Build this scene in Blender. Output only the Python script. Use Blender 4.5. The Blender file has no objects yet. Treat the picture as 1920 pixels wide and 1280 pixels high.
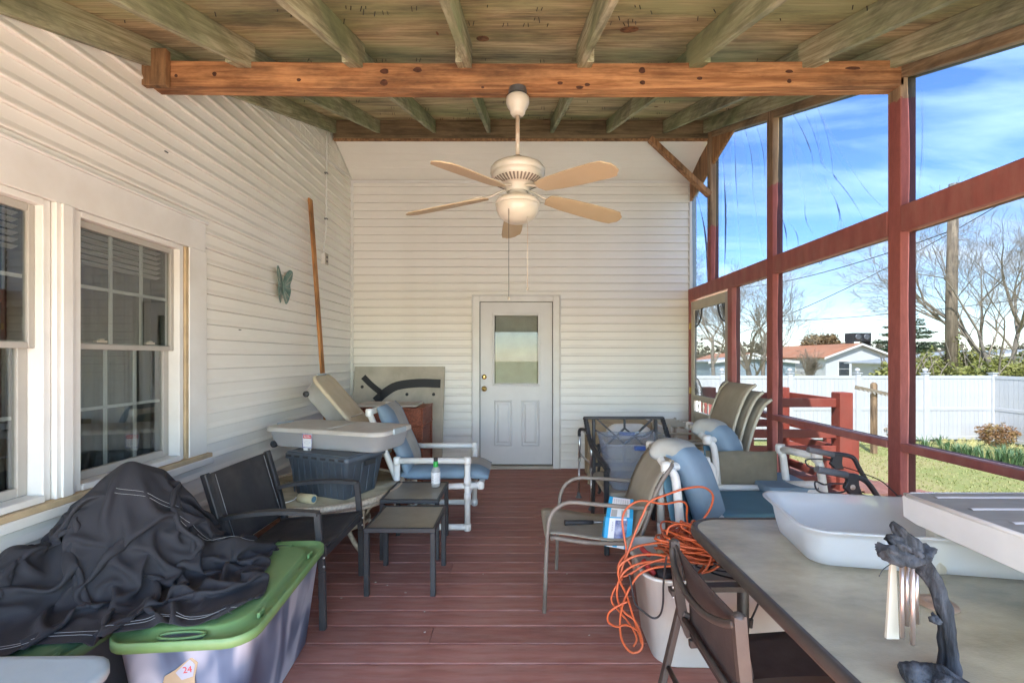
import bpy, math, random
import numpy as np
from mathutils import Vector, Matrix, noise
R = math.radians
V = Vector
sc = bpy.context.scene
COL = sc.collection
rnd = random.Random(7)

# ------------------------------------------------------------------ camera
FPX, CX, CY, CH = 850.0, 968.0, 670.0, 1.4
cd = bpy.data.cameras.new("camera")
cam = bpy.data.objects.new("camera", cd)
COL.objects.link(cam)
cam.location = (0, 0, CH)
cam.rotation_euler = (R(90), 0, 0)
cd.sensor_width = 36.0
cd.lens = 36.0 * FPX / 1920.0
cd.shift_x = -(CX - 960) / 1920.0
cd.shift_y = (CY - 640) / 1920.0
cd.clip_start = 0.05
cd.clip_end = 1500
sc.camera = cam

# ------------------------------------------------------------------ world, sun, exposure
SUN_EL, SUN_AZ = 50.0, -24.0          # azimuth measured from -Y towards +X
w = bpy.data.worlds.new("World")
sc.world = w
w.use_nodes = True
nt = w.node_tree
nt.nodes.clear()
def wn(t, **k):
    n = nt.nodes.new(t)
    for a, b in k.items():
        setattr(n, a, b)
    return n
out = wn('ShaderNodeOutputWorld')
bg = wn('ShaderNodeBackground')
sky = wn('ShaderNodeTexSky', sky_type='NISHITA', sun_disc=False)
sky.sun_elevation = R(SUN_EL)
sky.sun_rotation = R(180 - SUN_AZ)
sky.air_density = 1.0
sky.dust_density = 0.05
sky.ozone_density = 3.0
tc = wn('ShaderNodeTexCoord')
sep = wn('ShaderNodeSeparateXYZ')
nt.links.new(tc.outputs['Generated'], sep.inputs[0])
addz = wn('ShaderNodeMath', operation='ADD'); addz.inputs[1].default_value = 0.18
nt.links.new(sep.outputs['Z'], addz.inputs[0])
mx = wn('ShaderNodeMath', operation='MAXIMUM'); mx.inputs[1].default_value = 0.05
nt.links.new(addz.outputs[0], mx.inputs[0])
dv = wn('ShaderNodeVectorMath', operation='DIVIDE')
cmb = wn('ShaderNodeCombineXYZ')
for i in range(3):
    nt.links.new(mx.outputs[0], cmb.inputs[i])
nt.links.new(tc.outputs['Generated'], dv.inputs[0])
nt.links.new(cmb.outputs[0], dv.inputs[1])
mp = wn('ShaderNodeMapping')
mp.inputs['Scale'].default_value = (0.7, 2.0, 1.0)
mp.inputs['Rotation'].default_value = (0, 0, R(-28))
mp.inputs['Location'].default_value = (3.1, 0.4, 0)
nt.links.new(dv.outputs[0], mp.inputs[0])
nz = wn('ShaderNodeTexNoise')
nz.inputs['Scale'].default_value = 1.5
nz.inputs['Detail'].default_value = 8
nz.inputs['Roughness'].default_value = 0.55
nz.inputs['Distortion'].default_value = 0.35
nt.links.new(mp.outputs[0], nz.inputs['Vector'])
cr = wn('ShaderNodeValToRGB')
cr.color_ramp.elements[0].position = 0.47
cr.color_ramp.elements[0].color = (0, 0, 0, 1)
cr.color_ramp.elements[1].position = 0.72
cr.color_ramp.elements[1].color = (0.62, 0.62, 0.62, 1)
nt.links.new(nz.outputs['Fac'], cr.inputs[0])
mixc = wn('ShaderNodeMix', data_type='RGBA')
nt.links.new(cr.outputs[0], mixc.inputs[0])
nt.links.new(sky.outputs[0], mixc.inputs[6])
mixc.inputs[7].default_value = (7.0, 7.4, 7.8, 1)
nt.links.new(mixc.outputs[2], bg.inputs['Color'])
bg.inputs['Strength'].default_value = 0.10
nt.links.new(bg.outputs[0], out.inputs[0])

sd = bpy.data.lights.new("sun", 'SUN')
sd.energy = 3.2
sd.angle = R(0.5)
sd.color = (1.0, 0.95, 0.87)
sun = bpy.data.objects.new("sun", sd)
COL.objects.link(sun)
sdir = V((math.sin(R(SUN_AZ)) * math.cos(R(SUN_EL)), -math.cos(R(SUN_AZ)) * math.cos(R(SUN_EL)), math.sin(R(SUN_EL))))
sun.rotation_euler = sdir.to_track_quat('Z', 'Y').to_euler()
sun.location = (0, -10, 20)
vs = sc.view_settings
vs.view_transform = 'Standard'
vs.look = 'None'
vs.gamma = 1.0
vs.use_curve_mapping = False
vs.exposure = 3.88
cy = sc.cycles
cy.max_bounces = 8
cy.diffuse_bounces = 5
cy.transparent_max_bounces = 16
cy.caustics_reflective = False
cy.caustics_refractive = False
cy.sample_clamp_indirect = 8
cy.use_denoising = True

# ------------------------------------------------------------------ helpers
def at(px, py, Y=None, z=None, X=None):
    """world point seen at photo position (px,py) at a given depth / height / side distance"""
    if z is not None:
        Y = FPX * (CH - z) / (py - CY)
    elif X is not None:
        Y = FPX * X / (px - CX)
    return V(((px - CX) / FPX * Y, Y, CH - (py - CY) / FPX * Y))

def smooth(pts, k=6, closed=False):
    pts = [V(p) for p in pts]
    n = len(pts)
    o = []
    rng = n if closed else n - 1
    for i in range(rng):
        p1 = pts[i]; p2 = pts[(i + 1) % n]
        p0 = pts[(i - 1) % n] if (closed or i > 0) else p1 * 2 - p2
        p3 = pts[(i + 2) % n] if (closed or i + 2 < n) else p2 * 2 - p1
        for j in range(k):
            t = j / k
            o.append(0.5 * ((2 * p1) + (p2 - p0) * t + (2 * p0 - 5 * p1 + 4 * p2 - p3) * t * t + (3 * p1 - p0 - 3 * p2 + p3) * t ** 3))
    if not closed:
        o.append(pts[-1])
    return o

def rr(w_, d, r, n=6):
    """rounded rectangle outline, centred, counter-clockwise"""
    o = []
    for cx_, cy_, a0 in ((w_/2-r, d/2-r, 0), (-w_/2+r, d/2-r, 90), (-w_/2+r, -d/2+r, 180), (w_/2-r, -d/2+r, 270)):
        for i in range(n + 1):
            a = R(a0 + 90 * i / n)
            o.append((cx_ + r * math.cos(a), cy_ + r * math.sin(a)))
    return o

class G:
    def __init__(s):
        s.v = []; s.f = []; s.s = []
    def add(s, vs_, fs, sm=False):
        b = len(s.v)
        s.v += [V(p) for p in vs_]
        s.f += [tuple(b + i for i in f) for f in fs]
        s.s += [sm] * len(fs)
        return s
    def box(s, x0, x1, y0, y1, z0, z1):
        v = [(x, y, z) for z in (z0, z1) for y in (y0, y1) for x in (x0, x1)]
        return s.add(v, [(0,2,3,1), (4,5,7,6), (0,1,5,4), (1,3,7,5), (3,2,6,7), (2,0,4,6)])
    def obox(s, c, ax, ay, az):
        c = V(c); ax = V(ax); ay = V(ay); az = V(az)
        v = [c + ax*i + ay*j + az*k for k in (-1, 1) for j in (-1, 1) for i in (-1, 1)]
        return s.add(v, [(0,2,3,1), (4,5,7,6), (0,1,5,4), (1,3,7,5), (3,2,6,7), (2,0,4,6)])
    def bar(s, p0, p1, w_, h, up=(0, 0, 1)):
        p0 = V(p0); p1 = V(p1); d = p1 - p0
        u = V(up)
        sd_ = d.cross(u)
        if sd_.length < 1e-6:
            sd_ = d.cross(V((1, 0, 0)))
        sd_.normalize()
        uu = sd_.cross(d).normalized()
        return s.obox((p0 + p1) / 2, d / 2, sd_ * w_ / 2, uu * h / 2)
    def tube(s, pts, r, n=8, closed=False, cap=True):
        pts = [V(p) for p in pts]
        m = len(pts)
        rs = r if isinstance(r, (list, tuple)) else [r] * m
        vs_, fs = [], []
        t0 = (pts[1] - pts[0]).normalized()
        nn = t0.orthogonal().normalized()
        for i in range(m):
            if closed:
                t = pts[(i + 1) % m] - pts[i - 1]
            else:
                t = pts[min(i + 1, m - 1)] - pts[max(i - 1, 0)]
            if t.length < 1e-9:
                t = t0
            t = t.normalized()
            nn = (nn - t * nn.dot(t))
            if nn.length < 1e-6:
                nn = t.orthogonal()
            nn.normalize()
            bb = t.cross(nn)
            for k in range(n):
                a = 2 * math.pi * k / n
                vs_.append(pts[i] + (nn * math.cos(a) + bb * math.sin(a)) * rs[i])
        for i in range(m if closed else m - 1):
            for k in range(n):
                a = i * n + k; b = i * n + (k + 1) % n
                c = ((i + 1) % m) * n + (k + 1) % n; d = ((i + 1) % m) * n + k
                fs.append((a, b, c, d))
        s.add(vs_, fs, True)
        if cap and not closed:
            b = len(s.v) - len(vs_)
            s.f.append(tuple(b + k for k in range(n))[::-1]); s.s.append(False)
            s.f.append(tuple(b + (m - 1) * n + k for k in range(n))); s.s.append(False)
        return s
    def lathe(s, prof, c=(0, 0, 0), n=24, ax=(0, 0, 1), sm=True):
        c = V(c); ax = V(ax).normalized(); u = ax.orthogonal().normalized(); w_ = ax.cross(u)
        vs_, fs = [], []
        for r, h in prof:
            for k in range(n):
                a = 2 * math.pi * k / n
                vs_.append(c + ax * h + (u * math.cos(a) + w_ * math.sin(a)) * r)
        for i in range(len(prof) - 1):
            for k in range(n):
                fs.append((i*n+k, i*n+(k+1) % n, (i+1)*n+(k+1) % n, (i+1)*n+k))
        return s.add(vs_, fs, sm)
    def loft(s, loops, cap0=False, cap1=False, sm=True):
        n = len(loops[0]); vs_ = [p for l in loops for p in l]; fs = []
        for i in range(len(loops) - 1):
            for k in range(n):
                fs.append((i*n+k, i*n+(k+1) % n, (i+1)*n+(k+1) % n, (i+1)*n+k))
        s.add(vs_, fs, sm)
        b = len(s.v) - len(vs_)
        if cap0:
            s.f.append(tuple(b + k for k in range(n))[::-1]); s.s.append(False)
        if cap1:
            s.f.append(tuple(b + (len(loops)-1)*n + k for k in range(n))); s.s.append(False)
        return s
    def ext(s, poly, vec):
        poly = [V(p) for p in poly]; vec = V(vec); n = len(poly)
        vs_ = poly + [p + vec for p in poly]
        fs = [tuple(range(n))[::-1], tuple(range(n, 2*n))] + [(i, (i+1) % n, n+(i+1) % n, n+i) for i in range(n)]
        return s.add(vs_, fs)
    def sheet(s, fn, nu, nv, th=0.0, sm=True):
        """surface fn(u,v); th>0 gives it real thickness"""
        P = [[V(fn(i / nu, j / nv)) for i in range(nu + 1)] for j in range(nv + 1)]
        vs_ = [p for row in P for p in row]
        W = nu + 1
        fs = [(j*W+i, j*W+i+1, (j+1)*W+i+1, (j+1)*W+i) for j in range(nv) for i in range(nu)]
        if th <= 0:
            return s.add(vs_, fs, sm)
        N = []
        for j in range(nv + 1):
            for i in range(nu + 1):
                a = P[j][min(i+1, nu)] - P[j][max(i-1, 0)]
                b = P[min(j+1, nv)][i] - P[max(j-1, 0)][i]
                c = a.cross(b)
                N.append(c.normalized() if c.length > 1e-12 else V((0, 0, 1)))
        K = len(vs_)
        v2 = [p - m_ * th for p, m_ in zip(vs_, N)]
        fs2 = [tuple(K + i for i in f)[::-1] for f in fs]
        rim = [i for i in range(W)] + [(j)*W+nu for j in range(1, nv+1)] + [nv*W+i for i in range(nu-1, -1, -1)] + [j*W for j in range(nv-1, 0, -1)]
        fs3 = [(rim[(i+1) % len(rim)], rim[i], K + rim[i], K + rim[(i+1) % len(rim)]) for i in range(len(rim))]
        return s.add(vs_ + v2, fs + fs2 + fs3, sm)

XF = {}
def finish(o, label=None, cat=None, group=None, kind=None):
    if label: o['label'] = label
    if cat: o['category'] = cat
    if group: o['group'] = group
    if kind: o['kind'] = kind
    return o
def thing(name, label, cat, loc=(0, 0, 0), rz=0.0, group=None, kind=None):
    o = bpy.data.objects.new(name, None)
    COL.objects.link(o)
    o.location = loc
    o.rotation_euler = (0, 0, rz)
    o.empty_display_size = 0.1
    XF[o] = Matrix.Translation(V(loc)) @ Matrix.Rotation(rz, 4, 'Z')
    return finish(o, label, cat, group, kind)
def mesh(name, g, mt, smooth_all=None):
    me = bpy.data.meshes.new(name)
    me.from_pydata([tuple(p) for p in g.v], [], g.f)
    me.polygons.foreach_set('use_smooth', g.s if smooth_all is None else [smooth_all] * len(g.f))
    for m_ in (mt if isinstance(mt, (list, tuple)) else [mt]):
        me.materials.append(m_)
    me.update()
    return me
def obj(name, g, mt, parent=None, origin=None, bevel=0.0, local=False, seg=1, label=None, cat=None, group=None, kind=None, sub=0):
    """one mesh object; geometry is given in world coordinates unless local"""
    if parent is not None:
        if not local:
            inv = XF[parent].inverted()
            g.v = [inv @ p for p in g.v]
        X = XF[parent]
    else:
        o3 = V(origin) if origin is not None else V((0, 0, 0))
        if origin is None and g.v:
            o3 = V((sum(p.x for p in g.v)/len(g.v), sum(p.y for p in g.v)/len(g.v), min(p.z for p in g.v)))
        if not local:
            g.v = [p - o3 for p in g.v]
        X = Matrix.Translation(o3)
    o = bpy.data.objects.new(name, mesh(name, g, mt))
    COL.objects.link(o)
    if parent is not None:
        o.parent = parent
    else:
        o.location = X.translation
    XF[o] = X
    if sub:
        s_ = o.modifiers.new('sub', 'SUBSURF'); s_.levels = sub; s_.render_levels = sub
    if bevel > 0:
        b = o.modifiers.new('bevel', 'BEVEL'); b.width = bevel; b.segments = seg; b.limit_method = 'ANGLE'; b.angle_limit = R(40)
    return finish(o, label, cat, group, kind)
def piece(name, me, parent, loc=(0, 0, 0), scale=None, rot=None, kind=None):
    """one more object sharing mesh data, placed in its parent's frame"""
    o = bpy.data.objects.new(name, me)
    COL.objects.link(o)
    o.parent = parent
    o.location = loc
    if scale: o.scale = scale
    if rot: o.rotation_euler = rot
    if kind: o['kind'] = kind
    return o
def kids(o):
    return [c for c in bpy.data.objects if c.parent == o]
def copy_tree(root, loc, rz=0.0, label=None, scale=None):
    def rec(o, par):
        c = o.copy(); COL.objects.link(c)
        if par is not None: c.parent = par
        for k_ in kids(o): rec(k_, c)
        return c
    r = rec(root, None)
    r.location = loc; r.rotation_euler = (0, 0, rz)
    if scale: r.scale = (scale,) * 3
    if label: r['label'] = label
    return r

# ------------------------------------------------------------------ materials
def nodes(name):
    m = bpy.data.materials.new(name); m.use_nodes = True
    t = m.node_tree
    return m, t, t.nodes['Principled BSDF']
def lk(t, a, b): t.links.new(a, b)
def add(t, ty, **k):
    n = t.nodes.new(ty)
    for a, b in k.items(): setattr(n, a, b)
    return n
def c4(c): return (c[0], c[1], c[2], 1)
def texco(t, scale=(1, 1, 1), kind='Object', rot=(0, 0, 0)):
    tc_ = add(t, 'ShaderNodeTexCoord'); mp_ = add(t, 'ShaderNodeMapping')
    mp_.inputs['Scale'].default_value = scale
    mp_.inputs['Rotation'].default_value = rot
    lk(t, tc_.outputs[kind], mp_.inputs[0])
    return mp_.outputs[0]
def noise_(t, vec, s, detail=4, rough=.55, dist=0):
    n = add(t, 'ShaderNodeTexNoise')
    n.inputs['Scale'].default_value = s; n.inputs['Detail'].default_value = detail
    n.inputs['Roughness'].default_value = rough; n.inputs['Distortion'].default_value = dist
    lk(t, vec, n.inputs['Vector'])
    return n.outputs['Fac']
def ramp(t, fac, stops):
    r_ = add(t, 'ShaderNodeValToRGB'); e = r_.color_ramp.elements
    while len(e) < len(stops): e.new(0.5)
    for k, (p, c) in enumerate(stops):
        e[k].position = p; e[k].color = c4(c) if not isinstance(c, float) else (c, c, c, 1)
    lk(t, fac, r_.inputs[0])
    return r_.outputs[0]
def mix(t, fac, a, b, mode='MIX'):
    m_ = add(t, 'ShaderNodeMix', data_type='RGBA', blend_type=mode)
    for s_, x in ((0, fac), (6, a), (7, b)):
        if isinstance(x, (int, float)): m_.inputs[s_].default_value = x
        elif isinstance(x, tuple): m_.inputs[s_].default_value = c4(x)
        else: lk(t, x, m_.inputs[s_])
    return m_.outputs[2]
def bump(t, b, h, strength, dist=0.005):
    bn = add(t, 'ShaderNodeBump'); bn.inputs['Strength'].default_value = strength; bn.inputs['Distance'].default_value = dist
    lk(t, h, bn.inputs['Height']); lk(t, bn.outputs[0], b.inputs['Normal'])
def pm(name, base, rough=.6, metal=0., var=.12, scale=6, st=(1, 1, 1), bmp=.15, bs=120, dust=None, dustc=(.45, .42, .36), alpha=1., randv=0., spec=.5, trans=0.):
    """plain material with tonal variation, wear and fine relief"""
    m, t, b = nodes(name)
    v = texco(t, st)
    n1 = noise_(t, v, scale, 5)
    col = ramp(t, n1, [(.3, tuple(x*(1-var) for x in base)), (.7, tuple(min(1, x*(1+var)) for x in base))])
    if dust:
        n2 = noise_(t, v, scale*.6, 6, .65)
        f_ = ramp(t, n2, [(.42, 0.0), (.72, float(dust))])
        col = mix(t, f_, col, dustc)
    if randv:
        oi = add(t, 'ShaderNodeObjectInfo')
        f2 = ramp(t, oi.outputs['Random'], [(0., (1-randv,)*3), (1., (1+randv,)*3)])
        hs = add(t, 'ShaderNodeHueSaturation')
        mr = add(t, 'ShaderNodeMapRange'); mr.inputs[3].default_value = 1-randv; mr.inputs[4].default_value = 1+randv
        lk(t, oi.outputs['Random'], mr.inputs[0]); lk(t, mr.outputs[0], hs.inputs['Value']); lk(t, col, hs.inputs['Color'])
        col = hs.outputs[0]
    lk(t, col, b.inputs['Base Color'])
    b.inputs['Roughness'].default_value = rough
    b.inputs['Metallic'].default_value = metal
    b.inputs['Alpha'].default_value = alpha
    b.inputs['Specular IOR Level'].default_value = spec
    b.inputs['Transmission Weight'].default_value = trans
    if bmp:
        bump(t, b, noise_(t, v, bs, 3), bmp, .002)
    return m
def wood(name, ca, cb, axis='x', knots=None, stain=None, g=30, rough=.75, patch=1.2, paint=None, rb_=.35, slope=0):
    """sawn lumber: grain stretched along one axis, patches, knots, optional stain colour"""
    m, t, b = nodes(name)
    lo, hi = 0.06, 1.0
    st = {'x': (lo, hi, hi), 'y': (hi, lo, hi), 'z': (hi, hi, lo)}[axis]
    if slope:
        m0 = add(t, 'ShaderNodeMapping'); m0.inputs['Rotation'].default_value = (-math.atan(slope), 0, 0)
        m1 = add(t, 'ShaderNodeMapping'); m1.inputs['Scale'].default_value = st
        tc0 = add(t, 'ShaderNodeTexCoord'); lk(t, tc0.outputs['Object'], m0.inputs[0]); lk(t, m0.outputs[0], m1.inputs[0])
        v = m1.outputs[0]
    else:
        v = texco(t, st)
    oi = add(t, 'ShaderNodeObjectInfo')
    va = add(t, 'ShaderNodeVectorMath', operation='MULTIPLY_ADD')
    cb_ = add(t, 'ShaderNodeCombineXYZ')
    for i in range(3): lk(t, oi.outputs['Random'], cb_.inputs[i])
    lk(t, cb_.outputs[0], va.inputs[0]); va.inputs[1].default_value = (13, 7, 9); lk(t, v, va.inputs[2])
    v = va.outputs[0]
    gr = noise_(t, v, g, 6, .65, .5)
    col = ramp(t, gr, [(.40, ca), (.60, cb)])
    vp = texco(t, {'x': (.5, 1.6, 1.6), 'y': (1.6, .5, 1.6), 'z': (1.6, 1.6, .5)}[axis])
    if stain:
        pf = ramp(t, noise_(t, vp, patch, 5, .6), [(.44, 0.0), (.58, .85)])
        col = mix(t, pf, col, stain)
    dk = ramp(t, noise_(t, vp, patch*2.3, 6, .7), [(.33, (.42, .42, .44)), (.55, (1.12, 1.12, 1.1))])
    col = mix(t, 1.0, col, dk, 'MULTIPLY')
    if knots:
        vk = texco(t, {'x': (.45, 1, 1), 'y': (1, .45, 1), 'z': (1, 1, .45)}[axis])
        vo = add(t, 'ShaderNodeTexVoronoi'); vo.inputs['Scale'].default_value = knots
        lk(t, vk, vo.inputs['Vector'])
        kf = ramp(t, vo.outputs['Distance'], [(.13, 1.0), (.19, 0.0)])
        col = mix(t, kf, col, (ca[0]*.18, ca[1]*.18, ca[2]*.2))
    if paint:
        tc2 = add(t, 'ShaderNodeTexCoord'); sp = add(t, 'ShaderNodeSeparateXYZ'); lk(t, tc2.outputs['Object'], sp.inputs[0])
        ad = add(t, 'ShaderNodeMath', operation='MULTIPLY_ADD'); ad.inputs[1].default_value = .12
        lk(t, noise_(t, texco(t), 14, 3), ad.inputs[0]); lk(t, sp.outputs['Z'], ad.inputs[2])
        lt = add(t, 'ShaderNodeMath', operation='LESS_THAN'); lt.inputs[1].default_value = paint[0]
        lk(t, ad.outputs[0], lt.inputs[0])
        pv = ramp(t, noise_(t, texco(t, (4, 4, 1)), 9, 5, .7), [(.3, tuple(x*.8 for x in paint[1])), (.7, tuple(x*1.15 for x in paint[1]))])
        col = mix(t, lt.outputs[0], col, pv)
    lk(t, col, b.inputs['Base Color'])
    b.inputs['Roughness'].default_value = rough
    bump(t, b, gr, rb_, .003 if rb_ < .5 else .012)
    return m
def schlick(t, f0=.04):
    lw = add(t, 'ShaderNodeLayerWeight'); lw.inputs['Blend'].default_value = .5
    pw = add(t, 'ShaderNodeMath', operation='POWER'); pw.inputs[1].default_value = 5
    lk(t, lw.outputs['Facing'], pw.inputs[0])
    ma = add(t, 'ShaderNodeMath', operation='MULTIPLY_ADD'); ma.inputs[1].default_value = 1-f0; ma.inputs[2].default_value = f0
    lk(t, pw.outputs[0], ma.inputs[0])
    return ma.outputs[0]
def emis_free_film(name, tint, rough=.06, dens=.35):
    """see-through sheet: light passes with a dimming tint that deepens where the sheet is seen edge-on"""
    m, t, b = nodes(name)
    t.nodes.remove(b)
    o = t.nodes['Material Output']
    lw = add(t, 'ShaderNodeLayerWeight'); lw.inputs['Blend'].default_value = .45
    cm = ramp(t, lw.outputs['Facing'], [(0.0, tint), (.62, tuple(x*.95 for x in tint)), (.86, tuple(x*(.5+dens*.5) for x in tint)), (1., tuple(x*dens for x in tint))])
    tr = add(t, 'ShaderNodeBsdfTransparent'); lk(t, cm, tr.inputs[0])
    gl = add(t, 'ShaderNodeBsdfGlossy'); gl.inputs['Roughness'].default_value = rough
    ms = add(t, 'ShaderNodeMixShader')
    lk(t, schlick(t, .02), ms.inputs[0]); lk(t, tr.outputs[0], ms.inputs[1]); lk(t, gl.outputs[0], ms.inputs[2])
    lk(t, ms.outputs[0], o.inputs[0])
    return m
def glassy(name, tint=(.9, .92, .92), f0=.06, rough=.01):
    m, t, b = nodes(name)
    t.nodes.remove(b)
    o = t.nodes['Material Output']
    tr = add(t, 'ShaderNodeBsdfTransparent'); tr.inputs[0].default_value = c4(tint)
    gl = add(t, 'ShaderNodeBsdfGlossy'); gl.inputs['Roughness'].default_value = rough
    ms = add(t, 'ShaderNodeMixShader')
    lk(t, schlick(t, f0), ms.inputs[0]); lk(t, tr.outputs[0], ms.inputs[1]); lk(t, gl.outputs[0], ms.inputs[2])
    lk(t, ms.outputs[0], o.inputs[0])
    return m
def plastic(name, col, alpha, rough=.35, dust=.5, dustc=(.5, .47, .4)):
    """cloudy storage-box plastic: part of the light goes straight through, part scatters"""
    m, t, b = nodes(name)
    o = t.nodes['Material Output']
    v = texco(t)
    f_ = ramp(t, noise_(t, v, 5, 6, .65), [(.4, 0.0), (.75, float(dust))])
    lk(t, mix(t, f_, col, dustc), b.inputs['Base Color'])
    b.inputs['Roughness'].default_value = rough
    tl = add(t, 'ShaderNodeBsdfTranslucent'); tl.inputs[0].default_value = c4(col)
    tr = add(t, 'ShaderNodeBsdfTransparent'); tr.inputs[0].default_value = (.93, .94, .96, 1)
    m1 = add(t, 'ShaderNodeMixShader'); m1.inputs[0].default_value = .4
    lk(t, b.outputs[0], m1.inputs[1]); lk(t, tl.outputs[0], m1.inputs[2])
    m2 = add(t, 'ShaderNodeMixShader'); m2.inputs[0].default_value = alpha
    lk(t, tr.outputs[0], m2.inputs[1]); lk(t, m1.outputs[0], m2.inputs[2])
    lk(t, m2.outputs[0], o.inputs[0])
    bump(t, b, noise_(t, v, 60, 3), .1, .002)
    return m

GAPSHADE = pm('gap_shade_backing', (.16, .13, .10), .9)  # backing coloured dark to draw the shade lines between siding courses
VINYL = pm('vinyl_siding', (.84, .815, .755), .42, var=.02, scale=1.5, st=(1, 1, 1), bmp=.05, bs=90, dust=.15, dustc=(.55, .49, .38))
TRIM = pm('white_trim', (.76, .75, .72), .45, var=.03, scale=4, bmp=.05, dust=.3, dustc=(.5, .44, .36))
TANWOOD = pm('bare_sill_wood', (.50, .38, .23), .8, var=.15, scale=10)
GREENWOOD_Y = wood('weathered_rafter', (.25, .235, .145), (.46, .44, .30), 'y', stain=(.22, .25, .13), g=55, slope=.35)
GREENWOOD_X = wood('weathered_plywood', (.30, .23, .125), (.60, .50, .30), 'x', stain=(.28, .30, .145), patch=1.1, g=45)
BROWNWOOD_X = wood('dark_ledger_wood', (.12, .085, .045), (.24, .17, .095), 'x')
BEAMWOOD = wood('orange_beam_wood', (.235, .095, .034), (.46, .225, .095), 'x', g=34)
BRACEWOOD = wood('brown_brace_wood', (.20, .095, .04), (.38, .20, .09), 'z', g=30)
RED = (.29, .082, .07)
POSTMAT = wood('red_painted_post', (.18, .11, .06), (.32, .21, .12), 'z', paint=(2.93, RED))
REDPAINT = pm('red_paint', RED, .62, var=.18, scale=5, st=(3, 3, 1), bmp=.3, bs=60, dust=.5, dustc=(.40, .19, .155))
REDRAIL = pm('red_rail_paint', (.33, .062, .04), .65, var=.15, scale=6, bmp=.25, bs=60, dust=.3, dustc=(.42, .17, .12))
DECKM = pm('red_deck_board', (.30, .118, .086), .70, var=.18, scale=9, st=(.5, 3, 1), bmp=.5, bs=110, dust=.6, dustc=(.42, .25, .20), randv=.13)
BLACKMETAL = pm('black_powder_coat', (.020, .020, .023), .5, var=.2, dust=.35, dustc=(.09, .085, .08))
BLACKSLING = pm('black_sling', (.030, .028, .029), .85, var=.12, scale=12, bmp=.6, bs=350, dust=.3, dustc=(.1, .09, .08))
BROWNMETAL = pm('brown_powder_coat', (.05, .037, .031), .5, var=.15, dust=.5, dustc=(.10, .083, .066))
BROWNSLING = pm('brown_sling', (.045, .029, .025), .85, var=.15, scale=10, bmp=.6, bs=350, dust=.3, dustc=(.12, .1, .09))
TAUPEMETAL = pm('taupe_tube', (.165, .135, .11), .5, var=.15, dust=.3)
TAUPESLING = pm('taupe_sling', (.33, .29, .225), .85, var=.1, scale=8, bmp=.5, bs=300, dust=.3, dustc=(.42, .37, .28))
OLIVESLING = pm('olive_sling', (.17, .15, .105), .85, var=.18, scale=8, bmp=.5, bs=300, dust=.4, dustc=(.25, .22, .15))
CREAMMETAL = pm('cream_tube', (.50, .45, .35), .5, var=.08)
PVC = pm('white_pvc_pipe', (.74, .73, .70), .32, var=.04, bmp=.03, dust=.35, dustc=(.5, .46, .38))
BLUECUSH = pm('blue_cushion', (.18, .255, .33), .9, var=.12, scale=5, bmp=.4, bs=220, dust=.35, dustc=(.28, .32, .35))
GREYCUSH = pm('grey_cushion_stripe', (.40, .39, .36), .9, var=.1, scale=6, bmp=.4, bs=220, dust=.5, dustc=(.32, .28, .22))
TEALCUSH = pm('teal_cushion', (.085, .19, .25), .85, var=.1, scale=5, bmp=.3, bs=200, dust=.25, dustc=(.2, .26, .28))
BLACKCLOTH = pm('charcoal_cover_cloth', (.021, .020, .024), .88, var=.22, scale=4, bmp=.5, bs=260, dust=.3, dustc=(.045, .042, .043))
STITCH = pm('pale_stitching', (.32, .32, .32), .8, var=.1)
GREENLID = pm('green_plastic_lid', (.135, .25, .085), .5, var=.06, dust=.5, dustc=(.24, .31, .17))
DARKGREEN = pm('dark_green_plastic', (.06, .13, .06), .55, var=.1, dust=.4, dustc=(.12, .18, .1))
def streaky(name, a, b_, c):
    m, t, b = nodes(name)
    v = texco(t, (1, 1, .45))
    n1 = noise_(t, v, 4.5, 2, .5, .8)
    lk(t, ramp(t, n1, [(.36, a), (.50, b_), (.62, c)]), b.inputs['Base Color'])
    b.inputs['Roughness'].default_value = .35
    bump(t, b, noise_(t, v, 30, 3), .1, .002)
    return m
TOTEBODY = streaky('cloudy_tote', (.06, .09, .16), (.18, .26, .40), (.56, .65, .78))
TOTEOLD = plastic('cloudy_blue_tote', (.45, .50, .62), .93, dust=.4, dustc=(.62, .62, .66))
GREYTOTE = pm('slate_grey_tote', (.062, .078, .098), .55, var=.08, dust=.25, dustc=(.2, .21, .22))
CLEARBOX = plastic('clear_storage_box', (.90, .91, .92), .40, dust=.25)
CLEARLID = plastic('dusty_clear_lid', (.80, .77, .71), .93, dust=.8, dustc=(.50, .44, .34))
MILKBOX = plastic('milky_storage_box', (.88, .89, .90), .48, dust=.25, dustc=(.66, .62, .54))
TRASHM = pm('white_bin_plastic', (.54, .52, .48), .45, var=.05, dust=.4, dustc=(.44, .41, .36))
GREYLID = pm('grey_blue_lid', (.33, .39, .42), .5, var=.05, dust=.4, dustc=(.42, .42, .38))
BLUEPL = pm('blue_plastic', (.03, .08, .28), .4)
CORDOR = pm('orange_cord_jacket', (.50, .095, .028), .45, var=.12, dust=.3, dustc=(.5, .2, .1))
CORDBK = pm('black_cord_jacket', (.02, .02, .022), .45)
STEEL = pm('brushed_aluminium', (.55, .55, .55), .3, metal=1., bmp=.1)
SCREW = pm('silver_screw', (.6, .6, .6), .35, metal=1.)
BRASS = pm('polished_brass', (.75, .52, .18), .2, metal=1.)
RUBBER = pm('grey_rubber', (.14, .13, .13), .8)
FANBODY = pm('cream_fan_enamel', (.58, .53, .44), .35, var=.05, bmp=.03, dust=.35, dustc=(.46, .38, .25))
FANGLASS = pm('frosted_fan_bowl', (.56, .52, .43), .3, var=.03, bmp=.02, dust=.3, dustc=(.55, .47, .33))
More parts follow.
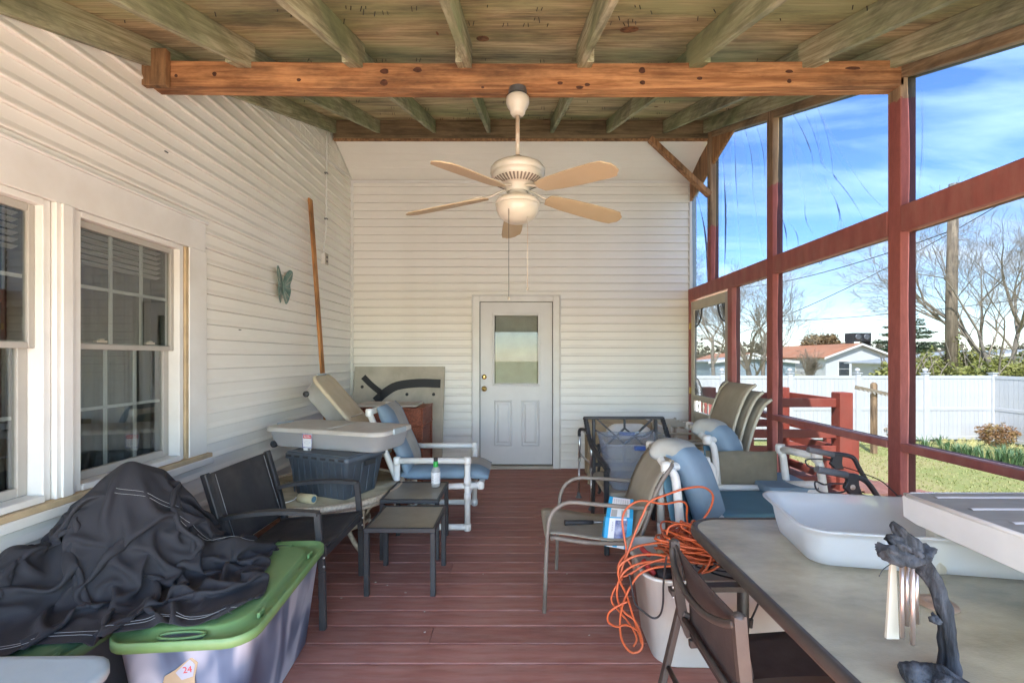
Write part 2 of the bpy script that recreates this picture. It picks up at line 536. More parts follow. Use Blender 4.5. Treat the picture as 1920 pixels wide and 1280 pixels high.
FANBLADE = pm('pale_fan_blade', (.47, .36, .22), .55, var=.06, scale=3, st=(1, 1, 1), bmp=.05, dust=.35, dustc=(.52, .43, .29))
RUST = pm('rusty_rod', (.62, .56, .46), .5, var=.1, scale=14, dust=.9, dustc=(.42, .17, .04))
GALV = pm('galvanised_box', (.2, .2, .21), .45, metal=.8)
DOORPAINT = pm('grey_white_door_paint', (.66, .655, .645), .4, var=.03, bmp=.08, bs=40, dust=.2, dustc=(.5, .48, .46))
WINGLASS = glassy('reflective_window_glass', (.80, .83, .82), .16)
GLASS = glassy('window_glass', (.80, .83, .82), .025)
TABLEGLASS = pm('pebbled_table_glass', (.31, .265, .165), .22, var=.22, scale=5, st=(1, 1.7, 1), bmp=.35, bs=120, dust=.85, dustc=(.50, .435, .29), spec=.8)
DARKGLASS = pm('dusty_dark_glass', (.15, .13, .095), .3, var=.2, scale=5, bmp=.25, bs=200, dust=.7, dustc=(.26, .23, .175), spec=.6)
FILM = emis_free_film('dimming_vinyl_film', (.105, .145, .205))  # vinyl tint set dark to hold down the outdoor brightness
MESHSCR = emis_free_film('dimming_insect_screen', (.128, .137, .150), .5, .5)  # screen tint darkened likewise, dimming the view outside
SASH = pm('grey_screen_frame', (.40, .375, .335), .5, var=.06, dust=.3)
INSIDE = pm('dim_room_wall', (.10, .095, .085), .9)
CURTAIN = pm('grey_curtain', (.10, .097, .088), .9, var=.3, scale=3, st=(1, 6, .3))
BLIND = pm('pale_blind_slat', (.55, .53, .48), .6)
WICKERRED = pm('red_brown_wicker', (.24, .07, .035), .6, var=.45, scale=70, bmp=1., bs=130)
WICKERCREAM = pm('cream_wicker', (.50, .42, .31), .65, var=.3, scale=60, bmp=1., bs=140)
TANBOARD = pm('stained_board', (.50, .45, .36), .8, var=.12, scale=4, bmp=.2, dust=.6, dustc=(.27, .25, .20))
BLACKTAPE = pm('black_tape', (.02, .02, .022), .6)
PLANKW = wood('orange_plank', (.30, .12, .035), (.48, .23, .08), 'z', g=25)
DRIFT = wood('dark_driftwood', (.004, .005, .009), (.05, .053, .066), 'z', g=40, rough=.85, rb_=1.0)
CHIMEM = pm('rose_metal_chime', (.62, .50, .45), .3, metal=.8)
CREAMPL = pm('cream_plastic', (.46, .41, .33), .5, var=.05)
STEPGREY = pm('grey_ribbed_plastic', (.30, .27, .23), .55, var=.15, scale=6, st=(1, 4, 1), dust=.5, dustc=(.38, .34, .28))
STEPWHITE = pm('pinkish_white_plastic', (.66, .60, .58), .45, var=.05, dust=.3)
COPPER = pm('copper_disc', (.33, .21, .14), .5, metal=.3, dust=.4)
VERDI = pm('verdigris_metal', (.10, .19, .17), .6, var=.4, scale=30, dust=.6, dustc=(.33, .35, .3))
WHITEPRINT = pm('white_print', (.72, .72, .72), .5, var=.02)
BLUEPRINT = pm('sky_blue_print', (.03, .35, .62), .4, var=.04)
NAVYPRINT = pm('navy_picture_print', (.09, .11, .26), .4, var=.8, scale=28, dust=.8, dustc=(.6, .64, .75))
REDPRINT = pm('red_print', (.5, .05, .05), .5)
BLACKPRINT = pm('black_print', (.03, .03, .03), .5)
CARDB = pm('tan_cardboard', (.38, .29, .18), .8, var=.15)
BOTTLEGL = plastic('clear_bottle', (.8, .8, .78), .45, .15, .1)
GREENCAP = pm('green_plastic_cap', (.03, .35, .06), .35)
FENCEV = pm('white_vinyl_fence', (.62, .63, .65), .5, var=.04, scale=5, bmp=.02, randv=.04, dust=.25, dustc=(.48, .48, .46))
BARK = pm('grey_bark', (.20, .17, .135), .9, var=.3, scale=8, bmp=.8, bs=25)
TWIG = pm('pale_twigs', (.27, .225, .17), .9, var=.25)
POLEW = wood('utility_pole_wood', (.15, .11, .075), (.30, .235, .165), 'z', g=18)
CLOTHW = wood('clothes_post_wood', (.20, .12, .065), (.38, .25, .15), 'z', g=20)
SHINGLE = pm('rusty_orange_roof', (.42, .17, .085), .8, var=.15, scale=.7, dust=.5, dustc=(.40, .26, .18))
HOUSEW = pm('white_house_wall', (.60, .61, .63), .7, var=.05, scale=.5)
BLUESHED = pm('pale_blue_shed', (.26, .33, .38), .7)
DARKWIN = pm('dark_window', (.05, .06, .07), .15)
def leafmat(name, a, b_, c):
    m, t, b = nodes(name)
    v = texco(t)
    n1 = noise_(t, v, 3.5, 5)
    lk(t, ramp(t, n1, [(.3, a), (.5, b_), (.7, c)]), b.inputs['Base Color'])
    b.inputs['Roughness'].default_value = .6
    return m
HEDGE = leafmat('yellow_green_leaves', (.16, .18, .045), (.30, .31, .08), (.40, .37, .15))
PINE = leafmat('dark_needles', (.025, .05, .022), (.05, .085, .035), (.08, .11, .05))
BROWNLEAF = leafmat('brown_leaves', (.14, .085, .04), (.24, .16, .07), (.30, .22, .10))
FARWOOD = leafmat('far_wood_foliage', (.10, .09, .06), (.14, .13, .08), (.18, .15, .11))
BLADE = leafmat('bulb_leaves', (.05, .11, .045), (.10, .19, .08), (.17, .27, .13))
YELLOWFL = pm('yellow_petals', (.62, .56, .24), .6)
# ------------------------------------------------------------------ setting: deck, walls, roof
XL, XR, YB = -2.10, 2.24, 5.74
RN = -0.2                                   # eave line of the roof
YN = -0.8                                   # near end of the porch
GZ = -0.94                                  # lawn level
def roofz(Y): return 3.93 - 0.35 * (5.12 - Y)   # underside of rafters

def box_mesh(name, x0, x1, y0, y1, z0, z1, mt, bev=0.0):
    g = G().box(x0, x1, y0, y1, z0, z1)
    return mesh(name, g, mt)

# deck of individual boards
deck = thing('deck_floor', None, None, (0, 0, 0), kind='structure')
pitch = 0.1465
ny = int((YB - YN) / pitch) + 1
def board_mesh(L, mt=DECKM, wd=pitch - .0065, th=.028):
    c = .004
    prof = [(0, -th), (wd, -th), (wd, -c), (wd - c, 0), (c, 0), (0, -c)]
    g = G().ext([(0, y, z) for y, z in prof], (L, 0, 0))
    return mesh('deck_board', g, mt)
bmA, bmB, bmC = board_mesh(4.45), board_mesh(1.69), board_mesh(2.757)
for i in range(ny):
    y = YB - (i + 1) * pitch
    if i % 5 == 3:
        for (me, x) in ((bmB, XL - .02), (bmC, XL - .02 + 1.693)):
            piece('deck_board', me, deck, (x, y, rnd.uniform(-.0008, .0008)))
    else:
        piece('deck_board', bmA, deck, (XL - .02, y, rnd.uniform(-.0008, .0008)))
g = G()
for x in np.arange(XL + .1, XR, .406):
    g.box(x, x + .038, YN, YB - .01, -.17, -.0305)
g.box(XL, XR + .1, YN - .03, YN, -.19, -.002)
obj('deck_joist', g, BROWNWOOD_X, deck)
# small debris on the boards
g = G()
for (px, py) in ((683, 1086), (705, 1090), (760, 1110), (727, 1096), (795, 1146), (797, 1184), (1013, 1018), (1020, 1065), (1063, 1075), (640, 1120), (905, 1075), (1105, 1190)):
    p = at(px, py, z=.002)
    for k in range(3):
        a = rnd.uniform(0, 6.28); l = rnd.uniform(.003, .008)
        g.ext([(p.x, p.y, .0005), (p.x + l*math.cos(a), p.y + l*math.sin(a), .0005), (p.x + l*math.cos(a+1), p.y + l*.7*math.sin(a+1), .0005)], (0, 0, .002))
obj('deck_debris', g, CREAMPL, deck, kind='stuff')

# --- left house wall with lap siding
lw = thing('house_wall', 'long left house wall of cream lap siding around the double window', 'wall', (XL, 0, 0))
CO = 0.1016
def lap_left(y0, y1, z):
    # cross-section in XZ, extruded along Y
    pr = [(XL - .008, z), (XL + .024, z), (XL + .027, z + .004), (XL + .0255, z + .013), (XL + .014, z + .038), (XL + .008, z + CO - .003), (XL - .008, z + CO - .002)]
    g = G().ext([(x, y0, zz) for x, zz in pr], (0, y1 - y0, 0))
    return g
WY0, WY1, WZ0, WZ1 = 1.17, 3.02, .75, 2.27
z = 0.0
k = 0
while z < 4.05:
    # start of the course is cut by the sloping roof
    y0 = YN
    zr = roofz(YN) + .13 + (.15 if False else 0)
    if z > zr: y0 = (z - 3.93 - .13) / .35 + 5.12
    y1 = YB
    if z + CO > 3.66:
        y1 = min(YB, 5.74 - (z + CO - 3.66) * 2.4)
    if y1 - y0 > .05:
        segs = [(y0, y1)]
        if z + CO > WZ0 and z < WZ1 - .05:
            segs = [(y0, WY0), (WY1, y1)]
        out_ = []
        for a, b in segs:
            # long runs are made of two lapped lengths
            if b - a > 3.7:
                m_ = 3.35 + (k * 37 % 11) * .17
                if a < m_ < b: out_ += [(a, m_), (m_ + .001, b)]; continue
            out_.append((a, b))
        for a, b in out_:
            if b - a > .02:
                obj('siding_board', lap_left(a, b, z), VINYL, lw)
    z += CO; k += 1
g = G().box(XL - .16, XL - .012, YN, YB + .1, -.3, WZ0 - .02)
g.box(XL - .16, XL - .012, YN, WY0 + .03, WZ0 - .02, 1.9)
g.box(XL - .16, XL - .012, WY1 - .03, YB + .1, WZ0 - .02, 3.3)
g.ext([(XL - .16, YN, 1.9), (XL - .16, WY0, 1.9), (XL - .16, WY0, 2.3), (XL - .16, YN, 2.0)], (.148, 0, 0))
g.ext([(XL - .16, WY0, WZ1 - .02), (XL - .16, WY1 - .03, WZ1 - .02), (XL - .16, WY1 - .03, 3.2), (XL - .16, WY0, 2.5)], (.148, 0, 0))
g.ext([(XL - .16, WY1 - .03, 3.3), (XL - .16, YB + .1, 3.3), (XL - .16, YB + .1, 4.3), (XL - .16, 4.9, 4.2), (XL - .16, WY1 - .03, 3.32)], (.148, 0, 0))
obj('wall_backing', g, GAPSHADE, lw)
# soffit return with narrow vertical strips near the top of the wall
tri0, tri1 = V((XL, 3.55, 3.395)), V((XL, YB, 3.66))
g = G().bar(tri0 + V((.022, 0, 0)), tri1 + V((.022, 0, 0)), .02, .022)
obj('rake_channel', g, TRIM, lw)
for i in range(22):
    ya = 3.6 + i * .097
    if ya > YB - .05: break
    za = 3.395 + (ya - 3.55) * .121
    zt = min(roofz(ya) + .05, 3.93 - max(0, ya - 5.1) * .40)
    if zt - za < .03: continue
    g = G().box(XL + .013, XL + .020, ya, ya + .088, za + .012, zt)
    obj('soffit_strip', g, VINYL, lw, bevel=.002)
# inside corner post
g = G().box(XL + .012, XL + .042, YB - .034, YB - .006, 0, 3.6)
obj('corner_trim', g, TRIM, lw)

# --- double window (its own thing: frames, sashes, bars, panes)
win = thing('double_window', 'white double window with grid bars in the left siding wall', 'window', (XL, 2.1, WZ0))
x = XL
# casing boards
obj('header_casing', G().box(x - .01, x + .032, WY0 - .02, WY1 + .0, 2.10, WZ1 + .015), TRIM, win, bevel=.003)
obj('header_casing', G().box(x - .01, x + .044, WY0 - .03, WY1 + .02, WZ1 + .0155, WZ1 + .03), TRIM, win, bevel=.003)
obj('side_casing', G().box(x - .01, x + .032, 2.868, WY1 + .012, .7635, 2.099), TRIM, win, bevel=.003)
obj('side_casing', G().box(x - .01, x + .032, WY0 - .02, 1.30, .7635, 2.099), TRIM, win, bevel=.003)
obj('centre_casing', G().box(x - .03, x + .035, 2.035, 2.125, .7635, 2.099).box(x + .0351, x + .045, 2.055, 2.105, .7635, 2.098), TRIM, win, bevel=.003)
obj('bare_wood_strip', G().box(x - .01, x + .028, 2.845, 2.8675, .7635, 2.095), TANWOOD, win)
obj('window_sill', G().box(x - .03, x + .055, WY0 - .03, WY1 + .035, .735, .763), TANWOOD, win, bevel=.003)
obj('sill_apron', G().box(x - .01, x + .06, WY0 - .04, WY1 + .045, .690, .7345), TRIM, win, bevel=.004)
for (a, b) in ((1.32, 2.03), (2.13, 2.84)):
    # outer frame
    f = obj('window_frame', G().box(x-.075, x+.022, a, a+.035, .765, 2.098).box(x-.075, x+.016, b-.035, b, .765, 2.098)
        .box(x-.075, x+.022, a+.036, b-.036, 2.068, 2.098).box(x-.075, x+.030, a+.036, b-.036, .765, .795), TRIM, win, bevel=.003)
    for nm, z0, z1, xs in (('upper_sash', 1.44, 2.068, -.030), ('lower_sash', .796, 1.475, -.062)):
        s0, s1 = a + .036, b - .036
        fw = .028 if nm == 'upper_sash' else .042
        X = x + xs
        sash = obj(nm, G().box(X-.013, X+.013, s0, s0+fw, z0, z1).box(X-.013, X+.013, s1-fw, s1, z0, z1)
            .box(X-.013, X+.013, s0+fw, s1-fw, z1-.034, z1).box(X-.013, X+.013, s0+fw, s1-fw, z0, z0+fw), SASH, win, bevel=.003)
        ya, yb, za, zb = s0+fw, s1-fw, z0+fw, z1-.034
        obj('pane', G().box(X-.003, X+.001, ya-.004, yb+.004, za-.004, zb+.004), WINGLASS, sash)
        for t_ in (1/3, 2/3):
            yy = ya + (yb-ya)*t_
            obj('grid_bar', G().box(X-.012, X-.0035, yy-.008, yy+.008, za, zb), TRIM, sash)
        zz = (za+zb)/2
        for i in range(3):
            obj('grid_bar', G().box(X-.012, X-.0035, ya+(yb-ya)*i/3+.0083, ya+(yb-ya)*(i+1)/3-.0083, zz-.008, zz+.008), TRIM, sash)
    for yy in (a+.2, b-.2):
        obj('sash_lock', G().box(x-.05, x-.026, yy-.03, yy+.03, 1.476, 1.488).box(x-.045, x-.032, yy-.01, yy+.02, 1.4885, 1.497), CREAMPL, win, bevel=.002)
# dim room behind
g = G().box(x-1.7, x-1.65, .9, 3.2, .3, 2.6).box(x-1.65, x-.165, .9, .95, .3, 2.6).box(x-1.65, x-.165, 3.15, 3.2, .3, 2.6).box(x-1.65, x-.165, .95, 3.15, .3, .34).box(x-1.65, x-.165, .95, 3.15, 2.55, 2.6)
obj('dim_room', g, INSIDE, win)
for (a, b) in ((1.33, 2.02), (2.14, 2.83)):
    ph = a * 9
    g = G().sheet(lambda u, v: (x - .19 + .012*math.sin(u*46+ph) + .006*math.sin(u*91), a + (b-a)*u, .78 + 1.32*v), 70, 2)
    obj('curtain', g, CURTAIN, win)
    for k in range(7):
        zz = 2.07 - k*.030
        g = G().obox((x-.135, (a+b)/2, zz), (.014, 0, .006), (0, (b-a)/2, 0), (-.0008, 0, .002))
        obj('blind_slat', g, BLIND, win)

# --- back wall
bw = thing('house_wall', 'back wall of cream lap siding around the grey white door', 'wall', (0, YB, 0))
def lap_back(x0, x1, z):
    pr = [(YB + .008, z), (YB - .018, z), (YB - .021, z + .004), (YB - .020, z + .013), (YB - .012, z + .038), (YB - .009, z + CO - .004), (YB + .008, z + CO - .003)]
    return G().ext([(x0, y, zz) for y, zz in pr][::-1], (x1 - x0, 0, 0))
z = 0.0
mL, mR, mF = None, None, None
while z < 3.6:
    h = min(CO, 3.62 - z)
    if z < 2.09:
        if mL is None:
            gl_, gr_ = lap_back(XL + .043, -.565, 0), lap_back(.565, XR - .06, 0)
            inv = XF[bw].inverted()
            for g_ in (gl_, gr_): g_.v = [inv @ p for p in g_.v]
            mL, mR = mesh('siding_board', gl_, VINYL), mesh('siding_board', gr_, VINYL)
        piece('siding_board', mL, bw, (0, 0, z)); piece('siding_board', mR, bw, (0, 0, z))
    else:
        if mF is None:
            g_ = lap_back(XL + .043, XR - .06, 0); inv = XF[bw].inverted(); g_.v = [inv @ p for p in g_.v]
            mF = mesh('siding_board', g_, VINYL)
        piece('siding_board', mF, bw, (0, 0, z))
    z += CO
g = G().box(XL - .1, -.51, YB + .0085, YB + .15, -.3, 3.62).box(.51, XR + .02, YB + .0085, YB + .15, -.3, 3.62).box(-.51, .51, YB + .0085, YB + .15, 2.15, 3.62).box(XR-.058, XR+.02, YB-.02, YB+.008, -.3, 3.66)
obj('wall_backing', g, GAPSHADE, bw)
obj('corner_trim', G().box(XR-.060, XR+.022, YB-.034, YB-.0205, -.3, 3.66).box(XR+.0205, XR+.03, YB-.034, YB+.15, -.3, 3.66), TRIM, bw, bevel=.003)
g = G().box(XL+.012, XR - .02, YB - .03, YB - .014, 3.60, 3.63)
obj('wall_top_channel', g, TRIM, bw)
# sloped soffit of long panels between the wall top and the porch ledger
Sa, Sb = V((0, 5.165, 3.885)), V((0, YB - .005, 3.635))
for i in range(6):
    a = Sa.lerp(Sb, i/6 + .0015); b = Sa.lerp(Sb, (i+1)/6 - .0015)
    g = G().ext([(XL + .03, a.y, a.z), (XL + .03, b.y, b.z), (XL + .03, b.y, b.z + .012), (XL + .03, a.y, a.z + .012)], (XR - XL + .03, 0, 0))
    obj('soffit_panel', g, VINYL, bw, bevel=.002)
obj('soffit_backing', G().ext([(XL - .16, 5.15, 3.91), (XL - .16, YB + .1, 3.65), (XL - .16, YB + .1, 4.3), (XL - .16, 5.1585, 4.1)], (XR - XL + .20, 0, 0)), TRIM, bw)
obj('soffit_edge', G().bar((XR + .09, 5.14, 3.88), (XR + .09, 6.2, 3.42), .03, .14), TRIM, bw)
obj('roof_rake_board', G().bar((2.2, 4.42, 3.90), (2.2, 6.3, 3.36), .03, .32), BRACEWOOD, bw, bevel=.004)

# --- entry door
door = thing('entry_door', 'grey white half glass door with brass knobs in the back wall', 'door', (0, YB, 0))
g = G().box(-.545, -.462, YB-.04, YB-.0005, .0, 2.175).box(.462, .545, YB-.04, YB-.0005, .0, 2.175).box(-.4615, .4615, YB-.04, YB-.0005, 2.103, 2.175)
g.box(-.56, -.5455, YB-.05, YB-.0005, 0, 2.19).box(.5455, .56, YB-.05, YB-.0005, 0, 2.19).box(-.545, .545, YB-.05, YB-.0005, 2.1755, 2.19)
obj('door_frame', g, TRIM, door, bevel=.004)
obj('door_stop', G().box(-.4615, -.4575, YB-.03, YB+.06, .03, 2.102).box(.4575, .4615, YB-.03, YB+.06, .03, 2.102), BLACKPRINT, door)
obj('threshold', G().box(-.46, .46, YB-.06, YB+.03, .0, .035), CREAMPL, door, bevel=.004)
yF, yK = YB + .002, YB + .045
slab = G()
gx0, gx1, gz0, gz1 = -.275, .275, 1.07, 1.93       # glass opening
slab.box(-.455, gx0, yF, yK, .05, 2.098).box(gx1, .455, yF, yK, .05, 2.098).box(gx0, gx1, yF, yK, gz1, 2.098).box(gx0, gx1, yF, yK, .05, gz0)
so = obj('door_slab', slab, DOORPAINT, door)
g = G().box(gx0-.03, gx0, yF-.016, yF-.001, gz0-.03, gz1+.03).box(gx1, gx1+.03, yF-.016, yF-.001, gz0-.03, gz1+.03).box(gx0, gx1, yF-.016, yF-.001, gz1, gz1+.03).box(gx0, gx1, yF-.016, yF-.001, gz0-.03, gz0)
obj('glass_surround', g, DOORPAINT, so, bevel=.007, seg=2)
for cx_ in (-.165, .18):
    w2, z0, z1 = .085, .31, .83
    cx_ -= .0
    lo = [[(cx_+sx*(w2+e), yF-.0005-d, z0-e if sz < 0 else z1+e) for sx, sz in ((-1,-1),(1,-1),(1,1),(-1,1))] for e, d in ((.028, 0), (.018, .009), (.006, .001), (-.008, .001), (-.03, .010))]
    g = G().loft(lo, cap1=True, sm=False)
    obj('raised_panel', g, DOORPAINT, so)
obj('pane', G().box(gx0+.001, gx1-.001, yF+.008, yF+.012, gz0+.001, gz1-.001), GLASS, so)
for k in range(36):
    zz = gz1 - .015 - k*.0238
    piece_g = G().obox((0, yF+.026, zz), (.262, 0, 0), (0, .003, .0135), (0, -.0004, .0008))
    obj('blind_slat', piece_g, BLIND, so)
obj('dark_backing', G().box(-.509, .509, yK+.02, yK+.06, -.02, 2.15).box(-.509, .509, YB+.009, yK+.019, 2.106, 2.15), INSIDE, so)
for zz, r_, nm in ((1.155, .032, 'deadbolt'), (1.005, .036, 'door_knob')):
    g = G().lathe([(r_*.95, 0), (r_, .004), (r_*.9, .010), (r_*.5, .013), (r_*.35, .02 if nm == 'deadbolt' else .03), (r_*.3, .035) if nm != 'deadbolt' else (r_*.3, .022)], (-.405, yF-.001, zz), 24, (0, -1, 0))
    if nm == 'door_knob':
        g.lathe([(.008, .03), (.022, .036), (.028, .048), (.027, .06), (.018, .068), (0.0005, .07)], (-.405, yF-.001, zz), 24, (0, -1, 0))
    else:
        g.box(-.409, -.401, yF-.034, yF-.02, zz-.012, zz+.012)
    obj(nm, g, BRASS, so)

# --- porch roof: rafters, plywood, ledger, carrying beam
roof = thing('porch_roof', 'sloping porch roof of weathered green rafters and plywood overhead', 'roof', (0, 0, 0))
rx = [-2.05, -1.52, -.89, -.275, .36, .99, 1.63, 2.13]
def rafter(x0, y0, y1, h=.145, wd=.038):
    zb0, zb1 = roofz(y0), roofz(y1)
    return G().ext([(x0 - wd/2, y0, zb0), (x0 - wd/2, y1, zb1), (x0 - wd/2, y1, zb1 + h), (x0 - wd/2, y0, zb0 + h)], (wd, 0, 0))
for i, x in enumerate(rx):
    if x in (-2.05, 2.13):
        obj('rafter', rafter(x, RN, 5.117), GREENWOOD_Y, roof, bevel=.002)
    else:
        obj('rafter', rafter(x + .004, RN, 2.60), GREENWOOD_Y, roof, bevel=.002)
        obj('rafter', rafter(x - .036 if x < 0 else x + .043, 2.45, 5.117), GREENWOOD_Y, roof, bevel=.002)
seams = [RN - .13, 1.02, 2.17, 3.32, 4.47, 5.16]
for i in range(len(seams) - 1):
    y0, y1 = seams[i] + .003, seams[i+1] - .003
    xs = [-2.12, .36, 2.262] if i % 2 == 0 else [-2.12, -.89, 1.63, 2.262]
    for a, b in zip(xs[:-1], xs[1:]):
        dz = rnd.uniform(0, .002)
        g = G().ext([(a+.0015, y0, roofz(y0)+.146+dz), (a+.0015, y1, roofz(y1)+.146+dz), (a+.0015, y1, roofz(y1)+.159+dz), (a+.0015, y0, roofz(y0)+.159+dz)], (b-a-.003, 0, 0))
        obj('plywood_sheet', g, GREENWOOD_X, roof)
y0, y1 = RN - .16, 5.2
obj('roofing', G().ext([(-2.16, y0, roofz(y0)+.164), (-2.16, y1, roofz(y1)+.164), (-2.16, y1, roofz(y1)+.185), (-2.16, y0, roofz(y0)+.185)], (4.45, 0, 0)), BARK, roof)
obj('ledger_board', G().box(XL + .03, 2.3, 5.12, 5.158, 3.87, 4.08), BROWNWOOD_X, roof, bevel=.002)
obj('ledger_trim', G().box(XL + .03, 2.33, 5.118, 5.16, 3.855, 3.8695), BRACEWOOD, roof)
obj('top_plate', G().ext([(2.175, RN, roofz(RN)-.055), (2.175, 5.1, roofz(5.1)-.055), (2.175, 5.1, roofz(5.1)+.14), (2.175, RN, roofz(RN)+.14)], (.09, 0, 0)), BROWNWOOD_X if False else wood('top_plate_wood', (.20, .13, .07), (.34, .24, .14), 'y', slope=.35), roof, bevel=.002)
obj('eave_fascia', G().box(-2.16, 2.30, RN - .20, RN - .165, roofz(RN)-.0, roofz(RN)+.13), GREENWOOD_X, roof)
obj('side_fascia', G().ext([(2.266, RN, roofz(RN)+.01), (2.266, 5.2, roofz(5.2)+.01), (2.266, 5.2, roofz(5.2)+.16), (2.266, RN, roofz(RN)+.16)], (.02, 0, 0)), GREENWOOD_Y, roof)
# sagging doubled beam
def bz(x, z): return z - .018 * math.cos(x / 2.1 * math.pi / 2)
for (ya, yb) in ((2.56, 2.6055), (2.607, 2.6535)):
    n = 16
    loops = []
    for i in range(n + 1):
        x = -2.075 + (2.19 + 2.075) * i / n
        a, b = bz(x, 2.935), bz(x, 3.078)
        loops.append([(x, ya, a), (x, yb, a), (x, yb, b), (x, ya, b)])
    obj('carrying_beam', G().loft(loops, True, True, sm=False), BEAMWOOD, roof, bevel=.003)
obj('beam_cleat', G().box(-2.085, -1.95, 2.52, 2.5585, 2.915, 3.12), wood('cleat_wood', (.16, .085, .035), (.30, .16, .07), 'z'), roof, bevel=.003)
kg = G()
KN = [(721, 134, 8, 5), (720, 155, 7, 6), (783, 131, 8, 5), (905, 164, 3, 2), (1050, 156, 5, 3), (1087, 164, 7, 3), (1101, 159, 5, 3), (1204, 132, 6, 6), (1205, 155, 5, 4), (1312, 147, 5, 3), (1480, 134, 7, 3), (1480, 152, 4, 4), (402, 139, 4, 4), (560, 150, 4, 3), (1600, 128, 14, 3), (330, 142, 3, 3)]
for (kx, ky, ka, kb) in KN:
    c_ = at(kx, ky, Y=2.5592)
    kg.ext([(c_.x + ka*.0031*math.cos(t_)*(1+.12*math.sin(3*t_+kx)), 2.5592, c_.z + kb*.0031*math.sin(t_)) for t_ in [i*2*math.pi/14 for i in range(14)]], (0, .0012, 0))
obj('wood_knot', kg, pm('dark_knot', (.065, .022, .010), .7, var=.5, scale=60), roof, kind='stuff')
kg = G()
for (kx, ky, ka, kb, tt) in ((1180, 55, 22, 5, 0), (905, 72, 16, 5, 1), (820, 62, 3, 3, 0), (1230, 200, 9, 2, 0), (400, 60, 20, 3, 0)):
    z0 = .886; v_ = (CY-ky)/FPX; Yk = (.886)/(v_-.35); X_ = (kx-CX)/FPX*Yk
    if not (RN < Yk < 5.1): continue
    kg.ext([(X_ + ka*.0022*math.cos(t_), Yk + kb*.009*math.sin(t_), roofz(Yk + kb*.009*math.sin(t_)) + .1445) for t_ in [i*2*math.pi/16 for i in range(16)]], (0, 0, .001))
obj('plywood_knot', kg, pm('plywood_knot', (.16, .075, .03), .8, var=.6, scale=40), roof, kind='stuff')
# nail tips coming through the plywood
g = G()
rn = random.Random(3)
for i in range(300):
    row = rn.choice([0.75, 1.05, 1.35, 1.6, 1.9, 2.12, 2.24, 2.9, 3.2, 3.5, 3.8, 4.1, 4.4, 4.7, 4.95]) + rn.uniform(-.05, .05)
    x = rn.uniform(-2.0, 2.5)
    z0 = roofz(row) + .146
    for dx in ((0, .022) if rn.random() < .5 else (0,)):
        l = rn.uniform(.012, .026)
        g.obox((x+dx, row, z0 - l/2), (.0015, 0, 0), (0, .0015, 0), (rn.uniform(-.004, .004), rn.uniform(-.003, .003), l/2))
obj('nail_tip', g, BLACKMETAL, roof, kind='stuff')

# --- screened side wall: posts, rails, films
sw = thing('screened_side_wall', 'red painted post and rail porch side with clear film panes', 'wall', (2.21, 0, 0))
def post(y, z0, z1, x0=2.17, wd=.09, mt=POSTMAT):
    obj('post', G().box(x0, x0+wd, y, y+wd, z0, z1), mt, sw, bevel=.004)
posts = [(RN + .0, 0, roofz(RN) - .056), (1.22, 0, roofz(1.22) - .056), (2.56, 0, roofz(2.56) - .03), (3.84, 0, roofz(3.84) + .05)]
for y, a, b in posts: post(y, a, b)
post(5.05, 2.2551, 4.0, 2.165, .092)
post(4.57, 0, 2.107, mt=REDPAINT)
obj('door_jamb', G().box(2.172, 2.26, 5.675, 5.722, 0, 2.107), REDPAINT, sw, bevel=.003)
ys = [(RN + .092, 1.218), (1.312, 2.558), (2.652, 3.838), (3.932, 5.72)]
for a, b in ys:
    obj('rail', G().box(2.168, 2.258, a, b, 2.108, 2.255), REDPAINT, sw, bevel=.003)
for a, b in ((RN + .092, 1.218), (1.312, 2.558), (2.652, 3.838), (3.932, 4.568)):
    obj('lower_rail', G().box(2.166, 2.262, a, b, .872, .915), REDPAINT, sw, bevel=.003)
    obj('bottom_plate', G().box(2.18, 2.25, a, b, .0, .045), REDPAINT, sw, bevel=.003)
    obj('insect_screen', G().sheet(lambda u, v: (2.215 + .004*math.sin(u*5+v*7), a+(b-a)*u, .046+(.87-.046)*v), 8, 4), MESHSCR, sw)
    obj('clear_film', G().sheet(lambda u, v: (2.215 + .003*math.sin(u*5+v*9), a+(b-a)*u, .916+(2.107-.916)*v), 10, 10), MESHSCR, sw)
from math import exp
def wrinkled(a, b, zb, zt0, zt1, folds, seed, cut=None):
    """upper vinyl film; folds: list of (u0,v0,u1,v1,width,height) creases"""
    nu, nv = 110, 110
    rn_ = random.Random(seed)
    def fn(u, v):
        y = a + (b-a)*u; zt = zt0 + (zt1-zt0)*u
        z_ = zb + (zt-zb)*v
        x_ = 2.215 + .006*math.sin(3*u+4*v+seed) + .004*math.sin(9*u+2*v+seed*2)
        for (u0, v0, u1, v1, wd, hh, cv) in folds:
            du, dv_ = u1-u0, v1-v0
            L2 = du*du+dv_*dv_
            t_ = max(0, min(1, ((u-u0)*du+(v-v0)*dv_)/L2))
            L_ = math.sqrt(L2)
            wd = wd*1.0; d_ = ((u-u0)*dv_-(v-v0)*du)/L_ + cv*math.sin(t_*math.pi)
            dend = math.hypot(u-(u0+du*t_), v-(v0+dv_*t_)) - abs(d_)
            e_ = exp(-(d_/(wd*1.5))**2) * math.sin(math.pi*min(1, max(0, (t_*.9+.05))))
            x_ += 1.7*hh*e_
        return (x_, y, z_)
    return G().sheet(fn, nu, nv)
F1 = [(.20, -.02, .62, .62, .008, .020, .04), (.05, .0, .30, .45, .008, .018, -.02), (.42, .0, .50, .38, .008, .018, .03), (.62, .05, .70, .35, .007, .014, -.05), (.45, .35, .60, .98, .011, .016, .03), (.62, .55, .85, 1., .009, .018, .02), (.55, .50, .72, .98, .010, .016, .02), (.90, .05, .97, .30, .01, .02, 0), (.78, .0, .86, .2, .006, .014, .02)]
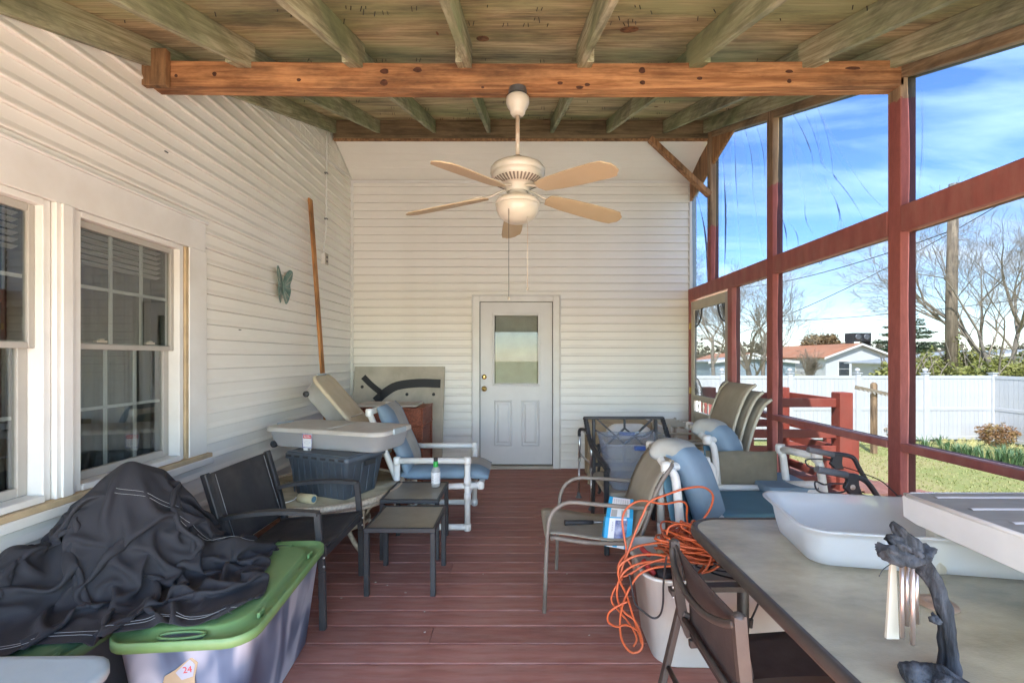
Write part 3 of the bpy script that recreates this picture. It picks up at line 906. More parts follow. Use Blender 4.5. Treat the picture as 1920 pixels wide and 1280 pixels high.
F2 = [(.80, .0, .86, .8, .008, .02, .02), (.30, .55, .45, 1., .012, .016, .03), (.55, .45, .62, .95, .012, .016, -.03), (.10, .6, .25, .98, .01, .014, .02)]
for (a, b, fl, sd_) in ((2.652, 3.838, F1, 1), (3.932, 5.048, F2, 2)):
    obj('clear_film', wrinkled(a, b, 2.256, roofz(a)-.055, roofz(b)-.055, fl, sd_), FILM, sw)
obj('clear_film', wrinkled(1.312, 2.558, 2.256, roofz(1.312)-.055, roofz(2.558)-.055, [(.97, .0, .95, .9, .01, .01, .0)], 3), FILM, sw)
obj('clear_film', wrinkled(RN+.092, 1.218, 2.256-.3 if False else 2.256, roofz(1.218)-.056, roofz(1.218)-.055, [], 4) if False else G().sheet(lambda u, v: (2.215, RN+.092+(1.218-RN-.092)*u, 1.0+.6*v), 2, 2), MESHSCR, sw)
obj('clear_film', wrinkled(5.143, 5.73, 2.256, 3.85, 3.60, [(.25, .0, .75, .8, .03, .03, .02)], 5), FILM, sw)
obj('brace', G().bar((1.50, 5.09, 3.85), (2.17, 5.09, 3.22), .05, .085, up=(0, 1, 0)), BRACEWOOD, sw, bevel=.003)
obj('screw_hook', G().tube(smooth([at(1540, 488, X=2.2) + V((0, 0, .0)), at(1541, 492, X=2.19), at(1538, 495, X=2.19), at(1536, 492, X=2.19)], 4), .002, 5), GALV, sw)

# --- screen door
sdr = thing('screen_door', 'cream screen door with fan corner brackets and spindles', 'door', (2.2, 5.15, 0))
X0, X1, Ya, Yb = 2.185, 2.222, 4.675, 5.665
obj('door_stile', G().box(X0, X1, Ya, Ya+.075, .02, 2.09), SASH, sdr, bevel=.003)
obj('door_stile', G().box(X0, X1, Yb-.085, Yb, .02, 2.09), CREAMMETAL, sdr, bevel=.003)
for z0, z1 in ((1.98, 2.09), (.875, .945), (.68, .745), (.02, .20)):
    obj('door_rail', G().box(X0, X1, Ya+.0755, Yb-.0855, z0, z1), CREAMMETAL, sdr, bevel=.003)
for i in range(6):
    y = Ya + .15 + i*.13
    pr = [(.006, 0), (.012, .005), (.006, .02), (.010, .04), (.014, .065), (.010, .09), (.006, .11), (.012, .125), (.006, .13)]
    obj('spindle', G().lathe(pr, ((X0+X1)/2, y, .745), 10), CREAMMETAL, sdr)
obj('insect_screen', G().sheet(lambda u, v: (2.2, Ya+.07+(Yb-Ya-.15)*u, .94+1.05*v), 4, 4), MESHSCR, sdr)
obj('lower_panel', G().box(X0+.012, X1-.012, Ya+.0755, Yb-.0855, .2005, .6795), CREAMMETAL, sdr)
for (yc, zc, sy, sz) in ((Yb-.086, 1.979, -1, -1), (Ya+.076, 1.979, 1, -1), (Yb-.086, .946, -1, 1), (Ya+.076, .946, 1, 1)):
    g = G(); x = X0 + .018; r_ = .20
    arc = [(x, yc + sy*r_*math.cos(t_), zc + sz*r_*math.sin(t_)) for t_ in [i*math.pi/2/14 for i in range(15)]]
    g.tube(arc, .009, 6)
    g.tube([(x, yc + sy*.09*math.cos(t_), zc + sz*.09*math.sin(t_)) for t_ in [i*math.pi/2/8 for i in range(9)]], .006, 5)
    for i in range(1, 8):
        t_ = i*math.pi/16
        g.tube([(x, yc+sy*.02*math.cos(t_), zc+sz*.02*math.sin(t_)), (x, yc+sy*r_*math.cos(t_), zc+sz*r_*math.sin(t_))], .004, 5)
    obj('corner_bracket', g, BLACKMETAL if sz < 0 else SASH, sdr)
for zz in (1.75, .95):
    obj('hinge', G().box(2.165, 2.184, 5.655, 5.68, zz, zz+.08), BRASS, sdr)
obj('door_latch', G().box(2.14, 2.184, Ya+.02, Ya+.035, 1.09, 1.115).tube([(2.15, Ya+.03, 1.12), (2.15, Ya+.03, 1.07)], .006, 6), BLACKMETAL, sdr)

# --- butterfly, outlet, plank on the left wall
g = G()
pc = V((XL + .03, 4.0, 2.02))
bf = thing('butterfly_ornament', 'green metal butterfly ornament hanging on the left siding', 'ornament', pc)
for s_ in (-1, 1):
    up = [(0, .03), (.03, .10), (.09, .165), (.135, .155), (.125, .09), (.10, .03), (.11, -.02), (.085, -.10), (.05, -.145), (.025, -.11), (0, -.04)]
    pl = smooth([(pc.x + .004 + abs(y)*.18, pc.y + s_*y, pc.z + z_) for y, z_ in up], 3)
    obj('wing', G().ext(pl if s_ > 0 else pl[::-1], (.004, 0, 0)), VERDI, bf)
    g = G()
    for (y, z_) in ((.12, .14), (.11, .07), (.10, 0), (.08, -.08), (.05, -.12)):
        g.tube([pc + V((.006, s_*.01, 0)), pc + V((.010+abs(y)*.18, s_*y, z_))], .0022, 4)
    obj('wing_vein', g, CREAMPL, bf)
obj('body', G().tube(smooth([pc + V((.012, 0, -.07)), pc + V((.016, 0, 0)), pc + V((.012, 0, .06))], 4), [.004, .006, .008, .009, .009, .009, .008, .006, .004][:9], 7), VERDI, bf)
oc = V((XL + .014, 4.88, 2.46))
ob = thing('outlet_box', 'white outlet box on its conduit near the wall corner', 'outlet', oc)
obj('box_body', G().box(XL+.013, XL+.058, 4.845, 4.915, 2.40, 2.515), TRIM, ob, bevel=.004)
obj('outlet_plate', G().box(XL+.0585, XL+.062, 4.84, 4.92, 2.395, 2.52), CREAMPL, ob, bevel=.003)
obj('socket', G().box(XL+.0622, XL+.064, 4.865, 4.895, 2.465, 2.49).box(XL+.0622, XL+.064, 4.865, 4.895, 2.42, 2.445), BLACKPRINT, ob)
obj('conduit', G().tube(smooth([(XL+.03, 4.875, 2.515), (XL+.03, 4.88, 2.6), (XL+.03, 4.93, 2.78), (XL+.03, 4.94, 2.9), (XL+.03, 4.945, 3.3), (XL+.035, 4.95, 3.9)], 5), .009, 8), TRIM, ob)
obj('conduit_clip', G().box(XL+.014, XL+.042, 4.92, 4.955, 2.90, 2.915), GALV, ob)
obj('conduit_clip', G().box(XL+.014, XL+.042, 4.925, 4.965, 3.4, 3.415), GALV, ob)
obj('cable', G().tube(smooth([(XL+.08, 4.0, 3.5), (XL+.09, 4.3, 3.62), (XL+.08, 4.6, 3.66), (XL+.09, 4.85, 3.78), (XL+.06, 5.05, 3.86)], 6), .0035, 5), TRIM, ob)
# plank
pa, pb = V((-2.055, 4.52, 2.98)), V((-1.80, 4.42, .0))
g = G().bar(pa, pb, .022, .07, up=(0, 1, 0))
pk = obj('leaning_plank', g, PLANKW, origin=(-1.8, 4.42, 0), bevel=.004, label='long narrow orange brown plank leaning upright against the left wall', cat='plank')
# small nail marks on the siding
g = G()
for (yy, zz) in ((3.42, 1.605), (4.62, 1.83), (2.7, 2.62)):
    g.box(XL+.013, XL+.019, yy-.012, yy+.012, zz, zz+.006)
obj('siding_nail', g, BLACKMETAL, lw)

# --- ceiling fan
fx, fy = .008, 2.60
fan = thing('ceiling_fan', 'cream five blade ceiling fan hanging from the orange beam', 'ceiling fan', (fx, fy, 2.28))
obj('mounting_box', G().lathe([(.0, 2.925), (.052, 2.925), (.052, 2.895), (.0, 2.895)], (fx, fy-.02, 0), 24, sm=False), GALV, fan)
obj('canopy', G().lathe([(.055, 2.894), (.066, 2.885), (.067, 2.862), (.060, 2.838), (.046, 2.818), (.043, 2.80), (.034, 2.788), (.014, 2.783)], (fx, fy, 0), 28), FANBODY, fan)
obj('down_rod', G().tube([(fx, fy, 2.80), (fx, fy, 2.53)], .0125, 12), RUST, fan)
obj('rod_coupling', G().lathe([(.014, 2.555), (.028, 2.55), (.034, 2.535), (.034, 2.52), (.03, 2.515)], (fx, fy, 0), 20), BARK, fan)
mo = obj('motor_housing', G().lathe([(.02, 2.522), (.06, 2.52), (.11, 2.508), (.145, 2.49), (.156, 2.474), (.157, 2.452), (.150, 2.447), (.152, 2.443), (.150, 2.425), (.14, 2.41), (.118, 2.395), (.085, 2.383), (.07, 2.38), (.065, 2.35), (.06, 2.345)], (fx, fy, 0), 48), FANBODY, fan)
g = G()
for k in range(40):
    a = 2*math.pi*k/40
    c_, s_ = math.cos(a), math.sin(a)
    p0 = V((fx + .141*c_, fy + .141*s_, 2.409)); p1 = V((fx + .100*c_, fy + .100*s_, 2.387))
    g.bar(p0, p1, .009, .006, up=(c_, s_, 1))
obj('vent_slot', g, BARK, mo)
obj('light_fitter', G().lathe([(.055, 2.346), (.056, 2.325), (.075, 2.318), (.118, 2.30), (.128, 2.288), (.129, 2.272), (.124, 2.268)], (fx, fy, 0), 40), FANBODY, fan)
obj('glass_bowl', G().lathe([(.124, 2.267), (.125, 2.255), (.120, 2.235), (.108, 2.212), (.088, 2.192), (.060, 2.176), (.03, 2.168), (.0005, 2.166)], (fx, fy, 0), 40), FANGLASS, fan)
for th in (22, 94, 166, 238, 310):
    a = R(th)
    er = V((math.cos(a), math.sin(a), 0)); et = V((-math.sin(a), math.cos(a), 0)); ez = V((0, 0, 1))
    pit = R(13)
    wv = (et*math.cos(pit) - ez*math.sin(pit)); nv_ = wv.cross(er)
    base = V((fx, fy, 2.36)) + er*0
    def bp(r_, s_, h=0, sag=None): return base + er*r_ + wv*s_ + nv_*h + ez*(-.03 - .055*(r_-.2)/.5 if r_ > .2 else -.03)
    ol = [(.19, -.045), (.30, -.062), (.45, -.070), (.60, -.072), (.655, -.066), (.672, -.045), (.690, -.030), (.695, 0), (.690, .030), (.672, .045), (.655, .066), (.60, .072), (.45, .070), (.30, .062), (.19, .045), (.175, 0)]
    bl = obj('fan_blade', G().ext([bp(r_, s_, .003) for r_, s_ in ol], nv_*.006), FANBLADE, fan)
    g = G()
    for sgn in (1, -1):
        g.tube(smooth([bp(.24, 0, -.004), bp(.20, .030*sgn, -.004), bp(.25, .045*sgn, -.004), bp(.30, .022*sgn, -.004), bp(.335, 0, -.004)], 5), .0045, 6)
    g.tube(smooth([bp(.235, 0, -.004), bp(.26, .02, -.004), bp(.285, 0, -.004), bp(.26, -.02, -.004)], 4, True), .004, 6, closed=True)
    g.tube(smooth([V((fx, fy, 2.368)) + er*.06, V((fx, fy, 2.355)) + er*.11, bp(.17, 0, -.004), bp(.24, 0, -.004)], 5), .007, 6)
    obj('blade_arm', g, FANBODY, fan)
for (px, y0, y1, nm) in ((954, 388, 556, 0), (989, 405, 538, 1)):
    p0 = at(px, y0, Y=2.5); p1 = at(px, y1, Y=2.5)
    c_ = obj('pull_chain', G().tube([p0, p1], .0016, 5), BLACKMETAL if nm == 0 else RUST, fan)
    obj('chain_pull', G().lathe([(.002, 0), (.006, -.004), (.007, -.012), (.003, -.018), (.0005, -.019)], p1, 10), CREAMPL, c_)
# ------------------------------------------------------------------ outside: ground, fence, trees, houses
lawn_m, t, b = nodes('lawn_ground')
v = texco(t)
n1 = noise_(t, v, .35, 6, .6); n2 = noise_(t, v, 3.5, 6, .7)
c1 = ramp(t, n1, [(.38, (.42, .345, .16)), (.56, (.25, .29, .085))])
c2 = mix(t, ramp(t, n2, [(.35, 0.0), (.65, .6)]), c1, (.40, .34, .15))
lk(t, c2, b.inputs['Base Color']); b.inputs['Roughness'].default_value = .95
bump(t, b, noise_(t, v, 40, 4), .35, .01)
g = G()
def gh(x, y):
    d_ = math.hypot(x, y)
    return GZ + (.0 if d_ < 30 else (d_-30)*-.002)
N = 40
xs_ = [ -300 + 600*i/N for i in range(N+1)]
g.add([(x, y, gh(x, y)) for y in xs_ for x in xs_], [(j*(N+1)+i, j*(N+1)+i+1, (j+1)*(N+1)+i+1, (j+1)*(N+1)+i) for j in range(N) for i in range(N)], True)
obj('ground', g, lawn_m, origin=(0, 0, 0), kind='structure')
obj('bounce_ground', G().box(-30, 30, -30, -.86, GZ, GZ+.012), pm('warm_bounce_tan', (.56, .49, .39), .85, var=.12, scale=1.5, bmp=.4, bs=60, dust=.5), origin=(0, -15, GZ), kind='structure')  # unseen pale ground added to bounce warm light up into the porch
# grass tufts on the visible lawn
rg = random.Random(11)
g = G()
vv, ff = [], []
for i in range(26000):
    y = 3.2 + 9.6*rg.random()**.8; x = 2.9 + (y*1.2 + 1)*rg.random()
    if x > 13.2 or y > 12.5: continue
    if x < 3.75 and y > 4.6: continue
    h_ = rg.uniform(.015, .05); a = rg.uniform(0, 6.28); w_ = rg.uniform(.006, .014)
    bx, by = math.cos(a)*w_, math.sin(a)*w_; lx, ly = rg.uniform(-.03, .03), rg.uniform(-.03, .03)
    k = len(vv)
    vv += [(x-bx, y-by, GZ), (x+bx, y+by, GZ), (x+lx, y+ly, GZ+h_)]; ff.append((k, k+1, k+2))
GRASSM = leafmat('lawn_blades', (.44, .37, .17), (.36, .36, .13), (.24, .32, .09))
g.add(vv, ff)
obj('grass', g, GRASSM, origin=(0, 0, GZ), kind='stuff')

# --- white vinyl fence
FY, FX0, FXC = 12.65, 3.2, 13.3
fence = thing('vinyl_fence', 'white vinyl privacy fence with ball capped posts across the back yard', 'fence', (8, FY, GZ))
ZT = .894
def picket(L): return mesh('picket', G().box(-.052, .052, -.011, .011, 0, L), FENCEV)
pkU, pkL = picket(.80), picket(.80)
def fpost(parent, x, y, cap=True):
    X_ = XF[parent].inverted()
    p = obj('fence_post', G().box(x-.065, x+.065, y-.065, y+.065, GZ, ZT+.06), FENCEV, parent, bevel=.006)
    g_ = G().box(x-.085, x+.085, y-.085, y+.085, ZT+.061, ZT+.085)
    if cap:
        g_.lathe([(.03, ZT+.085), (.025, ZT+.10), (.055, ZT+.12), (.07, ZT+.155), (.055, ZT+.19), (.02, ZT+.207), (.0005, ZT+.21)], (x, y, 0), 14)
    obj('ball_cap' if cap else 'post_cap', g_, FENCEV, p)
def fpanel(parent, p0, p1):
    p0 = V(p0); p1 = V(p1); L = (p1-p0).length; d_ = (p1-p0)/L; rot = math.atan2(d_.y, d_.x)
    inv = XF[parent].inverted()
    for z0, z1 in ((ZT-.085, ZT), (-.075, .01), (GZ+.06, GZ+.15)):
        obj('fence_rail', G().bar(p0 + V((0, 0, (z0+z1)/2)), p1 + V((0, 0, (z0+z1)/2)), .045, z1-z0), FENCEV, parent, bevel=.004)
    n_ = int(L/.115)
    for i in range(n_):
        q = p0 + d_*(L*(i+.5)/n_)
        for zz in (.005, GZ+.145):
            l_ = inv @ V((q.x, q.y, zz))
            piece('picket', pkU, parent, l_, rot=(0, 0, rot), scale=(L/n_/.1085, 1, (ZT-.08-.005)/.80 if zz > 0 else (-.07-GZ-.145)/.80))
xs_ = [FXC - 1.89*i for i in range(6)]
for i, x in enumerate(xs_):
    fpost(fence, x, FY, i > 0)
    if i: fpanel(fence, (x+.065, FY, 0), (xs_[i-1]-.065, FY, 0))
for i in range(1, 4):
    y = FY - 1.89*i
    fpost(fence, FXC, y, True)
    fpanel(fence, (FXC, y+.065, 0), (FXC, y+1.89-.065, 0))

# --- outer landing and red railing
ld = thing('outer_landing', 'red landing with post and rail guard outside the screen door', 'landing', (2.9, 5.2, 0))
bm_ = mesh('landing_board', G().box(-.068, .068, -.60, .60, -.028, 0), DECKM)
lm = XF[ld].inverted()
for i in range(14):
    piece('landing_board', bm_, ld, lm @ V((2.36 + .14*i*.62 if False else 2.35 + .142*i*1.0, 5.27, -.001))) if 2.35+.142*i < 3.52 else None
LX0, LX1, LY0, LY1 = 2.36, 3.40, 4.78, 5.60
def lpost(x, y, zt, s_=.14, zb=GZ): obj('landing_post', G().box(x, x+s_, y, y+s_, zb, zt), REDRAIL, ld, bevel=.008, seg=2)
lpost(LX1, LY0 - .02, 1.03); lpost(LX0, LY0 - .02, 1.02); lpost(LX1 - .16, LY1, 1.03); lpost(LX0 - .03, LY1, 1.03)
for za, zb in ((.872, .965), (.545, .635), (.37, .46), (.05, .14)):
    obj('landing_rail', G().box(LX0+.142, LX1-.002, LY0+.03, LY0+.07, za, zb), REDRAIL, ld, bevel=.004)
    obj('landing_rail', G().box(LX1+.0, LX1+.04, LY0+.122, LY1+.1, za, zb), REDRAIL, ld, bevel=.004)
for za, zb in ((.872, .965), (.54, .63)):
    obj('landing_rail', G().box(LX0+.112, LX1-.162, LY1+.04, LY1+.08, za, zb), REDRAIL, ld, bevel=.004)
obj('landing_rim', G().box(LX0, 3.56, LY0-.11, LY0-.075, -.22, -.03).box(3.53, 3.565, LY0-.07, LY1+.24, -.22, -.03), REDRAIL, ld)
# ramp beyond the landing with lower guard
rmp = thing('red_ramp', 'lower red ramp with short guard posts beyond the landing', 'ramp', (4.0, 6.4, GZ))
for i in range(16):
    x = 3.6 + i*.142
    zz = -.03 - (x-3.6)*.20
    obj('ramp_board', G().box(x, x+.136, 5.05, 6.1, zz-.028, zz), DECKM, rmp)
for (x, y, zt) in ((3.48, 6.2, .64), (4.25, 6.2, .40), (3.62, 4.90, .52)):
    obj('ramp_post', G().box(x, x+.09, y, y+.09, GZ, zt), REDRAIL, rmp, bevel=.005)
for dz in (0, -.30):
    obj('ramp_rail', G().bar((3.5, 6.19, .58+dz), (4.35, 6.19, .36+dz), .038, .09), REDRAIL, rmp)
obj('ramp_rail', G().bar((3.5, 6.19, .58-.85), (4.35, 6.19, .36-.85), .038, .20), REDRAIL, rmp)

# --- clothesline post
cl = thing('clothesline_post', 'wooden T shaped clothesline post on the lawn', 'clothesline post', (8.72, 11.05, GZ))
obj('upright', G().box(8.66, 8.77, 11.0, 11.1, GZ, .75).ext([(8.66, 11.0, .7501), (8.77, 11.0, .7501), (8.715, 11.0, .80)], (0, .1, 0)), CLOTHW, cl, bevel=.004)
obj('crossarm', G().bar((8.20, 10.96, .68), (9.22, 10.96, .46), .06, .09), pm('grey_arm_wood', (.26, .21, .15), .9, var=.3, scale=10), cl, bevel=.004)
g = G()
for i in range(9):
    x = 8.28 + i*.105
    zz = .68 - (x-8.2)*.22
    g.tube(smooth([(x, 10.92, zz-.02), (x+.02, 10.90, zz-.08), (x+.05, 10.91, zz-.07), (x+.03, 10.93, zz-.03)], 3), .004, 4)
obj('line_hook', g, TRIM, cl)

# --- leaf clouds and trees
def leaf_cloud(blobs, n, size, seed, shell=.55, flat=.5):
    r_ = random.Random(seed); vv, ff = [], []
    wts = [b_[3]*b_[4]*b_[5] for b_ in blobs]; tot = sum(wts)
    for i in range(n):
        b_ = r_.choices(blobs, wts)[0]
        while True:
            d_ = V((r_.uniform(-1, 1), r_.uniform(-1, 1), r_.uniform(-1, 1)))
            if .05 < d_.length < 1: break
        q = d_.normalized()*(d_.length**shell)
        f_ = .78 + .45*noise.noise(V((q.x*2+b_[0], q.y*2+b_[1], q.z*2)))
        p = V((b_[0]+q.x*b_[3]*f_, b_[1]+q.y*b_[4]*f_, b_[2]+q.z*b_[5]*f_))
        a = V((r_.gauss(0, 1), r_.gauss(0, 1), r_.gauss(0, flat))).normalized(); c = a.orthogonal().normalized()
        c = (Matrix.Rotation(r_.uniform(0, 6.28), 3, a) @ c)
        s_ = size*r_.uniform(.5, 1.3)
        k = len(vv)
        vv += [p - a*s_, p + c*s_*.5, p + a*s_, p - c*s_*.5]; ff.append((k, k+1, k+2, k+3))
    g_ = G(); g_.v = [V(p) for p in vv]; g_.f = ff; g_.s = [False]*len(ff)
    return g_
def branches(base, h, spread, levels, seed, r0, lean=(0, 0), nb=(3, 4), up=.35, droop=0., split_at=.35, n0=6):
    r_ = random.Random(seed)
    trunk, crown = G(), G()
    def grow(p, d_, L, r, lv, tgt):
        pts = [p]; dd = d_.normalized(); q = V(p)
        ns = 4 if lv < 2 else 3
        for i in range(ns):
            dd = (dd + V((r_.gauss(0, .10), r_.gauss(0, .10), r_.gauss(0, .06) + (up*.12) - droop*.1*lv))).normalized()
            q = q + dd*(L/ns); pts.append(V(q))
        rs = [max(.004, r*(1 - .45*i/ns)) for i in range(ns+1)]
        tgt.tube(pts, rs, n0 if lv == 0 else (4 if lv < 3 else 3), cap=False)
        if lv >= levels: return
        k_ = r_.randint(*nb) + (2 if lv == 0 else 0)
        for j in range(k_):
            t_ = r_.uniform(split_at, 1.0) if j < k_-1 else 1.0
            ii = t_*ns; i0 = min(int(ii), ns-1); pp = pts[i0].lerp(pts[i0+1], ii-i0)
            az = r_.uniform(0, 6.28); s_ = spread*r_.uniform(.6, 1.25)
            ax = dd.orthogonal().normalized(); ax = Matrix.Rotation(az, 3, dd) @ ax
            nd = (dd*math.cos(s_) + ax*math.sin(s_))
            grow(pp, nd, L*r_.uniform(.55, .8), r*(.50 if t_ < .95 else .58)*r_.uniform(.7, 1), lv+1, crown)
    grow(V(base), V((lean[0], lean[1], 1)), h, r0, 0, trunk)
    return trunk, crown
def bare_tree(loc, h, seed, r0, label, spread=.6, levels=5, lean=(0, 0), group=None, mt=TWIG, nb=(3, 4), name='bare_tree', **k_):
    tr = thing(name, label, 'tree', loc, group=group)
    a, c = branches(loc, h, spread, levels, seed, r0, lean, nb, **k_)
    obj('trunk', a, BARK, tr); obj('crown', c, mt, tr)
    return tr
bare_tree((10.55, 20.0, GZ), 2.5, 5, .15, 'bare round crowned tree in front of the orange roofed house', spread=.46, levels=6, nb=(3, 4))
bare_tree((26.0, 24.5, GZ), 4.2, 12, .19, 'large bare tree spreading at the right edge beyond the fence', spread=.55, levels=6, nb=(3, 4), lean=(-.12, 0))
bare_tree((20.6, 19.0, GZ), 3.6, 31, .10, 'leaning bare tree just right of the utility pole', spread=.55, levels=6, lean=(-.45, 0), nb=(3, 3))
bare_tree((15.6, 24.0, GZ), 1.0, 8, .09, 'bare crape myrtle with many stems before the long house wall', spread=.42, levels=5, nb=(4, 5), split_at=.1)
bare_tree((18.9, 24.0, GZ), .9, 77, .06, 'small bare shrub before the gable end windows', spread=.45, levels=4, nb=(3, 4), split_at=.1)
bare_tree((16.5, 38.0, GZ), 4.2, 21, .18, 'distant bare tree seen through the screen door', spread=.6, levels=6, nb=(3, 4))
bare_tree((25.0, 46.0, GZ), 4.8, 22, .2, 'tall hazy bare tree rising behind the round crowned one', spread=.62, levels=6, nb=(3, 4))
bare_tree((22.5, 19.5, GZ), 4.0, 47, .09, 'slender bare tree between the pole and the large tree', spread=.5, levels=5, lean=(.1, 0), nb=(3, 3))
bare_tree((33.0, 30.0, GZ), 4.6, 51, .2, 'bare tree behind the side fence at the far right', spread=.6, levels=6, nb=(3, 4))
# evergreen
EX, EY = 64.6, 75.0
ev = thing('pine_tree', 'dark evergreen tree right of the orange roofed house', 'tree', (EX, EY, GZ))
obj('trunk', G().tube([(EX, EY, GZ), (EX+.2, EY, 4.0), (EX-.1, EY, 10.0)], [.4, .28, .05], 7), BARK, ev)
bl = []
re_ = random.Random(4)
for k in range(36):
    zz = .4 + k*.27; rr_ = 6.2*(1 - (k/37)**1.15) + .4; a = k*2.4
    bl.append((EX + rr_*.55*math.cos(a), EY + rr_*.55*math.sin(a), zz + re_.uniform(-.3, .3), rr_*.5, rr_*.5, .38))
obj('crown', leaf_cloud(bl, 16000, .17, 5, flat=.3), PINE, ev)
# russet round tree behind the roof
rt = thing('leafy_tree', 'round russet leaved tree rising behind the orange roof', 'tree', (47.0, 70.0, GZ))
obj('trunk', G().tube([(47, 70, GZ), (47, 70, 2.4)], [.3, .2], 6), BARK, rt)
obj('crown', leaf_cloud([(47, 70, 3.5, 3.0, 3, 1.9), (45.5, 70, 3.2, 1.8, 2, 1.3), (48.8, 70, 3.1, 1.7, 2, 1.3)], 5000, .22, 9), BROWNLEAF, rt)
# vine hedge beyond the fence
def hedge(x0, x1, y, z1, n, seed, label, mt=HEDGE, size=.09):
    h_ = thing('hedge', label, 'hedge', ((x0+x1)/2, y, GZ))
    r_ = random.Random(seed); bl = []
    x = x0
    while x < x1:
        zt = z1*r_.uniform(.75, 1.12)
        bl.append((x, y + r_.uniform(-.5, .5), (zt+GZ)/2, r_.uniform(.6, 1.1), .7, (zt-GZ)/2)); x += .6
    obj('foliage', leaf_cloud(bl, n, size, seed, shell=.7), mt, h_)
    g_ = G()
    for i in range(26):
        xx = r_.uniform(x0, x1); yy = y + r_.uniform(-.6, .6)
        g_.tube(smooth([(xx, yy, GZ), (xx + r_.uniform(-.3, .3), yy, .6), (xx + r_.uniform(-.9, .9), yy, z1*r_.uniform(.9, 1.25))], 3), [.02]*6+[.006], 3, cap=False)
    obj('stems', g_, TWIG, h_)
hedge(18.0, 24.5, 20.2, 2.0, 24000, 3, 'tangled yellow green hedge right of the utility pole')
hedge(14.6, 18.0, 17.6, 1.35, 12000, 5, 'low yellow green vines left of the utility pole')
hedge(24.5, 33.0, 21.0, 2.4, 20000, 6, 'taller yellow green hedge behind the side fence')
# far woodland band
bl = []
rf = random.Random(8)
for i in range(150):
    x = -20 + i*1.9 + rf.uniform(-1, 1)
    y = 118 + rf.uniform(-8, 8)
    bl.append((x, y, rf.uniform(.8, 2.4), rf.uniform(2.5, 5), 3, rf.uniform(2.5, 4.6)))
obj('far_woodland', leaf_cloud(bl, 30000, .55, 12, shell=.6), FARWOOD, origin=(60, 118, GZ), kind='stuff')
g = G()
g.sheet(lambda u, v: (-60 + 300*u, 124 + 3*math.sin(u*9), GZ + v*(3.2 + .7*noise.noise(V((u*40, 0, 0))) + .5*noise.noise(V((u*160, 3, 0))))), 300, 3, th=1.0)
obj('wooded_hill', g, FARWOOD, origin=(60, 124, GZ), kind='structure')

# --- houses beyond
def house(name, label, x0, x1, y0, y1, ze, zr, wm, rm, wins=(), swins=(), ov=.5):
    h_ = thing(name, label, 'house', ((x0+x1)/2, (y0+y1)/2, GZ))
    xm = (x0+x1)/2
    g_ = G().ext([(x0, y0, GZ-.3), (x1, y0, GZ-.3), (x1, y0, ze), (xm, y0, zr), (x0, y0, ze)], (0, y1-y0, 0))
    w_ = obj('wall', g_, wm, h_)
    s_ = (zr-ze)/(xm-x0)
    for sg in (-1, 1):
        xe = xm + sg*(xm-x0+ov)
        ze2 = ze - s_*ov
        p = [(xm, y0-ov, zr+.03), (xe, y0-ov, ze2+.03), (xe, y0-ov, ze2+.15), (xm, y0-ov, zr+.17)]
        obj('roof', G().ext(p if sg < 0 else p[::-1], (0, y1-y0+2*ov, 0)), rm, h_)
        q = [(xm, y0-ov-.02, zr-.10), (xe, y0-ov-.02, ze2-.12), (xe, y0-ov-.02, ze2+.155), (xm, y0-ov-.02, zr+.175)]
        obj('barge_board', G().ext(q if sg < 0 else q[::-1], (0, .018, 0)), TRIM, h_)
    for (xc, zc, wd, hh) in wins:
        f_ = obj('window', G().box(xc-wd/2-.09, xc+wd/2+.09, y0-.06, y0-.002, zc-hh/2-.09, zc+hh/2+.09), TRIM, h_)
        for s2 in (-1, 1):
            obj('pane', G().box(xc-wd/2, xc+wd/2, y0-.075, y0-.061, zc+s2*hh/4-hh/4+.03, zc+s2*hh/4+hh/4-.03), DARKWIN, f_)
    for (yc, zc, wd, hh) in swins:
        f_ = obj('window', G().box(x0-.06, x0-.002, yc-wd/2-.09, yc+wd/2+.09, zc-hh/2-.09, zc+hh/2+.09), TRIM, h_)
        obj('pane', G().box(x0-.075, x0-.061, yc-wd/2, yc+wd/2, zc-hh/2, zc+hh/2), DARKWIN, f_)
    return h_
h1 = house('white_house', 'white house with rusty orange roof and chimney beyond the fence', 39.6, 48.2, 58, 73.5, 1.45, 3.05, HOUSEW, SHINGLE,
      wins=((41.9, -.05, 1.3, 1.9), (45.2, .1, 1.3, 1.6)), swins=((61.2, .2, 1.4, 1.6), (65.0, .2, 1.4, 1.6), (69.2, .2, 1.4, 1.6)))
obj('air_conditioner', G().box(46.4, 47.4, 57.4, 57.99, .1, .9), GALV, h1)
obj('chimney', G().box(44.6, 46.9, 61.5, 62.6, 2.2, 3.3), pm('brick_chimney', (.22, .10, .07), .9, var=.3), h1)
cb = G().box(43.9, 46.2, 59.0, 60.6, 3.5, 4.6).box(43.9, 44.0, 59.05, 60.5, 2.4, 3.5).box(46.1, 46.2, 59.05, 60.5, 2.4, 3.5)
ac = obj('cooling_unit', cb, BLACKMETAL, h1)
for xx in (44.5, 45.6):
    obj('fan_grille', G().lathe([(.38, 0), (.42, .05), (.30, .06), (.0005, .04)], (xx, 58.99, 4.05), 16, (0, -1, 0)), GALV, ac)
house('outbuilding', 'low orange roofed outbuilding left of the white house', 29.5, 37.0, 64, 76, .75, 1.9, HOUSEW, SHINGLE)
house('blue_shed', 'pale blue shed seen through the screen door', 20.5, 29.5, 48, 52, .9, 1.35, BLUESHED, pm('pale_metal_roof', (.42, .44, .45), .5), ov=.3)
house('metal_roofed_shed', 'low pale shed with metal roof behind the utility pole', 37.0, 60.0, 42, 50, .75, 2.0, HOUSEW, pm('grey_metal_roof', (.36, .38, .38), .5, var=.2, scale=3, st=(4, 1, 1)))
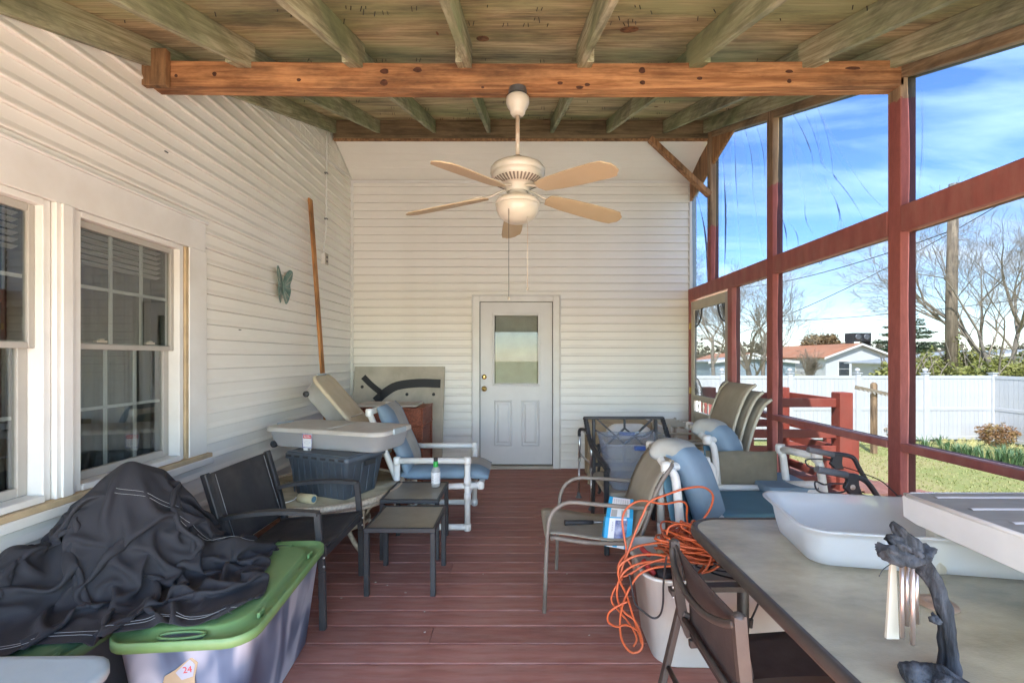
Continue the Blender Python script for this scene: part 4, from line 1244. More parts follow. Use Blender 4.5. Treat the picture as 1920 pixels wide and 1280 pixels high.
house('grey_barn', 'long grey low building behind the right hedge', 64.0, 84.0, 60, 68, 1.0, 2.4, pm('weathered_wall', (.35, .33, .28), .8), pm('old_roof', (.25, .22, .18), .7))

# --- utility pole and wires
up = thing('utility_pole', 'tall wooden utility pole beyond the white fence', 'utility pole', (19.2, 20.0, GZ))
obj('pole_shaft', G().tube([(19.2, 20, GZ), (19.2, 20, 4), (19.3, 20, 9.05)], [.24, .21, .18], 14), POLEW, up)
obj('ivy', leaf_cloud([(19.2, 20, .6, .42, .42, 1.4), (19.25, 20, 2.0, .30, .30, 1.2)], 2200, .06, 4), HEDGE, up)
def wire(p0, p1, sag, label):
    pts = [V(p0).lerp(V(p1), t_) - V((0, 0, sag*4*t_*(1-t_))) for t_ in [i/24 for i in range(25)]]
    obj('overhead_wire', G().tube(pts, .022, 5), CORDBK, origin=p0, label=label, cat='wire')
wire(at(1380, 540, Y=40), at(1790, 430, Y=20), .5, 'upper overhead wire sagging towards the utility pole')
wire(at(1330, 640, Y=42), at(1930, 350, Y=22), .9, 'steep overhead wire crossing the others')
wire(at(1300, 600, Y=60), at(1960, 556, Y=26), .7, 'lowest overhead wire running level above the house')

# --- flower bed: bulb clumps and two shrubs
rb = random.Random(20)
def bulb_clump(x, y, n, h_, label, flowers=0, group='bulb clumps along the fence'):
    c_ = thing('daffodil_clump', label, 'plant', (x, y, GZ), group=group)
    g_ = G()
    for i in range(n):
        a = rb.uniform(0, 6.28); r_ = rb.uniform(0, .16); l_ = h_*rb.uniform(.7, 1.1)
        bx, by = x + r_*math.cos(a), y + r_*math.sin(a); le = rb.uniform(.04, .22)
        w_ = .011; tx, ty = -math.sin(a)*w_, math.cos(a)*w_
        p = [(bx-tx, by-ty, GZ), (bx+tx, by+ty, GZ), (bx+le*.5*math.cos(a)+tx, by+le*.5*math.sin(a)+ty, GZ+l_*.65), (bx+le*.5*math.cos(a)-tx, by+le*.5*math.sin(a)-ty, GZ+l_*.65), (bx+le*1.2*math.cos(a), by+le*1.2*math.sin(a), GZ+l_)]
        g_.add(p, [(0, 1, 2, 3), (3, 2, 4)])
    obj('leaves', g_, BLADE, c_)
    if flowers:
        g_ = G()
        for i in range(flowers):
            fx_, fy_, fz = x + rb.uniform(-.25, .25), y + rb.uniform(-.2, .2), GZ + h_*rb.uniform(.9, 1.15)
            for k in range(6):
                a = k*1.047
                g_.add([(fx_, fy_, fz), (fx_+.045*math.cos(a-.3), fy_-.01, fz+.045*math.sin(a-.3)), (fx_+.06*math.cos(a), fy_, fz+.06*math.sin(a)), (fx_+.045*math.cos(a+.3), fy_-.01, fz+.045*math.sin(a+.3))], [(0, 1, 2, 3)])
        obj('flowers', g_, YELLOWFL, c_)
spots = [(1735, 833, 26, .34, 0), (1775, 835, 26, .36, 0), (1796, 848, 40, .36, 9), (1818, 853, 40, .36, 8), (1845, 858, 34, .34, 0), (1873, 862, 40, .4, 0), (1898, 868, 44, .42, 0), (1915, 862, 36, .38, 2), (1760, 826, 20, .3, 0), (1885, 850, 26, .32, 2), (1938, 872, 40, .4, 0), (1826, 842, 22, .3, 3)]
lab = ['bulb clump at the foot of the fence just right of the red post', 'green bulb clump with narrow leaves by the first fence panel', 'daffodil clump with most yellow blooms', 'second blooming daffodil clump right of the first', 'bulb clump left of the russet shrub front', 'tall bulb clump in front of the russet shrub', 'large bulb clump at the right edge above the rail', 'bulb clump near the side fence with two blooms', 'smallest bulb clump hard against the fence', 'back bulb clump beside the side fence', 'bulb clump cut by the right picture edge', 'middle bulb clump with three blooms behind the others']
for s_, l_ in zip(spots, lab):
    p = at(s_[0], s_[1]+8, z=GZ)
    bulb_clump(p.x, p.y, s_[2], s_[3], l_, s_[4])
def shrub(px, py, w_, h_, label, n=1800):
    p = at(px, py, z=GZ)
    s_ = thing('shrub', label, 'shrub', p)
    bl = [(p.x, p.y, GZ+h_*.45, w_/2, w_/2, h_*.5), (p.x+w_*.25, p.y, GZ+h_*.6, w_*.3, w_*.3, h_*.4), (p.x-w_*.22, p.y, GZ+h_*.65, w_*.22, w_*.3, h_*.4)]
    obj('foliage', leaf_cloud(bl, n, .035, int(px), shell=.8), leafmat('russet_leaves', (.20, .10, .04), (.32, .17, .07), (.36, .28, .09)), s_)
    a, c = branches(p, h_*.5, .6, 3, int(px), .02, nb=(3, 4), split_at=.1)
    obj('stems', a, BARK, s_); obj('twigs', c, TWIG, s_)
shrub(1868, 836, 1.0, .62, 'russet orange shrub in front of the fence corner')
shrub(1668, 826, .7, .60, 'sparse russet shrub beside the clothesline post', 700)
# ------------------------------------------------------------------ furniture and clutter, left side
def xf(c, rz=0.0, tilt=None):
    """frame for local geometry: centre c, turned rz about Z"""
    M_ = Matrix.Translation(V(c)) @ Matrix.Rotation(rz, 4, 'Z')
    if tilt is not None: M_ = M_ @ tilt
    return M_
def rloop(M_, w_, d, r, z, n=5): return [M_ @ V((x, y, z)) for x, y in rr(w_, d, r, n)]
def tub(M_, w0, d0, w1, d1, h, r=.05, th=.004, flare=.012):
    """open container with real wall thickness, tapering from (w1,d1) at the rim to (w0,d0) at the foot"""
    g_ = G()
    L = [rloop(M_, w0-2*r*.3, d0-2*r*.3, r*.8, 0), rloop(M_, w0, d0, r, r*.25), rloop(M_, w1, d1, r, h-.012), rloop(M_, w1+2*flare, d1+2*flare, r+flare, h-.010), rloop(M_, w1+2*flare, d1+2*flare, r+flare, h),
         rloop(M_, w1-2*th, d1-2*th, r, h), rloop(M_, w0-2*th, d0-2*th, r*.9, r*.25+th), rloop(M_, w0-2*r*.4, d0-2*r*.4, r*.7, th)]
    g_.loft(L, True, False)
    b_ = len(g_.v) - len(L[-1]); g_.f.append(tuple(b_+k for k in range(len(L[-1])))); g_.s.append(False)
    return g_

# --- big green lidded tote
def green_tote(c, rz, W, D, lid, body, label, h=.46, tag=True):
    M_ = xf(c, rz); r_ = thing('storage_tote', label, 'storage tote', c, rz, group='green lidded totes by the window')
    obj('tote_body', tub(M_, W-.14, D-.14, W-.05, D-.05, h-.02, .07), body, r_)
    g_ = G().loft([rloop(M_, W-.01, D-.01, .085, h-.030), rloop(M_, W, D, .09, h-.028), rloop(M_, W, D, .09, h+.004), rloop(M_, W-.012, D-.012, .085, h+.006), rloop(M_, W-.03, D-.03, .08, h-.010),
                   rloop(M_, W-.13, D-.10, .10, h-.012), rloop(M_, W-.15, D-.12, .10, h+.006), rloop(M_, W-.165, D-.135, .10, h+.0085), rloop(M_, W-.185, D-.155, .10, h+.0085)], False, True)
    l_ = obj('lid', g_, lid, r_)
    for sx in (-1, 1):
        c0 = M_ @ V((sx*(W/2-.045), 0, h-.008))
        ax_ = M_.to_3x3() @ V((0, 1, 0)); bx_ = M_.to_3x3() @ V((1, 0, 0))
        ring = [c0 + ax_*.075*math.cos(t_) + bx_*.020*math.sin(t_) + V((0, 0, .008)) for t_ in [i*2*math.pi/20 for i in range(20)]]
        obj('handle_slot', G().tube(ring, .005, 6, closed=True), lid, l_)
        obj('slot_recess', G().ext([c0 + ax_*.07*math.cos(t_) + bx_*.016*math.sin(t_) + V((0, 0, -.0035)) for t_ in [i*2*math.pi/16 for i in range(16)]], (0, 0, .0085)), GREYTOTE, l_)
    for k, (u, v_) in enumerate([(-.30, 1), (0, 1), (.30, 1), (-.3, -1), (.3, -1)]):
        p = M_ @ V((u*W, v_*(D/2-.038), h))
        obj('lid_clip', G().obox(p, M_.to_3x3() @ V((.022, 0, 0)), M_.to_3x3() @ V((0, .006, 0)), (0, 0, .010)), lid, l_, bevel=.003)
    g_ = G()
    for k in range(-2, 3):
        a_ = M_ @ V((k*.028*1.0, (D/2-.115), h+.0085))
    return r_, M_
ROT = R(95)
t1, TM = green_tote((-1.165, 1.90, 0), ROT, .82, .48, GREENLID, TOTEBODY, 'pale green lidded tote with cloudy blue body standing below the black chair')
# sticker on the lid edge and torn label with number on the tote body
obj('lid_sticker', G().obox(TM @ V((-.03, .03, .4705)), TM.to_3x3() @ V((.02, .01, 0)), TM.to_3x3() @ V((-.012, .03, 0)), (0, 0, .0006)), WHITEPRINT, t1)
fnt = [(0, 0), ]
def text_mesh(name, s_, size, M_, mt, parent, ex=.0004, bold=False):
    cu = bpy.data.curves.new(name, 'FONT'); cu.body = s_; cu.size = size; cu.extrude = ex; cu.align_x = 'CENTER'; cu.align_y = 'CENTER'
    o_ = bpy.data.objects.new(name, cu)
    dg = bpy.context.evaluated_depsgraph_get()
    COL.objects.link(o_)
    dg.update()
    me = bpy.data.meshes.new_from_object(o_.evaluated_get(bpy.context.evaluated_depsgraph_get()))
    bpy.data.objects.remove(o_)
    g_ = G(); g_.add([M_ @ v_.co for v_ in me.vertices], [tuple(p.vertices) for p in me.polygons])
    return obj(name, g_, mt, parent)
def frame(o_, x_, y_):
    x_ = V(x_).normalized(); y_ = V(y_).normalized(); z_ = x_.cross(y_).normalized(); y_ = z_.cross(x_)
    return Matrix.Translation(V(o_)) @ Matrix((x_, y_, z_)).transposed().to_4x4()
# torn label on the end of the tote facing the camera
e0 = TM @ V((-.368, .0, .315))
ex_ = TM.to_3x3() @ V((0, -1, 0)); ez_ = V((0, 0, 1)); en = TM.to_3x3() @ V((-1, 0, 0))
lb = [e0 + ex_*a + ez_*b_ + en*.012 for a, b_ in ((-.055, -.02), (-.045, .02), (-.01, .04), (.04, .08), (.06, .06), (.05, .01), (.055, -.06), (-.05, -.07))]
obj('torn_label', G().ext(lb, en*.001), CARDB, t1)
lb2 = [e0 + ex_*a + ez_*b_ + en*.0135 for a, b_ in ((-.01, .03), (.035, .072), (.052, .055), (.045, .015), (.01, .005))]
obj('label_patch', G().ext(lb2, en*.0006), pm('grey_paper', (.35, .37, .42), .7), t1)
text_mesh('label_number', '24', .030, frame(e0 + ex_*.028 + ez_*.038 + en*.0148, ex_ + ez_*.1, ez_), REDPRINT, t1)

t2, TM2 = green_tote((-1.66, 1.70, 0), R(88), .90, .50, DARKGREEN, GREYTOTE, 'dark green lidded tote mostly hidden under the charcoal cover', h=.455)
gl = thing('flat_bin_lid', 'pale grey blue bin with rounded corners at the bottom left edge', 'storage bin', (-1.62, 1.10, 0))
MB_ = xf((-1.62, 1.085, 0), R(1))
obj('bin_body', tub(MB_, .78, .42, .86, .52, .47, .08), GREYTOTE, gl)
obj('bin_lid', G().loft([rloop(MB_, .88, .54, .09, .472), rloop(MB_, .90, .56, .10, .476), rloop(MB_, .90, .56, .10, .500), rloop(MB_, .88, .54, .09, .506), rloop(MB_, .84, .50, .08, .503)], True, True), GREYLID, gl)

# --- charcoal furniture cover thrown over the totes (cloth relaxed by a small solver)
def cloth_cover():
    rs = np.random.RandomState(5)
    NX, NY = 96, 84
    # footprint the cloth is bunched into, and the larger flat size it really has
    cx0, cy0, FW, FD = -1.62, 1.93, .95, .86
    RW, RD = 1.74, 1.50
    u, v_ = np.meshgrid(np.linspace(-.5, .5, NX), np.linspace(-.5, .5, NY))
    ang = R(18)
    px_ = cx0 + u*FW*math.cos(ang) - v_*FD*math.sin(ang); py_ = cy0 + u*FW*math.sin(ang) + v_*FD*math.cos(ang)
    px_ = np.maximum(px_, -2.02 + (px_+2.02)*.0) if False else px_
    def H(x, y):
        h = np.full_like(x, .02)
        c_, s_ = math.cos(ROT), math.sin(ROT)
        lx = (x+1.165)*c_ + (y-1.90)*s_; ly = -(x+1.165)*s_ + (y-1.90)*c_
        h = np.where((abs(lx) < .415) & (abs(ly) < .24), .474, h)
        h = np.where((abs(x+1.66) < .26) & (abs(y-1.70) < .46), .468, h)
        # lumps of bunched material beneath
        h = np.maximum(h, 1.02 - 1.35*np.sqrt(((x+1.72)/.95)**2 + ((y-2.02)/.85)**2 + .004))
        h = np.maximum(h, .68 - 1.05*np.sqrt(((x+1.90)/1.0)**2 + ((y-1.72)/1.3)**2))
        h = np.maximum(h, .66 - 1.3*np.sqrt(((x+1.47)/1.2)**2 + ((y-1.98)/.8)**2))
        h = np.maximum(h, .60 - 1.2*np.sqrt(((x+1.28)/1.0)**2 + ((y-2.06)/.8)**2))
        return h
    P = np.stack([px_, py_, H(px_, py_) + .10 + .05*rs.rand(NY, NX)], -1)
    # smooth random lumps start the folds
    for k in range(14):
        fx_, fy_ = rs.uniform(1.5, 8, 2); ph = rs.uniform(0, 6.28, 2)
        P[..., 2] += .020*np.sin(fx_*6*u + ph[0] + 3*v_)*np.sin(fy_*5*v_ + ph[1])
    O = P.copy()
    dx, dy = RW/(NX-1), RD/(NY-1)
    def con(A, B, L, k):
        d_ = B - A; l_ = np.linalg.norm(d_, axis=-1, keepdims=True) + 1e-9
        c_ = d_*(l_-L)/l_*.5*k
        return c_
    for it in range(420):
        vel = (P - O)*.93
        O = P.copy()
        P = P + vel; P[..., 2] -= .00045
        for _ in range(6):
            for off, L, k in (((0, 1), dx, .9), ((1, 0), dy, .9), ((1, 1), math.hypot(dx, dy), .8), ((0, 2), 2*dx, .06), ((2, 0), 2*dy, .06)):
                oy, ox = off
                A = P[:NY-oy, :NX-ox]; B = P[oy:, ox:]
                c_ = con(A, B, L, k)*.5
                P[:NY-oy, :NX-ox] += c_; P[oy:, ox:] -= c_
            if off is not None:
                A = P[1:, :-1]; B = P[:-1, 1:]
                c_ = con(A, B, math.hypot(dx, dy), .8)*.5
                P[1:, :-1] += c_; P[:-1, 1:] -= c_
            h = H(P[..., 0], P[..., 1]) + .006
            hit = P[..., 2] < h
            P[..., 2] = np.where(hit, np.minimum(h, P[..., 2] + .03), P[..., 2])
            P[..., 0] = np.maximum(P[..., 0], -2.065)
            # friction where it touches
            P[..., :2] = np.where(hit[..., None], O[..., :2]*.75 + P[..., :2]*.25, P[..., :2])
            P[..., 2] = np.maximum(P[..., 2], .01)
    return P
CP = cloth_cover()
NYc, NXc = CP.shape[:2]
g = G().sheet(lambda u, v: tuple(CP[int(round(v*(NYc-1))), int(round(u*(NXc-1)))]), NXc-1, NYc-1, th=.003)
cov = obj('furniture_cover', g, BLACKCLOTH, sub=1, label='crumpled charcoal fabric cover heaped over the green totes', cat='cover')
def seam(path, off=.0045):
    pts = []
    for (i, j) in path:
        p = V(CP[j, i]); a = V(CP[j, min(i+1, NXc-1)]) - V(CP[j, max(i-1, 0)]); b_ = V(CP[min(j+1, NYc-1), i]) - V(CP[max(j-1, 0), i])
        n_ = a.cross(b_).normalized(); pts.append(p + n_*off*.9)
    for _ in range(3):
        pts = [pts[0]] + [(pts[k-1] + pts[k]*2 + pts[k+1])/4 for k in range(1, len(pts)-1)] + [pts[-1]]
    return pts
for (i0, i1, j0) in ((40, 88, 44), (40, 88, 45)):
    obj('stitching', G().tube(seam([(i, j0) for i in range(i0, i1)]), .0008, 4), STITCH, cov)
for j0 in (2, 3):
    obj('stitching', G().tube(seam([(i, j0) for i in range(3, 92)]), .0008, 4), STITCH, cov)

# --- black patio armchair
def sheet_between(a0, a1, b0, b1, sag=(0, 0, 0), th=.004, nu=10, nv=8):
    a0, a1, b0, b1, sag = map(V, (a0, a1, b0, b1, sag))
    return G().sheet(lambda u, v: tuple(a0.lerp(a1, u).lerp(b0.lerp(b1, u), v) + sag*math.sin(math.pi*u)*math.sin(math.pi*(v*.8+.1))), nu, nv, th)
ch = thing('armchair', 'black sling armchair with flat metal arms beside the green tote', 'chair', (-1.3, 2.62, 0))
Yn, Yf = 2.335, 2.915
for s_, y in ((0, Yn), (1, Yf)):
    obj('front_leg', G().bar((-.995, y, 0), (-1.00, y, .30), .034, .026, up=(0, 1, 0)).bar((-1.00, y, .2995), (-1.025, y, .60), .034, .026, up=(0, 1, 0)), BLACKMETAL, ch, bevel=.004)
    pts = smooth([(-1.02, y, .597), (-1.2, y, .607), (-1.4, y, .592), (-1.585, y, .555)], 3)
    g_ = G()
    for a, b_ in zip(pts[:-1], pts[1:]): g_.bar(a, b_ + (b_-a)*.02, .045, .020)
    obj('armrest', g_, BLACKMETAL, ch)
    obj('back_post', G().bar((-1.475, y+(.01 if s_ == 0 else -.01), .33), (-1.53, y, .55), .03, .04, up=(0, 1, 0)).bar((-1.53, y, .55), (-1.605, y, .80), .03, .04, up=(0, 1, 0)), BLACKMETAL, ch, bevel=.004)
    obj('rear_leg', G().bar((-1.47, y, .36), (-1.62, y, .0), .026, .034, up=(0, 1, 0)), BLACKMETAL, ch, bevel=.004)
    obj('seat_rail', G().bar((-.99, y+(.03 if s_ == 0 else -.03), .405), (-1.50, y+(.03 if s_ == 0 else -.03), .355), .022, .04), BLACKMETAL, ch, bevel=.004)
    for zz in (.33, .375):
        obj('screw', G().lathe([(.0005, .0), (.006, .001), (.006, .004), (.0005, .006)][::-1], (-.985, y - (.0175), zz), 8, (0, 1, 0)), SCREW, ch)
    obj('screw', G().lathe([(.0005, -.006), (.006, -.004), (.006, -.001), (.0005, 0)], (-1.56, y-.024, .552), 8, (0, 1, 0)), SCREW, ch)
obj('seat', sheet_between((-.985, Yn+.04, .425), (-.985, Yf-.04, .425), (-1.49, Yn+.04, .37), (-1.49, Yf-.04, .37), (0, 0, -.025)), BLACKSLING, ch)
obj('front_stretcher', G().bar((-.995, Yn+.02, .385), (-.995, Yf-.02, .385), .02, .04), BLACKMETAL, ch, bevel=.004)
bk = obj('backrest', sheet_between((-1.60, Yn+.03, .795), (-1.60, Yf-.03, .795), (-1.485, Yn+.03, .40), (-1.485, Yf-.03, .40), (-.02, 0, 0)), BLACKSLING, ch)
g = G()
for yy in (Yn+.06, Yf-.06):
    obj('stitching', G().tube([(-1.590, yy, .785), (-1.535, yy, .60), (-1.478, yy, .42)], .0015, 4), STITCH, bk)

# --- two nesting side tables
def side_table(x0, x1, y0, y1, h, label):
    t_ = thing('side_table', label, 'side table', ((x0+x1)/2, (y0+y1)/2, 0), group='small black side tables')
    f_ = .018
    for x in (x0, x1-.03):
        for y in (y0, y1-.03):
            obj('leg', G().box(x, x+.03, y, y+.03, 0, h-.028), BLACKMETAL, t_, bevel=.003)
    obj('frame', G().box(x0, x1, y0, y0+f_, h-.0278, h).box(x0, x1, y1-f_, y1, h-.0278, h).box(x0, x0+f_, y0+f_, y1-f_, h-.0278, h).box(x1-f_, x1, y0+f_, y1-f_, h-.0278, h), BLACKMETAL, t_, bevel=.003)
    obj('glass_top', G().box(x0+f_+.001, x1-f_-.001, y0+f_+.001, y1-f_-.001, h-.010, h-.004), DARKGLASS, t_)
    return t_
side_table(-.895, -.475, 2.655, 3.075, .40, 'nearer and lower of the two small glass topped black side tables')
side_table(-.945, -.535, 3.13, 3.585, .42, 'farther side table carrying the green capped bottle')
# bottle
bc = at(817, 912, z=.417)
bt = thing('sauce_bottle', 'small clear bottle with green cap on the farther side table', 'bottle', (bc.x, bc.y, .417))
obj('bottle_glass', G().lathe([(.0005, .001), (.031, .001), (.034, .006), (.034, .118), (.030, .135), (.016, .155), (.0145, .175), (.0145, .19)], (bc.x, bc.y, .417), 24), BOTTLEGL, bt)
obj('bottle_label', G().lathe([(.0345, .03), (.0349, .031), (.0349, .112), (.0345, .113)], (bc.x, bc.y, .417), 24), WHITEPRINT, bt)
obj('neck_sleeve', G().lathe([(.0165, .150), (.0185, .152), (.0185, .192), (.016, .194)], (bc.x, bc.y, .417), 18), GREENCAP, bt)
obj('bottle_cap', G().lathe([(.015, .195), (.016, .196), (.016, .222), (.0005, .223)], (bc.x, bc.y, .417), 16), BLACKPRINT, bt)
g = G()
for k in range(9):
    a0 = R(-95 + (k % 3)*4); zz = .417+.042+k*.0075
    g.tube([(bc.x+.0353*math.cos(a0+t_*.75), bc.y+.0353*math.sin(a0+t_*.75), zz) for t_ in (0, .33, .66, 1)], .0007, 3)
obj('label_print', g, BLACKPRINT, bt)
ga = G()
for k in range(5): ga.tube([(bc.x+.0353*math.cos(R(-125)+t_), bc.y+.0353*math.sin(R(-125)+t_), .417+.035+k*.012+t_*.012) for t_ in (0, .14, .28)], .0022, 4)
obj('label_emblem', ga, BLACKPRINT, bt)

# --- round wicker table
wt = thing('wicker_table', 'round cream wicker table with glass top under the grey tote', 'table', (-1.46, 3.50, 0))
tcx, tcy, trd, tz = -1.46, 3.52, .565, .41
obj('table_top', G().lathe([(.0005, tz-.012), (trd-.02, tz-.012), (trd-.018, tz-.002), (.0005, tz-.002)], (tcx, tcy, 0), 56), TABLEGLASS, wt)
g = G()
ring = lambda r_, z_, n_=64: [(tcx + r_*math.cos(i*2*math.pi/n_), tcy + r_*math.sin(i*2*math.pi/n_), z_) for i in range(n_)]
g.tube(ring(trd-.005, tz-.014), .024, 8, closed=True); g.tube(ring(trd-.03, tz-.055), .016, 6, closed=True); g.tube(ring(.30, .14), .016, 6, closed=True)
obj('woven_rim', g, WICKERCREAM, wt)
for a in (-38, 22, 82, 142, 202, 262):
    c_, s_ = math.cos(R(a)), math.sin(R(a))
    pts = smooth([(tcx+c_*.48, tcy+s_*.48, .37), (tcx+c_*.36, tcy+s_*.36, .26), (tcx+c_*.28, tcy+s_*.28, .14), (tcx+c_*.36, tcy+s_*.36, .05), (tcx+c_*.44, tcy+s_*.44, .012)], 5)
    obj('leg', G().tube(pts, .017, 7), WICKERCREAM, wt)
g = G().bar((-1.11, 3.27, 0), (-1.11, 3.27, .375), .03, .03, up=(0, 1, 0))
obj('leg', g, WICKERCREAM, wt, bevel=.005)

# --- slate grey crate and clear box on top of it
Mg = xf((-1.335, 3.37, .4115), R(-22))
gt = thing('grey_crate', 'slate grey moving crate standing on the round wicker table', 'crate', (-1.335, 3.37, .4115), R(-22))
obj('crate_body', tub(Mg, .46, .33, .56, .40, .30, .025, flare=.004), GREYTOTE, gt)
g = G()
for k in range(9):
    u = -.24 + k*.06
    g.obox(Mg @ V((u*.95, -.186, .15)), Mg.to_3x3() @ V((.004, 0, 0)), Mg.to_3x3() @ V((0, -.004, .0)), Mg.to_3x3() @ V((0, -.016, .135)))
for k in range(4):
    v_ = -.12 + k*.08
    g.obox(Mg @ V((.258, v_*.95, .13)), Mg.to_3x3() @ V((.004, 0, 0)), Mg.to_3x3() @ V((0, .004, 0)), Mg.to_3x3() @ V((.018, 0, .11)))
obj('rib', g, GREYTOTE, gt)
obj('rim_band', G().loft([rloop(Mg, .575, .415, .03, .262), rloop(Mg, .585, .425, .03, .265), rloop(Mg, .585, .425, .03, .297), rloop(Mg, .575, .415, .03, .3005)], False, False), GREYTOTE, gt)
obj('hinged_lid', G().obox(Mg @ V((0, 0, .306)), Mg.to_3x3() @ V((.275, 0, 0)), Mg.to_3x3() @ V((0, .195, 0)), (0, 0, .005)), GREYTOTE, gt)
obj('hand_hole', G().obox(Mg @ V((.292, .02, .235)), Mg.to_3x3() @ V((.002, 0, 0)), Mg.to_3x3() @ V((0, .055, 0)), (0, 0, .017)), BLACKPRINT, gt)
g = G()
for k in range(7): g.obox(Mg @ V((-.24+k*.08, -.214, .285)), Mg.to_3x3() @ V((.022, 0, 0)), Mg.to_3x3() @ V((0, .003, 0)), (0, 0, .007))
obj('lid_teeth', g, BLACKMETAL, gt)

def under_box(c, rz, label, L=1.02, W=.46, h=.145, body=None, lid=None, tilt=None, group='clear underbed boxes', sticker=False):
    M_ = xf(c, rz, tilt)
    r_ = thing('underbed_box', label, 'storage box', c, 0, group=group)
    obj('box_body', tub(M_, L-.08, W-.06, L-.02, W-.02, h, .07, .003, .006), body or CLEARBOX, r_)
    lo = [rloop(M_, L+.012, W+.012, .085, h-.022), rloop(M_, L+.018, W+.018, .09, h-.016), rloop(M_, L+.014, W+.014, .09, h+.006), rloop(M_, L-.03, W-.03, .07, h+.008), rloop(M_, L-.05, W-.05, .07, h+.002)]
    lo2 = [rloop(M_, L-.06, W-.06, .07, h+.002), rloop(M_, L-.10, W-.10, .06, h+.007)]
    ld_ = obj('lid', G().loft(lo + lo2, False, True), lid or CLEARLID, r_)
    Mr = M_.to_3x3()
    obj('lid_ridge', G().obox(M_ @ V((.02, 0, h+.0085)), Mr @ V((.006, 0, 0)), Mr @ V((0, W/2-.06, 0)), Mr @ V((0, 0, .003))), CLEARLID, ld_)
    for sx in (-1, 1):
        obj('latch', G().obox(M_ @ V((sx*(L/2+.010), 0, h-.005)), Mr @ V((.010, 0, 0)), Mr @ V((0, .085, 0)), Mr @ V((0, 0, .022))), GREYLID, r_, bevel=.006)
    for sy in (-1, 1):
        obj('wheel', G().lathe([(.0005, -.016), (.022, -.016), (.026, -.012), (.026, .012), (.022, .016), (.0005, .016)], M_ @ V((-L/2+.075, sy*(W/2-.030), .022)), 18, Mr @ V((0, 1, 0))), BLACKMETAL, r_)
    return r_, M_
ub, UM = under_box((-1.36, 3.50, .7235), R(-17), 'clear wide storage box with brand sticker lying on the slate crate', sticker=True)
sx = UM @ V((-.10, -.234, .070)); ux = UM.to_3x3() @ V((1, 0, 0)); un = UM.to_3x3() @ V((0, -1, 0))
st = obj('sticker', G().obox(sx, ux*.042, un*.0008, V((0, 0, .052))), WHITEPRINT, ub)
obj('sticker_border', G().obox(sx + un*.0012 + V((0, 0, .049)), ux*.042, un*.0006, V((0, 0, .003))).obox(sx + un*.0012 - V((0, 0, .049)), ux*.042, un*.0006, V((0, 0, .003))).obox(sx + un*.0012 + ux*.0395, ux*.0025, un*.0006, V((0, 0, .046))).obox(sx + un*.0012 - ux*.0395, ux*.0025, un*.0006, V((0, 0, .046))), NAVYPRINT, st)
obj('sticker_band', G().obox(sx + un*.0013 + V((0, 0, .030)), ux*.036, un*.0006, V((0, 0, .013))), REDPRINT, st)
text_mesh('sticker_word', 'Sterilite', .019, frame(sx + un*.0022 + V((0, 0, .030)), ux, (0, 0, 1)), WHITEPRINT, st)
obj('sticker_drawing', G().tube([sx + un*.0018 + ux*a + V((0, 0, b_)) for a, b_ in ((-.024, -.012), (-.01, -.003), (.018, -.006), (.026, -.012), (.006, -.022), (-.018, -.020), (-.024, -.012))], .0009, 4), NAVYPRINT, st)
obj('barcode_label', G().obox(sx + V((0, 0, -.064)) - un*.0002, ux*.033, un*.0008, V((0, 0, .014))), WHITEPRINT, ub)
g = G()
for k in range(9): g.obox(sx + V((0, 0, -.064)) + un*.001 + ux*(.006+k*.0028), ux*.0007, un*.0004, V((0, 0, .011)))
obj('barcode', g, BLACKPRINT, ub)
Rt = Matrix.Rotation(R(49), 4, 'Y')
# standing/leaning clone behind
def box_leaning():
    Mx = Matrix((( .65, 0, .76), (0, 1, 0), (-.76, 0, .65))).to_4x4()
    c0 = V((-1.915, 3.95, 1.13)) + V((.65, 0, -.76))*.47 + V((0, .20, 0))
    r_, M_ = under_box(c0, 0, 'dusty underbed box with black wheel standing on end against the left wall', L=.92, W=.40, h=.17, body=CLEARLID, lid=pm('tan_dusty_lid', (.50, .41, .28), .7, var=.12, dust=.6, dustc=(.55, .49, .38)), tilt=Mx)
    return r_
box_leaning()
# rolled beige item inside the clear box
obj('rolled_mat', G().tube(smooth([UM @ V((-.42, -.10, .06)), UM @ V((-.2, -.08, .06)), UM @ V((.1, -.02, .05))], 5), .045, 12), CREAMPL, origin=(-1.7, 3.5, .76), label='rolled beige mat lying inside the clear storage box', cat='mat')
# paint roller
pr_ = at(575, 934, z=.445)
ro = thing('paint_roller', 'cream paint roller lying on the round wicker table', 'paint roller', (pr_.x, pr_.y, .41))
a = V((-.055, .012, 0)); 
obj('roller_sleeve', G().tube([pr_ - V((.055, -.018, 0)), pr_ + V((.055, -.018, 0))], .031, 18), pm('cream_nap', (.62, .52, .30), .95, var=.1, bmp=.8, bs=300), ro)
obj('roller_core', G().lathe([(.0005, 0), (.014, 0), (.020, -.001), (.021, .002)], pr_ + V((.0562, -.0185, 0)), 14, (1, -.33, 0)), TEALCUSH, ro)
obj('roller_wire', G().tube(smooth([pr_ + V((-.055, .02, 0)), pr_ + V((-.08, .025, 0)), pr_ + V((-.09, -.01, -.01)), pr_ + V((-.15, -.05, -.02)), pr_ + V((-.20, -.06, -.024))], 5), .0035, 6), TRIM, ro)

